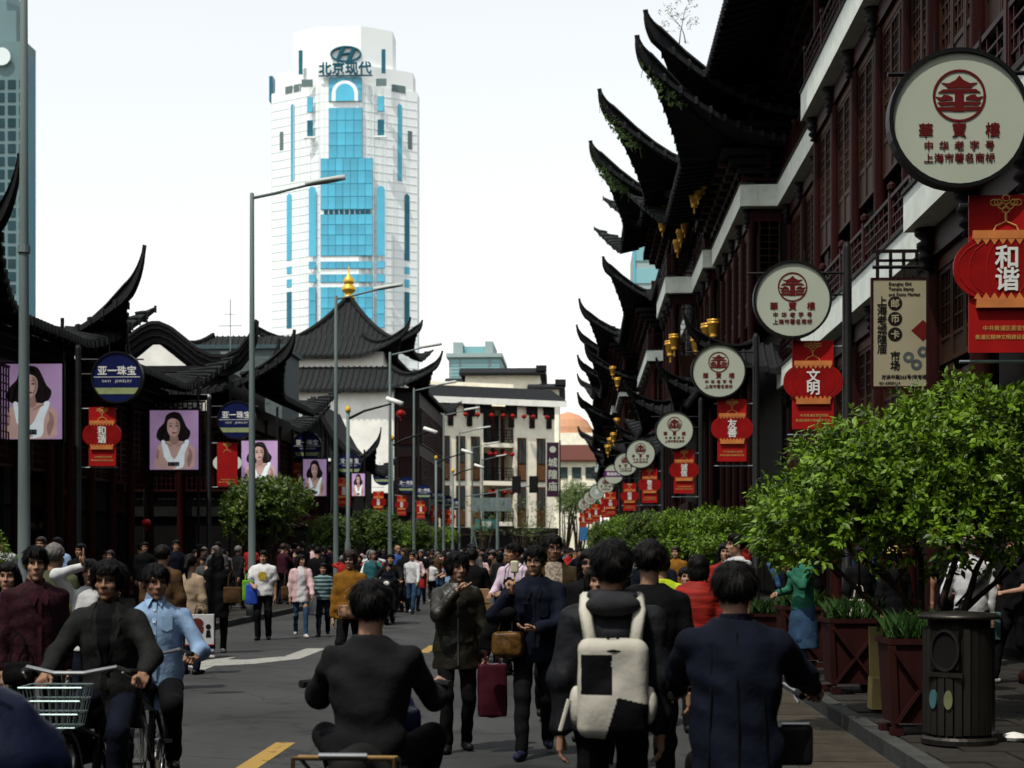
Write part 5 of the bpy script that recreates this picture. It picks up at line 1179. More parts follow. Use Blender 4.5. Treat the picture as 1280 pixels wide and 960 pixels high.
def sdf_mesh(prims, h, k=.02, fold=0, cut=None, seed=0, subs=(), strand=0):
    lo = np.min([_bounds(p)[0] for p in prims], 0)-2.5*h-fold; hi = np.max([_bounds(p)[1] for p in prims], 0)+2.5*h+fold
    n = np.maximum(4, np.ceil((hi-lo)/h).astype(int)+1)
    ax = [np.float32(lo[i])+np.arange(n[i], dtype=np.float32)*np.float32(h) for i in range(3)]
    P = np.stack(np.meshgrid(*ax, indexing='ij'), -1); D = np.full(P.shape[:3], 9, np.float32)
    for p in prims:
        b0, b1 = _bounds(p); m = max(k*2, 3*h)+fold
        sl = tuple(slice(max(0, int((b0[i]-m-lo[i])/h)), max(1, int((b1[i]+m-lo[i])/h)+2)) for i in range(3))
        D[sl] = smin(D[sl], _prim(P[sl], p), k)
    if fold:
        x, y, z = P[..., 0], P[..., 1], P[..., 2]
        D += fold*(np.sin(21*z+3.2*np.sin(8*x+seed)+2.5*np.sin(9*y+seed))*np.sin(10*x+8*y+2.5*np.sin(6*z+seed))+.35*np.sin(34*z+12*x+9*y+3*np.sin(9*x-7*z+seed)))
    if strand:
        x, y, z = P[..., 0], P[..., 1], P[..., 2]
        D += strand*(np.sin(120*x+70*y+4*np.sin(28*z+9*x)+2)+.7*np.sin(95*y-80*x+5*np.sin(22*z+20*y))+.8*np.sin(60*z+50*x+3*np.sin(40*y)))
    for p in subs: D = np.maximum(D, -_prim(P, p))
    if cut: D = np.maximum(D, cut(P))
    return surfnet(D, lo, h)
def np_mesh(name, V, Q, mats, mi=None):
    me = bpy.data.meshes.new(name); me.vertices.add(len(V)); me.vertices.foreach_set('co', np.asarray(V, np.float32).ravel())
    nq = len(Q); me.loops.add(nq*4); me.loops.foreach_set('vertex_index', np.asarray(Q, np.int32).ravel()); me.polygons.add(nq)
    me.polygons.foreach_set('loop_start', np.arange(nq, dtype=np.int32)*4); me.polygons.foreach_set('loop_total', np.full(nq, 4, np.int32)) if False else None
    for m in mats: me.materials.append(m)
    if mi is not None: me.polygons.foreach_set('material_index', np.asarray(mi, np.int32))
    me.polygons.foreach_set('use_smooth', np.ones(nq, bool)); me.update(calc_edges=True); me.validate(); return me
SKIN = M('skin', (.30, .165, .105), .62, .10, 9, spec=.3); SKIN2 = M('skin_tan', (.22, .115, .068), .62, .10, 9, spec=.3)
LIP = M('lip', (.20, .085, .065), .5); EYEW = M('eye_white', (.15, .12, .105), .3); DARKF = M('iris_brow', (.012, .008, .006), .4)
HAIRB = M('hair_black', (.0035, .003, .003), .6, .4, 40, .4, spec=.10, stretch=(1, 1, .15)); HAIRD = M('hair_brown', (.018, .010, .007), .55, .4, 40, .4, spec=.2, stretch=(1, 1, .15)); HAIRG = M('hair_grey', (.10, .095, .09), .5, .4, 40, .4)
_HEAD = {}
def head_geo(res, fem):
    k = (res, fem)
    if k in _HEAD: return _HEAD[k]
    j = .9 if fem else 1.0
    pr = [('e', (0, .015, .028), (.077, .096, .092)), ('e', (0, -.022, -.045), (.061*j, .072, .078)), ('e', (0, -.066, -.098), (.027*j, .024, .021)), ('c', (0, -.090, .018), (0, -.108, -.022), .007, .0105),
          ('e', (-.011, -.097, -.026), (.009, .010, .008)), ('e', (.011, -.097, -.026), (.009, .010, .008)), ('c', (-.04, -.080, .034), (.04, -.080, .034), .011, .011),
          ('e', (-.040, -.060, -.022), (.022, .022, .024)), ('e', (.040, -.060, -.022), (.022, .022, .024)), ('e', (0, -.083, -.058), (.022, .011, .0060)), ('e', (0, -.082, -.068), (.019, .011, .0060)),
          ('e', (-.079, .012, -.002), (.010, .020, .030)), ('e', (.079, .012, -.002), (.010, .020, .030)), ('c', (0, .022, -.07), (0, .028, -.17), .050*j, .052*j)]
    V, Q = sdf_mesh(pr, res, .012, subs=[('e', (-.032, -.101, .010), (.019, .014, .008)), ('e', (.032, -.101, .010), (.019, .014, .008))])
    C = V[Q].mean(1); mi = np.zeros(len(Q), int); ax = np.abs(C[:, 0]); fr = C[:, 1] < -.06
    eye = fr & (((ax-.032)/.0155)**2+((C[:, 2]-.0095)/.0045)**2 < 1); mi[eye] = 2; mi[eye & (np.abs(ax-.032) < .0075)] = 3
    lid = fr & (np.abs(ax-.032) < .019) & (np.abs(C[:, 2]-.0148) < .0024); mi[lid] = 3
    mi[fr & (ax > .013) & (ax < .052) & (np.abs(C[:, 2]-.037-.05*(.03-np.abs(ax-.03))) < .0034)] = 3
    mi[fr & (((ax)/.024)**2+((C[:, 2]+.063)/.0085)**2 < 1)] = 1
    _HEAD[k] = (V, Q, mi); return _HEAD[k]
_HAIR = {}
def hair_geo(style, res):
    k = (style, res)
    if k in _HAIR: return _HAIR[k]
    cap = [('h', (0, .015, .028), (.078, .097, .093), .017, -.065, .03)]
    face = [('b', (0, -.125, -.062), (.056, .062, .105), .012)]
    if style == 'short': subs = face+[('b', (0, -.02, -.20), (.2, .2, .125), .01), ('b', (0, -.06, -.09), (.2, .06, .09), .01), ('e', (-.085, .0, -.02), (.03, .03, .04)), ('e', (.085, .0, -.02), (.03, .03, .04))]; pr = cap+[('e', (.015, -.058, .088), (.058, .040, .034))]
    elif style == 'crop': subs = face+[('b', (0, -.02, -.20), (.2, .2, .125), .01), ('b', (0, -.06, -.09), (.2, .06, .09), .01), ('e', (-.085, .0, -.02), (.03, .03, .04)), ('e', (.085, .0, -.02), (.03, .03, .04))]; pr = [('h', (0, .015, .028), (.079, .098, .094), .025, -.065, .05), ('e', (.01, -.058, .095), (.06, .040, .034))]
    elif style == 'bushy': subs = face+[('b', (0, -.02, -.17), (.2, .2, .10), .01)]; pr = [('h', (0, .015, .028), (.079, .098, .094), .026, -.075, .02), ('e', (-.068, .0, .005), (.028, .045, .055)), ('e', (.068, .0, .005), (.028, .045, .055)), ('e', (0, .065, -.03), (.072, .045, .06)), ('e', (.02, -.066, .088), (.062, .036, .028)), ('e', (-.04, -.05, .095), (.04, .036, .028))]
    elif style == 'bob': subs = face; pr = cap+[('e', (-.07, .01, -.03), (.035, .065, .10)), ('e', (.07, .01, -.03), (.035, .065, .10)), ('e', (0, .07, -.05), (.085, .06, .10)), ('e', (0, -.055, .075), (.075, .04, .035))]
    elif style == 'long': subs = face; pr = cap+[('c', (-.075, .02, .0), (-.085, .03, -.22), .04, .03), ('c', (.075, .02, .0), (.085, .03, -.22), .04, .03), ('e', (0, .085, -.10), (.10, .05, .20)), ('e', (0, -.05, .08), (.07, .045, .03))]
    elif style == 'pony': subs = face+[('b', (0, -.03, -.17), (.2, .12, .12), .01)]; pr = cap+[('c', (0, .11, .03), (0, .15, -.06), .032, .036), ('c', (0, .15, -.06), (0, .13, -.2), .036, .012)]
    elif style == 'thin': subs = face+[('b', (0, -.06, .0), (.2, .10, .3), .01), ('b', (0, 0, -.17), (.2, .2, .12), .01)]; pr = [('e', (0, .02, .030), (.083, .100, .090))]
    V, Q = sdf_mesh(pr, res, .02, strand=.0022 if res < .008 else .0016, subs=subs, seed=3)
    _HAIR[k] = (V, Q); return _HAIR[k]
def strands(V, Q, seed, n):
    """loose locks lying over the hair surface"""
    rr = np.random.default_rng(seed); C = V[Q].mean(1); N = np.cross(V[Q[:, 2]]-V[Q[:, 0]], V[Q[:, 3]]-V[Q[:, 1]]); N /= np.linalg.norm(N, axis=1)[:, None]+1e-9
    out_ = (C*np.array((1, 1, 1))-np.array((0, .01, .03))); ok = np.where((N*out_).sum(1) > .02)[0]; ids = rr.choice(ok, n); c = C[ids]; nn = N[ids]
    t = c-np.array((.01, .05, .13)); t[:, 2] -= .05; t += rr.normal(size=t.shape)*.025; t -= nn*(t*nn).sum(1)[:, None]; t /= np.linalg.norm(t, axis=1)[:, None]+1e-9
    L = rr.uniform(.02, .06, n)[:, None]; s = np.cross(nn, t); w_ = rr.uniform(.0008, .0020, n)[:, None]; up = rr.uniform(.001, .008, n)[:, None]
    v = np.stack([c-s*w_, c+s*w_, c+t*L*.6+s*w_*.8+nn*up, c+t*L*.6-s*w_*.8+nn*up, c+t*L+nn*up*.5+s*w_*.1, c+t*L+nn*up*.5-s*w_*.1], 1).reshape(-1, 3); o = len(V)+np.arange(n)[:, None]*6
    q = np.concatenate([o+np.array((0, 1, 2, 3)), o+np.array((3, 2, 4, 5))]); return np.concatenate([V, v]), np.concatenate([Q, q])
_HAND = {}
def hand_geo(pose, res):
    """right hand pointing -Z from the wrist, palm facing +X, thumb towards -Y"""
    k = (pose, res)
    if k in _HAND: return _HAND[k]
    pr = [('b', (0, 0, -.052), (.006, .028, .034), .010), ('c', (0, 0, .03), (0, 0, -.02), .026, .027)]
    for i, (y, L) in enumerate(((-.029, .070), (-.010, .078), (.010, .073), (.028, .058))):
        p = np.array((0, y, -.092)); a = 0
        bend = {'relaxed': (.30, .45, .35), 'grip': (1.25, 1.35, .8), 'point': ((.08, .06, .05) if i == 0 else (1.4, 1.5, .9)), 'flat': (.05, .08, .05)}[pose]
        for q, fr in enumerate((.45, .32, .23)):
            a += bend[q]; e = p+np.array((math.sin(a), 0, -math.cos(a)))*L*fr; pr.append(('c', tuple(p), tuple(e), .0088-.0008*q, .0084-.0008*q)); p = e
    if pose == 'grip': th = [(0, -.03, -.03), (.022, -.046, -.058), (.040, -.035, -.080), (.046, -.015, -.088)]
    else: th = [(0, -.03, -.025), (.016, -.052, -.05), (.024, -.060, -.075), (.027, -.058, -.095)]
    for a, b in zip(th[:-1], th[1:]): pr.append(('c', a, b, .0115, .0095))
    _HAND[k] = sdf_mesh(pr, res, .006); return _HAND[k]
def rotm(ax, a): return np.array(Matrix.Rotation(a, 3, ax))
def ik(a, t, l1, l2, hint):
    a = np.array(a, float); t = np.array(t, float); d = t-a; L = np.linalg.norm(d); mx = (l1+l2)*.995
    if L > mx: t = a+d/L*mx; d = t-a; L = mx
    u = d/L; x = (l1*l1-l2*l2+L*L)/(2*L); h = math.sqrt(max(0, l1*l1-x*x)); hn = np.array(hint, float); hn = hn-u*(hn@u); hn /= np.linalg.norm(hn)+1e-9
    return a+u*x+hn*h, t
ARM = {'hang': (.235, -.02, .80), 'fwd': (.225, -.24, .86), 'back': (.24, .20, .85), 'bent': (.16, -.30, 1.06), 'belly': (.06, -.25, 1.08), 'phone': (.11, -.30, 1.34), 'camera': (.07, -.20, 1.50), 'bar': (.25, -.45, 1.02), 'pocket': (.20, -.08, .93), 'bag': (.24, -.02, .84)}
LEG = {'stand': ((.095, 0, .085), (.095, .0, .085)), 'walkL': ((.085, -.24, .09), (.085, .25, .13)), 'walkR': ((.085, .25, .13), (.085, -.24, .09)), 'small': ((.09, -.10, .085), (.09, .11, .09))}
def cloth(name, c, rough=.85, var=.16, scale=9, bump=.10, sp=.1): return M('cloth_'+name, c, rough, var, scale, bump*7, spec=sp, bscale=10)
def person_meshes(spec):
    """returns dict part -> (V,Q,matindex) in person space, H=1.72, facing -Y"""
    res = spec.get('res', .016); fem = spec.get('fem', False); hip = np.array(spec.get('hip', (0, 0, .92))); lean = spec.get('lean', 0); sh_w = (.165 if fem else .19)*spec.get('wide', 1)
    child = spec.get('fat', 1.0)
    sp = lambda z: hip+np.array((0, -math.sin(lean)*(z-.92), math.cos(lean)*(z-.92)))        # spine point for a standing height z
    out = {}
    neck = sp(1.46); hc = sp(1.60)+np.array((0, -.012-.10*math.sin(lean)*0, 0)); hz = spec.get('head', (0, 0))
    Rm = rotm('Z', R(hz[0]))@rotm('X', R(hz[1])); hs_ = spec.get('headscale', 1.0)
    hr_ = .0048 if res < .014 else (.008 if res < .02 else .013)
    hv = np.random.default_rng(int(spec.get('seed', 1))*7+3); hx = np.array((hv.uniform(.93, 1.06), hv.uniform(.96, 1.05), hv.uniform(.95, 1.05)))*hs_
    V, Q, mi = head_geo(hr_, fem); V = V.copy(); jaw = hv.uniform(-.10, .14); V[:, 0] *= 1+jaw*np.clip(-V[:, 2]/.1, 0, 1); V[:, 1] -= hv.uniform(-.004, .006)*np.exp(-(V[:, 0]/.018)**2-((V[:, 2]+.02)/.03)**2)
    Vs = [V*hx@Rm.T+hc]; Qs = [Q]; Ms = [mi]; n = len(V)
    sh = {}; el_ = {}; wr = {}; kn = {}; an = {}
    for s, nm in ((-1, 0), (1, 1)):
        S0 = sp(1.368)+np.array((s*sh_w*.97, 0, 0)); a = spec.get('arms', ('hang', 'hang'))[nm]
        hint = (s*.5, .6, -.5)
        if isinstance(a, tuple) and len(a) == 2: a, hint = a; hint = (hint[0]*s, hint[1], hint[2])
        t = ARM[a] if isinstance(a, str) else a
        t = np.array((t[0]*s, t[1], t[2])) + (hip-np.array((0, 0, .92)) if isinstance(a, str) else 0)
        sh[s] = S0; el_[s], wr[s] = ik(S0, t, .285, .255, hint)
        H0 = hip+np.array((s*.088, 0, -.02)); f = spec.get('legs', 'stand'); f = LEG[f] if isinstance(f, str) else f
        ft = f[nm]; ft = np.array((ft[0]*s, ft[1], ft[2])); kn[s], an[s] = ik(H0, ft, .43, .415, spec.get('knee', (s*.12, -1, .05)) if not spec.get('knees') else spec['knees'][nm])
    bare = spec.get('bare_arms', False); bl = spec.get('bare_legs', False)
    pr = [('c', tuple(sp(1.52)), tuple(sp(1.40)), .050 if fem else .056, .058), ('e', tuple(sp(1.28)), (.13, .085, .16)), ('e', tuple(sp(1.02)), (.12, .085, .16))]
    for s in (-1, 1):
        pr += [('c', tuple(sh[s]), tuple(el_[s]), .047 if bare else .035, .040 if bare else .03), ('c', tuple(el_[s]), tuple(wr[s]), .040, .028)]
        pr += [('c', tuple(hip+np.array((s*.088, 0, -.02))), tuple(kn[s]), .07, .05), ('c', tuple(kn[s]), tuple(an[s]), .05, .033)]
    V, Q = sdf_mesh(pr, max(res*1.25, .014), .03); Vs.append(V); Qs.append(Q+n); Ms.append(np.zeros(len(Q), int)); n += len(V)
    hp = spec.get('hands', ('relaxed', 'relaxed'))
    for s, nm in ((-1, 0), (1, 1)):
        if hp[nm] is None: continue
        V, Q = hand_geo(hp[nm], .0045 if res < .014 else (.007 if res < .02 else .010)); V = V.copy()
        if s > 0: V = V*np.array((-1, 1, 1)); Q = Q[:, ::-1]
        d = wr[s]-el_[s]; d /= np.linalg.norm(d)
        if spec.get('handdir') and spec['handdir'][nm] is not None: d = np.array(spec['handdir'][nm], float); d /= np.linalg.norm(d)
        z = -d; fw = np.array((0, -1., .15)) if abs(d[1]) < .8 else np.array((-s*1., 0, .6)); y = -(fw-z*(fw@z)); y /= np.linalg.norm(y); x = np.cross(y, z)
        Rr = np.stack([x, y, z], 1)
        if spec.get('handroll'): Rr = Rr@rotm('Z', R(spec['handroll'][nm]))
        Vs.append(V*spec.get('handscale', 1)@Rr.T+wr[s]); Qs.append(Q+n); Ms.append(np.zeros(len(Q), int)); n += len(V)
    out['body'] = (np.concatenate(Vs), np.concatenate(Qs), np.concatenate(Ms))
    if spec.get('hairstyle', 'short'):
        V, Q = hair_geo(spec.get('hairstyle', 'short'), .0055 if res < .014 else (.009 if res < .02 else .014)); V, Q = strands(V, Q, spec.get('seed', 1), 2000 if res < .0125 else 700) if res < .016 else (V, Q); out['hair'] = (V*hx@Rm.T+hc, Q, None)
    # top garment
    tp = spec.get('top', 'shirt'); w_ = spec.get('bulk', 1.0)*child; hem = spec.get('hem', {'jacket': .80, 'shirt': .86, 'tshirt': .86, 'sweater': .87, 'coat': .60}[tp])
    ex = {'jacket': .022, 'shirt': .010, 'tshirt': .008, 'sweater': .015, 'coat': .024}[tp]
    zz = np.array([hem, .95, 1.06, 1.2, 1.31, 1.38, 1.435, 1.475]); zz = np.maximum.accumulate(np.array([hem]+[max(hem+.01*i, z) for i, z in enumerate(zz[1:], 1)]))
    if fem: rx = np.array([.170, .163, .140, .150, .155, .148, .105, .062]); ry = np.array([.128, .122, .108, .122, .118, .098, .075, .060])
    else: rx = np.array([.170, .167, .160, .172, .182, .176, .128, .068]); ry = np.array([.125, .122, .118, .124, .122, .103, .080, .064])
    rx = (rx+ex)*w_; ry = (ry+ex)*w_; fl = spec.get('flare', 0); rx[0] += fl; ry[0] += fl
    px_ = np.array([sp(z) for z in zz]); pr = [('l', px_[:, 2], px_[:, 0], px_[:, 1], rx, ry)]
    sl = .55 if tp == 'tshirt' else 1.0
    for s in (-1, 1):
        E, Wr = el_[s], wr[s]
        if tp == 'tshirt': pr.append(('c', tuple(sh[s]), tuple(sh[s]+(E-sh[s])*.62), .066*w_, .066*w_))
        else:
            b_ = .014 if tp in ('jacket', 'coat') else .004
            pr += [('c', tuple(sh[s]), tuple(E), .056+b_, .049+b_), ('c', tuple(E), tuple(E+(Wr-E)*spec.get('sleeve', .90)), .050+b_, .037+b_)]
    fo = spec.get('fold', .0065 if res < .02 else .0045)
    V, Q = sdf_mesh(pr, res, .035, fold=fo, seed=spec.get('seed', 1)); C = V[Q].mean(1); mi = np.zeros(len(Q), int)
    inn = spec.get('inner')
    if inn:
        t = np.clip((sp(1.44)[2]-C[:, 2])/(1.44-hem), 0, 1); mi[(np.abs(C[:, 0]-hip[0]) < inn[0]+(inn[1]-inn[0])*t) & (C[:, 1] < sp(1.2)[1]-.02)] = 1
    if spec.get('collar'):
        n = len(V); c = sp(1.475); V2, Q2 = sdf_mesh([('l', np.array([c[2]-.035, c[2]+.0, c[2]+.03]), np.full(3, c[0]), np.full(3, c[1]), np.array([.082, .072, .066]), np.array([.078, .068, .066]))], .011, .01, subs=[('l', np.array([c[2]-.1, c[2]+.1]), np.full(2, c[0]), np.full(2, c[1]-.008), np.full(2, .055), np.full(2, .056)), ('e', (c[0], c[1]-.075, c[2]+.01), (.022, .05, .05))])
        V = np.concatenate([V, V2]); Q = np.concatenate([Q, Q2+n]); mi = np.concatenate([mi, np.full(len(Q2), 0)])
    out['top'] = (V, Q, mi); spec['_t'] = (px_[:, 2], px_[:, 0], px_[:, 1], rx, ry)
    bt = spec.get('bottom', 'trousers'); pw = spec.get('leg_w', 1.0)*child
    if bt in ('trousers', 'shorts'):
        hp0 = hip+np.array((0, .005, 0)); pr = [('l', np.array([hp0[2]-.12, hp0[2]-.03, hp0[2]+.09]), np.full(3, hp0[0]), np.full(3, hp0[1]), np.array([.15, .160, .125])*child, np.array([.105, .116, .092])*child)]
        for s in (-1, 1):
            pr.append(('c', tuple(hip+np.array((s*.088, 0, -.03))), tuple(kn[s]), .092*pw, .068*pw))
            if bt == 'trousers': pr.append(('c', tuple(kn[s]), tuple(an[s]+np.array((0, 0, .0))), .067*pw, .054*pw))
        out['trousers'] = (*sdf_mesh(pr, res, .03, fold=fo*.9, seed=spec.get('seed', 1)+5), None)
    else:
        hz_ = spec.get('skirt', .5); pr = [('l', np.array([hz_, .75, .9, 1.02]), np.full(4, hip[0]), np.full(4, hip[1]), np.array([.23, .205, .175, .145]), np.array([.19, .165, .128, .115]))]
        out['skirt'] = (*sdf_mesh(pr, res, .03, fold=fo*.6, seed=3), None)
        pr = []
        for s in (-1, 1): pr += [('c', tuple(hip+np.array((s*.088, 0, -.05))), tuple(kn[s]), .078, .060), ('c', tuple(kn[s]), tuple(an[s]), .060, .042)]
        out['leggings'] = (*sdf_mesh(pr, res, .02, fold=.002, seed=3), None)
    for s in (-1, 1):
        a = an[s]; yaw = s*R(spec.get('toe', 9)); d = np.array((math.sin(yaw), -math.cos(yaw), 0)); b0 = a+np.array((0, 0, -.045))
        pr = [('c', tuple(b0-d*.045), tuple(b0+d*.15+np.array((0, 0, -.008))), .040, .034), ('c', tuple(a+np.array((0, 0, .02))), tuple(b0), .040, .042)]
        out['shoe%d' % s] = (*sdf_mesh(pr, max(.009, res*.7), .02, cut=(lambda P: (an[s][2]-.083)-P[..., 2])), None)
    spec['_j'] = dict(sh=sh, el=el_, wr=wr, kn=kn, an=an, hip=hip, head=hc, sp=sp, Rm=Rm)
    return out
LAST_PERSON = []
def patch(name, o, spec, pts, mat, off=.007, side=-1):
    """a thin piece sewn onto the front (side -1) or back (+1) of a garment, outline in (x, z)"""
    z_, cx, cy, rx, ry = spec['_t']; m = MB(); n = len(pts); v = []
    for d in (off, -.004):
        for x, z in pts:
            r_ = np.interp(z, z_, rx); q = (x-np.interp(z, z_, cx))/r_; v.append((x, np.interp(z, z_, cy)+side*(np.interp(z, z_, ry)*math.sqrt(max(0, 1-q*q))+d), z))
    m.add(v, [tuple(range(n))]+[(i+n, (i+1) % n+n, (i+1) % n, i) for i in range(n)])
    me = m.mesh(name, mat); fixnorm(me); return inst(name, me, o)
PART_NAME = {'hair': 'hair', 'trousers': 'trousers', 'skirt': 'skirt', 'leggings': 'leggings', 'shoes': 'shoes'}
def person(label, X, Y, rot, H, mats, spec, z=0, group=None, skin=None):
    """mats: top, inner, bottom, shoes, hair"""
    g = person_meshes(spec); s = H/1.745; skin = skin or SKIN
    V, Q, mi = g['body']; me = np_mesh('body', V, Q, [skin, LIP, EYEW, DARKF], mi)
    o = inst('person', me, None, (X, Y, z), (0, 0, R(rot)), s); tag(o, label, 'person', group)
    for k, (V, Q, mi) in g.items():
        if k == 'body': continue
        k = k[:4] if k.startswith('shoe') else k; nm = {'top': spec.get('top', 'shirt')}.get(k, k); nm = {'tshirt': 't_shirt'}.get(nm, nm)
        mm = {'top': [mats['top'], mats.get('inner', mats['top'])], 'hair': [mats.get('hair', HAIRB)], 'shoe': [mats.get('shoes', SHOEB)], 'leggings': [mats.get('leggings', CL['black'])]}.get(k, [mats['bottom']])
        inst(nm, np_mesh(nm, V, Q, mm, mi), o)
    LAST_PERSON[:] = [o]
    return o
SHOEB = M('shoe_black', (.010, .009, .009), .4); SHOEW = M('shoe_white', (.35, .34, .32), .6); SHOEN = M('shoe_navy', (.012, .016, .035), .6)
CL = {n: cloth(n, c) for n, c in dict(black=(.0028, .0028, .0032), charcoal=(.0085, .009, .0095), navy=(.0028, .0042, .010), grey=(.055, .057, .06), white=(.50, .50, .50), skyblue=(.20, .30, .45), blue=(.03, .07, .22), denim=(.020, .045, .085), maroon=(.035, .008, .014), mustard=(.17, .075, .008), pink=(.48, .33, .33), red=(.26, .015, .012), yellow=(.42, .33, .02), green=(.02, .10, .06), olive=(.055, .06, .03), brown=(.06, .032, .014), beige=(.30, .22, .15), teal=(.02, .09, .10), lilac=(.50, .40, .48), plum=(.03, .012, .03), hivis=(.38, .48, .02), dkgreen=(.012, .03, .018), cream=(.42, .38, .30)).items()}
# ------------------------------------------------------------------ bicycles, scooters and carried things
RUB = M('tyre_rubber', (.010, .010, .010), .8); CHR = M('chrome', (.30, .30, .29), .25, .1, 6, metal=.9); BIKEP = M('bike_paint', (.010, .011, .013), .35); BASK = M('basket_wire', (.20, .27, .26), .35, .1, 6, metal=.6)
def sdf_obj(name, prims, h, mat, parent, k=.02, loc=(0, 0, 0), rot=(0, 0, 0), fold=0, subs=(), mi=None, mats=None):
    V, Q = sdf_mesh(prims, h, k, fold=fold, subs=subs); idx = mi(V[Q].mean(1)) if mi else None
    return inst(name, np_mesh(name, V, Q, mats or [mat], idx), parent, loc, rot)
def wheel_meshes(r, t=.018):
    ty = MB().tube([(0, r*math.cos(a), r*math.sin(a)) for a in np.linspace(0, 2*math.pi, 37)[:-1]], t, 8, close=True).mesh('tyre', RUB, True)
    ri = MB().tube([(0, (r-.03)*math.cos(a), (r-.03)*math.sin(a)) for a in np.linspace(0, 2*math.pi, 37)[:-1]], .009, 6, close=True).mesh('rim', CHR, True)
    s = MB()
    for k in range(20): a = 2*math.pi*k/20; s.tube([((-1)**k*.03, .02*math.cos(a+1), .02*math.sin(a+1)), (0, (r-.035)*math.cos(a), (r-.035)*math.sin(a))], .0018, 3)
    s.lathe([(.022, -.04), (.022, .04)], 8, axis='x')
    return ty, ri, s.mesh('spokes', CHR)
WM = wheel_meshes(.325)
def bicycle(label, X, Y, rot, basket=True, crank=0.4, z=0):
    b = empty('bicycle', (X, Y, z), R(rot), label, 'bicycle', 'bicycles ridden on the road')
    for y in (-.53, .53):
        w_ = empty('wheel', (0, y, .345)); w_.parent = b
        for me, nm in zip(WM, ('tyre', 'rim', 'spokes')): o = inst(nm, me, w_); (tag(o, kind='stuff') if nm == 'spokes' else None)
        MB().tube([(0, .36*math.cos(a), .36*math.sin(a)) for a in np.linspace(R(10), R(170), 12)], .022, 5, flat=1.3).build('mudguard', BIKEP, b, (0, y, .345))
    T_ = MB()
    for a, c in (((0, .10, .28), (0, .22, .72)), ((0, .10, .28), (0, -.40, .66)), ((0, .18, .60), (0, -.40, .74)), ((0, .10, .28), (.04, .53, .345)), ((0, .10, .28), (-.04, .53, .345)), ((0, .21, .72), (.04, .53, .345)), ((0, .21, .72), (-.04, .53, .345)), ((0, -.43, .60), (0, -.37, .98))): T_.tube([a, c], .016, 7)
    T_.build('frame', BIKEP, b)
    for s in (-1, 1): MB().tube([(s*.02, -.43, .62), (s*.05, -.45, .56), (s*.05, -.53, .345)], .012, 6).build('fork', CHR, b)
    MB().tube([(-.29, -.24, 1.00), (-.24, -.32, 1.03), (-.08, -.37, 1.0), (.08, -.37, 1.0), (.24, -.32, 1.03), (.29, -.24, 1.00)], .012, 7).build('handlebar', CHR, b)
    for s in (-1, 1):
        MB().tube([(s*.29, -.25, 1.0), (s*.30, -.14, .99)], .017, 7).build('grip', RUB, b); MB().tube([(s*.27, -.30, 1.0), (s*.29, -.18, .96)], .006, 5).build('brake_lever', CHR, b)
    sdf_obj('saddle', [('c', (0, .20, .735), (0, .34, .74), .04, .055), ('e', (0, .33, .74), (.10, .09, .045)), ('c', (0, .10, .735), (0, .2, .735), .024, .038)], .016, RUB, b)
    ca, sa = math.cos(crank), math.sin(crank)
    for s in (-1, 1):
        MB().tube([(s*.05, .10, .28), (s*.07, .10+s*.165*ca, .28+s*.165*sa)], .011, 6).build('crank', CHR, b); MB().box(s*.115, .10+s*.165*ca, .28+s*.165*sa, .09, .07, .022).build('pedal', RUB, b)
    MB().lathe([(.085, -.004), (.085, .004)], 18, (.045, .10, .28), axis='x').build('chainring', CHR, b)
    if basket:
        k = empty('basket', (0, -.60, .74)); k.parent = b; m = MB()
        for i, (z, w_, d) in enumerate(((0, .12, .09), (.07, .135, .10), (.14, .15, .11), (.21, .163, .12))): m.tube([(-w_, -d, z), (w_, -d, z), (w_, d, z), (-w_, d, z)], .0055 if i else .004, 5, close=True)
        m.build('hoops', BASK, k); m = MB()
        for i in range(9):
            t = -1+2*i/8
            for d in (-1, 1): m.tube([(t*.12, d*.09, 0), (t*.163, d*.12, .21)], .0025, 4)
            if i % 2 == 0:
                for d in (-1, 1): m.tube([(d*.12, t*.09, 0), (d*.163, t*.12, .21)], .0025, 4)
            m.tube([(t*.12, -.09, 0), (t*.12, .09, 0)], .0025, 4)
        tag(m.build('wire_mesh', BASK, k), kind='stuff'); MB().tube([(0, .12, .18), (0, .22, .22)], .01, 5).build('bracket', CHR, k)
    return b
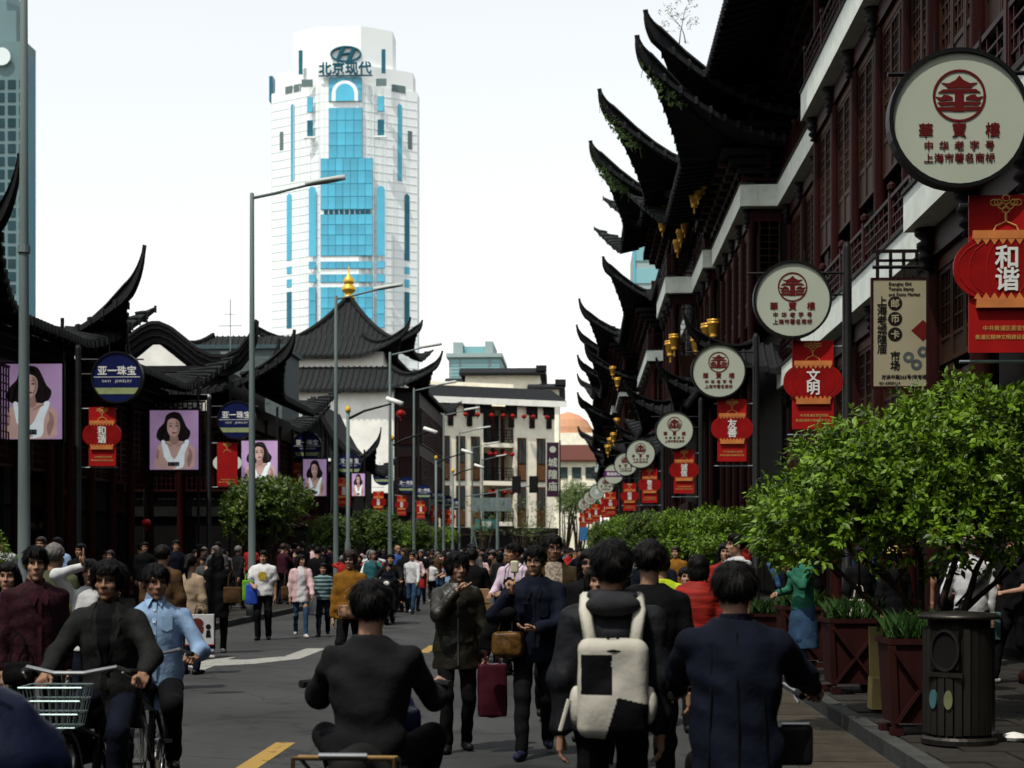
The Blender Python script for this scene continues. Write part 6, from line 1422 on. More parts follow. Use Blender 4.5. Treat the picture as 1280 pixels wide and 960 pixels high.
def scooter(label, X, Y, rot, col, z=0, rack=True, apron=False):
    b = empty('motor_scooter', (X, Y, z), R(rot), label, 'scooter', 'motor scooters on the road')
    for y in (-.62, .58):
        w_ = empty('wheel', (0, y, .235)); w_.parent = b
        MB().tube([(0, .19*math.cos(a), .19*math.sin(a)) for a in np.linspace(0, 2*math.pi, 25)[:-1]], .05, 8, close=True).build('tyre', RUB, w_, smooth=True); MB().lathe([(.05, -.05), (.145, -.035), (.145, .035), (.05, .05)], 16, axis='x').build('rim', CHR, w_)
    sdf_obj('rear_body', [('e', (0, .45, .50), (.16, .36, .16)), ('e', (0, .66, .56), (.11, .20, .09)), ('b', (0, .30, .38), (.12, .18, .08), .04)], .02, col, b, .05)
    MB().b2(-.15, .15, -.42, .12, .26, .30).build('floor_board', RUB, b)
    sdf_obj('front_shield', [('b', (0, -.44, .60), (.17, .015, .26), .03), ('e', (0, -.50, .90), (.16, .10, .10)), ('e', (0, -.56, .45), (.10, .16, .12))], .02, col, b, .05)
    sdf_obj('seat', [('c', (0, .22, .70), (0, .62, .73), .10, .09), ('e', (0, .35, .68), (.15, .24, .07))], .02, RUB, b, .04)
    MB().tube([(0, -.62, .235), (0, -.56, .5), (0, -.46, .98)], .03, 8).build('steering_column', BLKM, b)
    MB().tube([(-.33, -.30, 1.02), (-.2, -.38, 1.02), (0, -.44, 1.0), (.2, -.38, 1.02), (.33, -.30, 1.02)], .014, 7).build('handlebar', BLKM, b)
    for s in (() if apron else (-1, 1)):
        MB().tube([(s*.31, -.32, 1.02), (s*.36, -.26, 1.02)], .02, 7).build('grip', RUB, b)
    sdf_obj('headlight', [('e', (0, -.60, .92), (.07, .03, .06))], .014, WHT, b)
    sdf_obj('tail_light', [('b', (0, .83, .54), (.085, .015, .028), .015)], .012, M('tail_red', (.20, .008, .006), .3), b)
    MB().b2(-.10, .10, .845, .855, .30, .43).build('licence_plate', M('plate_dark', (.03, .03, .03), .5), b); MB().prism([(.62, .33), (.86, .28), (.86, .48), (.70, .46)], -.10, .10, axis='x').build('mudguard', RUB, b)
    for s in (-1, 1): MB().tube([(s*.17, .72, .44), (s*.20, .74, .46)], .03, 8).build('indicator', M('amber', (.4, .15, .01), .4), b)
    if rack:
        m = MB(); br = M('rack_brass', (.09, .055, .022), .35, .2, 8, metal=.8)
        m.tube([(-.19, .45, .70), (-.21, .62, .78), (-.21, .78, .80), (.21, .78, .80), (.21, .62, .78), (.19, .45, .70)], .009, 7); m.tube([(-.21, .66, .79), (.21, .66, .79)], .01, 6); m.tube([(-.21, .78, .80), (-.21, .82, .62), (-.20, .80, .46), (.20, .80, .46), (.21, .82, .62), (.21, .78, .80)], .009, 7); m.build('rear_rack', br, b)
        MB().tube([(-.10, .80, .815), (.10, .80, .815)], .011, 8).build('grab_rail', CHR, b)
    if apron: sdf_obj('wind_apron', [('e', (0, -.40, .92), (.42, .18, .36)), ('e', (0, -.42, .60), (.36, .16, .34))], .025, apron, b, .08, fold=.01)
    return b
def tote(name, label, cat, X, Y, Z, w, h, d, mat, handle=.22, rot=0, bulge=.02, hm=None):
    t = empty(name, (X, Y, Z), R(rot), label, cat)
    sdf_obj('bag', [('b', (0, 0, h/2), (w/2-bulge, d/2-.01, h/2-bulge), bulge*.6), ('e', (0, 0, h*.42), (w*.46, d*.75, h*.42))], .014, mat, t, .03, fold=.003)
    for y in (-d*.3, d*.3): MB().tube([(-w*.25, y, h*.96), (-w*.16, y*.5, h+handle*.8), (0, 0, h+handle), (w*.16, y*.5, h+handle*.8), (w*.25, y, h*.96)], .006, 5).build('handle', hm or mat, t)
    return t
def P_(px, Y): return xat(px, Y), Y
LASTP = lambda: LAST_PERSON[0].name
# 1 scooter rider seen from behind
x, y = P_(466, 7.5)
scooter('dark blue motor scooter with brass rear rack under the grey-sweatered rider', x, y-.15, 180, M('scooter_blue', (.008, .012, .06), .35, .1, 4, spec=.5))
person('rider in dark grey sweater seen from behind on a motor scooter', x, y, 180, 1.74, dict(top=CL['charcoal'], bottom=CL['black']),
       (SA := dict(res=.011, top='sweater', hip=(0, .12, .715), lean=.06, arms=(((.29, -.34, 1.0), (.22, .6, -.75)), ((.29, -.34, 1.0), (.22, .6, -.75))), legs=((.17, -.36, .36), (.17, -.36, .36)), knees=((-.42, -1, .1), (.42, -1, .1)), hands=('grip', 'grip'), wide=.97, bulk=.97, hem=.68, seed=2, fold=.009)), z=.0)
# 2, 3 the couple
x, y = P_(571, 13.2)
person('woman with short dark hair and olive jacket, raising a pointing hand', x, y, 8, 1.65, dict(top=cloth('olive_sheen', (.012, .0105, .006), .4, .3, 5, .11, .3), inner=CL['black'], bottom=CL['black'], hair=HAIRB),
       (SB := dict(res=.010, fem=True, top='jacket', hem=.72, bulk=1.12, hairstyle='bushy', arms=(((.02, -.24, 1.40), (.8, .1, -1)), (.25, -.06, .84)), hands=('point', 'grip'), handdir=((.85, -.25, .45), None), head=(22, 2), legs='small', leg_w=.92, collar=True, seed=4)))
o = LAST_PERSON[0]
for s_ in (-1, 1): patch('collar_flap', o, SB, [(s_*.015, 1.37), (s_*.06, 1.42), (s_*.09, 1.34), (s_*.04, 1.25)], MATS['cloth_olive_sheen'], .016)
patch('zip', o, SB, [(-.006, 1.32), (.006, 1.32), (.006, 1.1), (.006, .76), (-.006, .76), (-.006, 1.1)], CHR, .010)
for s_ in (-1, 1): patch('pocket_flap', o, SB, [(s_*.06, 1.0), (s_*.13, 1.02), (s_*.13, .97), (s_*.06, .95)], MATS['cloth_olive_sheen'], .013)
tote('tote_bag', 'maroon tote bag held between the pointing woman and the man with glasses', 'bag', x+.30, 13.1, zat(897, x+.28, 13.1), .25, .45, .10, M('maroon_leather', (.045, .008, .014), .4, .2, 5), .24, 12)
sdf_obj('bag', [('e', (0, 0, 0), (.12, .07, .16))], .014, CL['black'], tag(empty('shoulder_bag', (x+.22, 13.35, 1.0), 0), 'black shoulder bag at the hip of the pointing woman', 'bag'))
x, y = P_(669, 12.9)
pc = person('man with glasses in dark blue shirt holding an ice lolly', x, y, -4, 1.71, dict(top=cloth('check_navy', (.004, .006, .014), .8, .3, 14, .1), bottom=CL['black'], shoes=SHOEN),
       (SC := dict(res=.010, top='jacket', hem=.78, bulk=1.02, hairstyle='short', collar=True, arms=(((.17, -.27, 1.34), (.8, .3, -1)), ((.03, -.25, 1.06), (1, .4, -.4))), hands=('grip', 'relaxed'), handdir=((.15, -.25, 1), (-1, -.3, 0)), head=(-6, 2), legs='walkL', seed=7)))
for s_ in (-1, 1): patch('collar_wing', pc, SC, [(s_*.010, 1.36), (s_*.055, 1.41), (s_*.075, 1.36), (s_*.045, 1.29)], CL['navy'], .016)
patch('placket', pc, SC, [(-.013, 1.33), (.013, 1.33), (.013, 1.1), (.013, .80), (-.013, .80), (-.013, 1.1)], CL['navy'], .011)
for s_ in (-1, 1): patch('chest_pocket', pc, SC, [(s_*.05, 1.26), (s_*.12, 1.26), (s_*.12, 1.16), (s_*.085, 1.145), (s_*.05, 1.16)], CL['navy'], .012)
def glasses(parent, H, hc_y=-.012, mat=BLKM, spec_head=(0, 0), hz=1.60, sun=False):
    t = empty('glasses', (0, hc_y, hz)); t.parent = parent; t.rotation_euler = (R(spec_head[1]), 0, R(spec_head[0])); m = MB()
    for s in (-1, 1):
        m.tube([(s*.034+.026*math.cos(a), -.112, .008+.017*math.sin(a)) for a in np.linspace(0, 2*math.pi, 15)[:-1]], .0032, 5, close=True); m.tube([(s*.060, -.110, .012), (s*.079, -.05, .012), (s*.081, .01, .008)], .003, 4)
    m.tube([(-.009, -.114, .012), (.009, -.114, .012)], .003, 4); m.build('frame', mat, t)
    for s in (-1, 1): disc(MB(), .025, -.1125, -.1105, 14, s*.034, .008, rz=.016).build('lens', GLASSD if sun else M('clear_lens', (.10, .08, .07), .1), t) if sun else None
    return t
glasses(pc, 1.71, spec_head=(-6, 2))
t = empty('ice_lolly', (x-.155, y-.30, 1.44), 0, 'pale ice lolly on a stick held up by the man with glasses', 'ice lolly'); sdf_obj('ice', [('b', (0, 0, .09), (.018, .006, .035), .014)], .007, M('lolly_cream', (.50, .47, .33), .4), t); MB().box(0, 0, .0, .012, .004, .09).build('stick', M('stick_wood', (.35, .22, .1), .7), t)
HB = M('gold_print_leather', (.05, .025, .007), .35, .98, 16, .2); tote('handbag', 'gold and brown printed handbag on the arm of the man with glasses', 'bag', x-.21, y-.17, zat(822, x, y), .29, .24, .13, HB, .12, -8, .055)
sdf_obj('garment', [('c', (-.30, -.10, 1.16), (-.20, -.22, 1.16), .07, .06), ('l', np.array([.86, 1.0, 1.18]), np.array([-.36, -.33, -.26]), np.array([-.05, -.08, -.14]), np.array([.10, .11, .09]), np.array([.06, .07, .06]))], .014, CL['black'], tag(empty('folded_jacket', (x, y, 0), 0), 'black jacket draped over the arm of the man with glasses', 'jacket'), .05, fold=.006)
# 4 man behind in check shirt
x, y = P_(691, 15.4)
p4 = person('tall man with glasses in brown jacket over checked shirt, behind the lolly eater', x, y, 6, 1.83, dict(top=cloth('brown_suede', (.030, .020, .008), .8), inner=cloth('check', (.16, .13, .10), .8, .9, 42, .1), bottom=CL['black'], hair=HAIRB), (SD4 := dict(res=.013, top='jacket', inner=(.075, .09), bulk=1.05, collar=True, head=(8, 4), legs='walkR', arms=('hang', 'bent'), seed=3)), skin=SKIN2)
glasses(p4, 1.8, spec_head=(8, 4))
# 5 man with backpack
x, y = P_(765, 7.5)
p5 = person('young man from behind in dark hooded jacket wearing a white and black backpack', x, y, 180, 1.71, dict(top=cloth('camo_dark', (.007, .0075, .009), .6, .5, 16, .12), bottom=CL['black']), dict(res=.010, top='jacket', hem=.84, bulk=1.02, wide=1.0, hairstyle='crop', arms=('hang', (.25, .03, .80)), hands=('relaxed', 'relaxed'), head=(0, -4), seed=5, legs='small', fold=.009))
sdf_obj('hood', [('e', (0, .13, 1.44), (.13, .065, .055)), ('c', (-.09, .02, 1.475), (.09, .02, 1.475), .035, .035), ('e', (0, .06, 1.47), (.10, .08, .035))], .012, cloth('hood_grey', (.020, .020, .023)), p5, .03, fold=.004)
BW = M('backpack_white', (.42, .40, .34), .7, .12, 6, .15, bscale=40); BK2 = CL['black']
t = empty('backpack', (x, y, -.015), R(180), 'white and black panelled backpack on the young man in the hooded jacket', 'backpack')
bp = [('b', (0, .215, 1.05), (.105, .035, .17), .055), ('e', (0, .26, .96), (.13, .07, .13))]
def bpm(C): return np.where(((C[:, 0] > .008) & (C[:, 0] < .145) & (C[:, 2] > 1.025) & (C[:, 2] < 1.205)) | ((C[:, 0] < -.02+.3*(1.02-C[:, 2])) & (C[:, 2] < 1.02+.25*C[:, 0])), 1, 0)
sdf_obj('pack', bp, .006, None, t, .04, fold=.003, mi=bpm, mats=[BW, BK2])
for s in (-1, 1):
    MB().tube([(s*.10, .20, 1.24), (s*.125, .12, 1.40), (s*.12, -.01, 1.465), (s*.125, -.12, 1.36), (s*.13, -.14, 1.2), (s*.15, .0, .98), (s*.13, .18, .93)], .018, 6, flat=1.7).build('strap', BW, t, smooth=True)
    sdf_obj('side_pocket', [('e', (s*.165, .21, .97), (.035, .05, .09))], .01, BW, t, fold=.003)
MB().tube([(-.03, .25, 1.24), (-.02, .26, 1.285), (.02, .26, 1.285), (.03, .25, 1.24)], .009, 6).build('grab_loop', BK2, t); MB().tube([(-.15, .275, 1.21), (0, .31, 1.225), (.15, .275, 1.21)], .006, 5).build('zip', BK2, t); MB().tube([(.20, .24, 1.0), (.24, .27, .86)], .009, 5).build('hanging_strap', BW, t)
# 6 man in black
x, y = P_(812, 9.6); person('man in plain black top seen from behind, right of the backpack wearer', x, y, 176, 1.73, dict(top=CL['black'], bottom=CL['black']), dict(res=.013, top='sweater', hairstyle='crop', arms=('hang', 'bent'), legs='walkL', bulk=1.06, seed=8))
# 7 navy suit man on a bicycle
x, y = P_(917, 7.1)
bicycle('black bicycle under the man in the navy suit jacket', x+.04, y+.14, 180, False, 1.2)
person('man in navy suit jacket seen from behind, riding with an arm stretched out', x, y, 178, 1.76, dict(top=CL['navy'], bottom=CL['black'], hair=HAIRB), (SF := dict(res=.011, top='jacket', hip=(0, .16, .795), lean=.10, hem=.60, bulk=1.04, wide=1.0, arms=(((.38, -.34, 1.02), (.5, .4, -.7)), ((.24, -.38, 1.02), (.3, .6, -.8))), hands=('grip', 'grip'), legs=((.12, .02, .50), (.12, -.22, .25)), hairstyle='short', collar=True, seed=9, fold=.0085)))
o = LAST_PERSON[0]
patch('back_seam', o, SF, [(-.003, 1.30), (.003, 1.30), (.003, 1.1), (.003, .9), (.003, .70), (-.003, .70), (-.003, .9), (-.003, 1.1)], CL['black'], .010, 1)
for s_ in (-1, 1): patch('side_seam', o, SF, [(s_*.105, 1.25), (s_*.110, 1.25), (s_*.115, 1.0), (s_*.13, .70), (s_*.125, .70), (s_*.11, 1.0)], CL['black'], .010, 1)
sdf_obj('box', [('b', (0, 0, 0), (.06, .10, .07), .02)], .016, BLKM, tag(empty('carrier_box', (x+.27, y+.10, .80), 0), 'black box strapped beside the navy-jacketed cyclist', 'box')); MB().tube([(-.06, -.10, .095), (.06, -.10, .095)], .008, 6).build('handle', CHR, bpy.data.objects['carrier_box'])
# 8 woman cyclist facing the camera
x, y = P_(128, 9.0)
bicycle('bicycle with pale wire basket ridden by the woman in the grey blazer', x-.04, y-.14, 2, True, .5)
person('woman with short wavy hair in grey blazer cycling towards the camera', x, y, 4, 1.64, dict(top=cloth('blazer', (.010, .011, .010), .8, .25, 20), inner=CL['black'], bottom=CL['navy']), (SG := dict(res=.010, fem=True, top='jacket', hip=(0, .20, .895), lean=.05, hem=.70, inner=(.055, .0), bulk=1.06, wide=1.05, hairstyle='bushy', arms=(((.29, -.20, 1.03), (.6, .4, -.7)), ((.29, -.20, 1.03), (.6, .4, -.7))), hands=('grip', 'grip'), legs=((.11, .08, .55), (.11, -.12, .28)), collar=True, head=(-4, 3), seed=11)), skin=SKIN2)
o = LAST_PERSON[0]; BLZ = MATS['cloth_blazer']
for s_ in (-1, 1): patch('lapel', o, SG, [(s_*.060, 1.455), (s_*.105, 1.36), (s_*.085, 1.34), (s_*.10, 1.30), (s_*.012, 1.06), (s_*.030, 1.20)], BLZ, .014)
for z in (1.03, .93): patch('button', o, SG, [(.012*math.cos(a)+.015, z+.012*math.sin(a)) for a in np.linspace(0, 6.28, 9)[:-1]], BLKM, .016)
for s_ in (-1, 1): patch('pocket_flap', o, SG, [(s_*.07, .90), (s_*.14, .91), (s_*.14, .87), (s_*.07, .86)], BLZ, .014)
# 9 man cyclist in light blue shirt
x, y = P_(192, 10.5)
bicycle('black bicycle ridden by the man in the light blue shirt', x, y-.14, 8, False, 2.2)
person('man in light blue shirt cycling beside the woman in the blazer', x, y, 10, 1.72, dict(top=CL['skyblue'], bottom=CL['black']), (SH := dict(res=.010, top='shirt', hip=(0, .20, .785), lean=.07, hem=.74, bulk=1.04, hairstyle='short', arms=(((.28, -.18, 1.00), (.5, .5, -.7)), ((.28, -.18, .98), (.5, .6, -.7))), hands=('grip', 'grip'), legs=((.12, -.02, .58), (.13, -.02, .30)), collar=True, head=(18, 4), seed=12, fold=.007)), skin=SKIN2)
o = LAST_PERSON[0]; SKB = M('shirt_placket', (.22, .33, .48), .8)
patch('placket', o, SH, [(-.014, 1.33), (.014, 1.33), (.014, 1.2), (.014, 1.0), (.014, .80), (-.014, .80), (-.014, 1.0), (-.014, 1.2)], SKB, .011)
for z in (1.28, 1.2, 1.12, 1.04, .96, .88): patch('button', o, SH, [(.006*math.cos(a), z+.006*math.sin(a)) for a in np.linspace(0, 6.28, 9)[:-1]], WHT, .016)
patch('pocket', o, SH, [(.05, 1.24), (.12, 1.24), (.12, 1.15), (.085, 1.135), (.05, 1.15)], SKB, .012)
for s_ in (-1, 1): patch('collar_wing', o, SH, [(s_*.012, 1.36), (s_*.055, 1.40), (s_*.07, 1.35), (s_*.045, 1.30)], SKB, .016)
# 10.. people at the left edge
x, y = P_(44, 11.2); person('smiling man in maroon checked shirt standing at the left edge', x, y, 32, 1.70, dict(top=cloth('maroon_check', (.020, .005, .008), .8, .5, 34), bottom=CL['black'], hair=HAIRB), (SI := dict(res=.012, top='shirt', hem=.80, hairstyle='short', collar=True, arms=('hang', 'hang'), head=(-10, 0), bulk=1.08, seed=13)))
o = LAST_PERSON[0]
patch('placket', o, SI, [(-.012, 1.34), (.012, 1.34), (.012, 1.1), (.012, .84), (-.012, .84), (-.012, 1.1)], CL['maroon'], .011)
for s_ in (-1, 1): patch('collar_wing', o, SI, [(s_*.010, 1.37), (s_*.055, 1.41), (s_*.07, 1.36), (s_*.045, 1.30)], CL['maroon'], .016)
tote('handbag', 'black handbag with metal clasp at the maroon-shirted man', 'bag', x-.05, y-.20, .72, .22, .17, .09, CL['black'], .2, 20)
x, y = P_(10, 12.4); person('woman in purple top at the far left edge, behind the maroon shirt', x, y, 10, 1.58, dict(top=CL['plum'], bottom=CL['black']), dict(res=.014, fem=True, top='sweater', hairstyle='long', seed=14))
x, y = P_(112, 13.8); person('woman in white long sleeves lifting a hand to her hair, behind the cyclists', x, y, 15, 1.60, dict(top=CL['white'], bottom=CL['navy']), dict(res=.013, fem=True, top='shirt', hairstyle='bob', arms=(((.06, -.10, 1.66), (1, -.2, -.2)), 'bent'), hands=('flat', 'relaxed'), handdir=((.1, -.1, 1), None), seed=15))
x, y = P_(68, 15.2); person('man in olive vest over green sleeves seen from behind', x, y, 170, 1.74, dict(top=CL['olive'], bottom=CL['black'], hair=HAIRG), dict(res=.016, top='jacket', hairstyle='short', seed=16))
x, y = P_(203, 18.8); person('man in brown jacket from behind carrying a white printed box', x, y, 168, 1.74, dict(top=CL['brown'], bottom=CL['black']), dict(res=.016, top='jacket', arms=((.26, -.05, .80), 'hang'), seed=17))
t = empty('gift_box', (xat(250, 18.2), 18.2, zat(805, -4.3, 18.2)), R(8), 'white carton with brown picture print, hanging from the brown-jacketed man', 'box')
MB().b2(-.16, .16, -.06, .06, .0, .34).build('carton', M('carton_white', (.45, .45, .45), .6), t); disc(MB(), .075, -.064, -.0605, 20, -.03, .24, rz=.06).prism([(-.10, .12), (.04, .13), (.05, .20), (-.11, .19)], -.064, -.0605).build('print', M('carton_print', (.10, .02, .015), .6), t); disc(MB(), .03, -.064, -.0605, 14, .10, .2).prism([(.07, .08), (.13, .08), (.12, .16), (.08, .16)], -.064, -.0605).build('small_mark', BLKM, t); MB().tube([(-.06, 0, .34), (-.04, 0, .44), (.04, 0, .44), (.06, 0, .34)], .006, 5).build('handle', BLKM, t); MB().b2(-.162, .162, -.062, .062, -.012, 0).build('base_edge', REDB, t)
x, y = P_(238, 21.2); person('woman in pale beige top from behind, near the boy in yellow', x, y, 165, 1.62, dict(top=CL['beige'], bottom=CL['navy']), dict(res=.018, fem=True, top='shirt', hairstyle='pony', seed=18))
x, y = P_(249, 24.4); person('boy in bright yellow top near the left pavement', x, y, 75, 1.30, dict(top=CL['yellow'], bottom=CL['denim'], shoes=SHOEW), dict(res=.018, top='sweater', headscale=1.2, arms=('fwd', 'back'), legs='walkL', seed=19))
x, y = P_(272, 25.6); person('woman in all black with a tan bag, right of the boy in yellow', x, y, 190, 1.66, dict(top=CL['black'], bottom=CL['black'], shoes=SHOEW), dict(res=.018, fem=True, top='coat', hairstyle='long', legs='small', seed=20))
tote('tan_bag', 'tan shoulder bag beside the woman in all black', 'bag', x+.25, y-.05, .80, .3, .28, .1, CL['brown'], .25, 20)
x, y = P_(329, 29.4); person('boy in white t-shirt with a yellow print carrying green and blue bags', x, y, 5, 1.67, dict(top=CL['white'], bottom=CL['black']), dict(res=.016, top='tshirt', bare_arms=True, hairstyle='short', bulk=1.12, fat=1.05, arms=('bent', 'hang'), legs='small', seed=21))
pk = bpy.data.objects[LASTP()]; disc(MB(), .09, -.008, 0, 18, 0, 0).build('print', M('print_yellow', (.30, .22, .03), .7, .6, 30), pk, (0, -.150, 1.24))
tote('shopping_bag', 'green cloth bag hanging from the boy in the white t-shirt', 'bag', x-.26, y-.12, .72, .22, .40, .06, M('bag_green', (.14, .36, .03), .6), .12, 25); tote('shopping_bag', 'blue bag hanging from the boy in the white t-shirt', 'bag', x-.17, y-.22, .66, .22, .38, .06, M('bag_blue', (.02, .06, .34), .6), .12, 10)
x, y = P_(376, 30.2); person('woman in pale pink cardigan over white top, walking with a brown bag', x, y, 14, 1.60, dict(top=CL['pink'], inner=CL['white'], bottom=CL['denim'], shoes=SHOEW), dict(res=.016, fem=True, top='jacket', hem=.74, inner=(.05, .10), hairstyle='long', head=(35, 0), legs='walkR', leg_w=.8, arms=('hang', 'fwd'), seed=22))
tote('shoulder_bag', 'light brown shoulder bag at the hip of the pink cardigan woman', 'bag', x-.26, y-.05, .72, .22, .26, .1, CL['brown'], .3, 30)
STR = bpy.data.materials.new('cloth_stripes'); STR.use_nodes = True; _n = STR.node_tree; _w = _n.nodes.new('ShaderNodeTexWave'); _w.bands_direction = 'Z'; _w.inputs['Scale'].default_value = 3.4; _tc = _n.nodes.new('ShaderNodeTexCoord'); _r = _n.nodes.new('ShaderNodeValToRGB'); _r.color_ramp.interpolation = 'CONSTANT'; _r.color_ramp.elements[0].color = (.012, .02, .03, 1); _r.color_ramp.elements[1].position = .5; _r.color_ramp.elements[1].color = (.14, .24, .23, 1); _n.links.new(_tc.outputs['Object'], _w.inputs['Vector']); _n.links.new(_w.outputs['Fac'], _r.inputs[0]); _n.links.new(_r.outputs[0], _n.nodes['Principled BSDF'].inputs['Base Color']); _n.nodes['Principled BSDF'].inputs['Roughness'].default_value = .9
x, y = P_(404, 30.6); person('child in teal and dark striped sweater beside the pink cardigan woman', x, y, 4, 1.42, dict(top=STR, bottom=CL['navy']), dict(res=.016, top='sweater', headscale=1.12, legs='walkL', seed=23)); tote('plastic_bag', 'white plastic carrier bag hanging beside the striped child', 'bag', x-.24, y-.08, .42, .26, .36, .12, CL['white'], .15, 10)
x, y = P_(438, 20.4); person('woman in mustard jacket and sunglasses carrying a patterned bag', x, y, -6, 1.67, dict(top=CL['mustard'], bottom=CL['black'], hair=HAIRD), dict(res=.014, fem=True, top='jacket', hem=.82, hairstyle='bushy', arms=('hang', 'bent'), legs='walkL', seed=24, collar=True)); glasses(bpy.data.objects[LASTP()], 1.67, sun=True)
tote('handbag', 'multicoloured patterned handbag at the mustard jacket woman', 'bag', x+.02, y-.22, .80, .30, .18, .10, M('patterned_leather', (.18, .10, .06), .5, .95, 22), .2, 5)
# motorcycle group
x, y = P_(487, 36); scooter('dark motor scooter carrying a man and a child towards the camera', x, y, 0, M('scooter_black', (.008, .008, .009), .35), rack=False)
person('man in dark jacket riding a scooter towards the camera with a child', x, y, 0, 1.72, dict(top=CL['black'], bottom=CL['black']), dict(res=.018, top='jacket', hip=(0, .25, .80), arms=(((.30, -.24, 1.03), (1, .3, -.3)), ((.30, -.24, 1.03), (1, .3, -.3))), legs=((.16, -.2, .36), (.16, -.2, .36)), knees=((-.6, -1, .5), (.6, -1, .5)), seed=25))
person('child in navy standing in front of the scooter rider', x, y-.18, 0, 1.05, dict(top=CL['navy'], bottom=CL['black']), dict(res=.018, top='sweater', headscale=1.3, arms=('bent', 'bent'), seed=26), z=.31)
x, y = P_(497, 46); person('bald man in bright blue shirt behind the scooter', x, y, 30, 1.84, dict(top=CL['blue'], bottom=CL['black'], hair=HAIRG), dict(res=.02, top='tshirt', bare_arms=True, hairstyle='thin', seed=27), skin=SKIN2)
x, y = P_(519, 43.5); person('woman in white blouse and jeans with long hair on the open road', x, y, 18, 1.66, dict(top=CL['pink'], bottom=CL['denim']), dict(res=.018, fem=True, top='shirt', hairstyle='long', arms=('hang', 'bent'), legs='small', leg_w=.85, seed=28)); tote('plastic_bag', 'small red bag held by the woman in the white blouse', 'bag', x+.22, y-.1, .62, .2, .26, .08, CL['red'], .2)
x, y = P_(590, 24.5); person('person in black pushing a stack of brown cartons', x, y, 176, 1.70, dict(top=CL['black'], bottom=CL['black']), dict(res=.018, top='jacket', arms=('bent', 'bent'), seed=29))
CART = M('cardboard', (.20, .12, .055), .8, .2, 5, .1)
for k, (dz, w_, h_) in enumerate(((.95, .34, .52), (1.49, .38, .20))):
    t = empty('carton', (xat(603, 23.6)-(.1 if k else 0), 23.6, dz-.6), R(8), ['brown cardboard carton carried through the crowd, lower one', 'flat brown carton lying on top of the carried carton'][k], 'box', 'cardboard cartons'); MB().b2(-w_/2, w_/2, -.2, .2, 0, h_).build('carton', CART, t); MB().b2(-w_/2-.001, w_/2+.001, -.03, .03, h_, h_+.003).build('tape', M('tape', (.26, .18, .09), .4), t); MB().b2(-.03, .03, -.203, -.2, h_*.5, h_).build('tape', MATS['tape'], t)
t = empty('hand_cart', (xat(603, 23.6), 23.6, 0), R(8), 'low hand cart under the brown cartons', 'cart'); MB().b2(-.25, .25, -.25, .25, .30, .345).build('platform', BLKM, t)
for sx in (-1, 1):
    for sy in (-1, 1): MB().lathe([(.10, -.02), (.10, .02)], 14, (sx*.2, sy*.18, .10), axis='x').build('wheel', RUB, t); MB().b2(sx*.2-.012, sx*.2+.012, sy*.18-.012, sy*.18+.012, .1, .30).build('caster_leg', BLKM, t)
x, y = P_(643, 21.2); person('man in lilac shirt with a black camera at his chest, looking aside', x, y, -35, 1.77, dict(top=CL['lilac'], bottom=CL['black']), dict(res=.014, top='shirt', collar=True, arms=('bent', 'belly'), head=(-25, 0), hairstyle='short', seed=30), skin=SKIN2)
t = empty('camera', (x-.06, y-.24, 1.24), R(-30), 'black camera hanging in front of the lilac shirt', 'camera'); MB().box(0, 0, 0, .14, .05, .09).box(0, 0, .055, .05, .045, .03).build('body', BLKM, t); MB().lathe([(.035, 0), (.032, .07)], 14, (0, -.095, -.005), axis='y').build('lens', BLKM, t); MB().tube([(-.07, 0, .03), (-.09, .06, .18), (-.06, .2, .28)], .008, 4).build('strap', BLKM, t); MB().tube([(.07, 0, .03), (.10, .06, .18), (.10, .2, .26)], .008, 4).build('strap', BLKM, t)
x, y = P_(737, 14.0); person('woman in sunglasses and dark coat partly hidden by the backpack wearer', x, y, -5, 1.68, dict(top=CL['black'], bottom=CL['black'], hair=HAIRB), dict(res=.014, fem=True, top='jacket', hairstyle='long', seed=31)); glasses(bpy.data.objects[LASTP()], 1.67, sun=True)
x, y = P_(745, 12.0); person('smiling girl peeking out beside the backpack wearer', x, y, 6, 1.55, dict(top=CL['navy'], bottom=CL['black'], hair=HAIRB), dict(res=.014, fem=True, top='sweater', hairstyle='bob', seed=32))
x, y = P_(727, 16.5); person('person in pink and white patterned top left of the backpack wearer', x, y, 175, 1.50, dict(top=cloth('floral', (.38, .20, .20), .8, .8, 20), bottom=CL['navy']), dict(res=.016, fem=True, top='shirt', hairstyle='pony', seed=33))
x, y = P_(827, 15.2); person('person in high-visibility yellow vest seen from behind', x, y, 178, 1.64, dict(top=CL['hivis'], inner=CL['black'], bottom=CL['black']), dict(res=.016, top='jacket', seed=34))
x, y = P_(873, 14.6); person('woman in quilted red jacket with a yellow bag strap, seen from behind', x, y, 172, 1.64, dict(top=M('cloth_red_quilt', (.26, .018, .012), .6, .45, 24, .5, stretch=(.15, .15, 1)), bottom=CL['black']), dict(res=.014, fem=True, top='jacket', bulk=1.18, hem=.82, hairstyle='bob', seed=35, fold=.006)); 
x, y = P_(857, 19.0); person('child in red jacket left of the quilted red jacket', x, y, 5, 1.46, dict(top=CL['red'], bottom=CL['black']), dict(res=.018, top='jacket', headscale=1.12, seed=36))
x, y = P_(921, 20.0); person('man in white t-shirt and glasses standing tall by the right kerb', x, y, -60, 1.88, dict(top=CL['white'], bottom=CL['denim']), dict(res=.014, top='tshirt', bare_arms=True, head=(-20, 0), arms=('bent', 'hang'), seed=37))
x, y = P_(906, 22.0); person('person in dark red top just left of the man in the white t-shirt', x, y, 0, 1.78, dict(top=CL['red'], bottom=CL['black']), dict(res=.018, top='sweater', fem=True, hairstyle='long', seed=38))
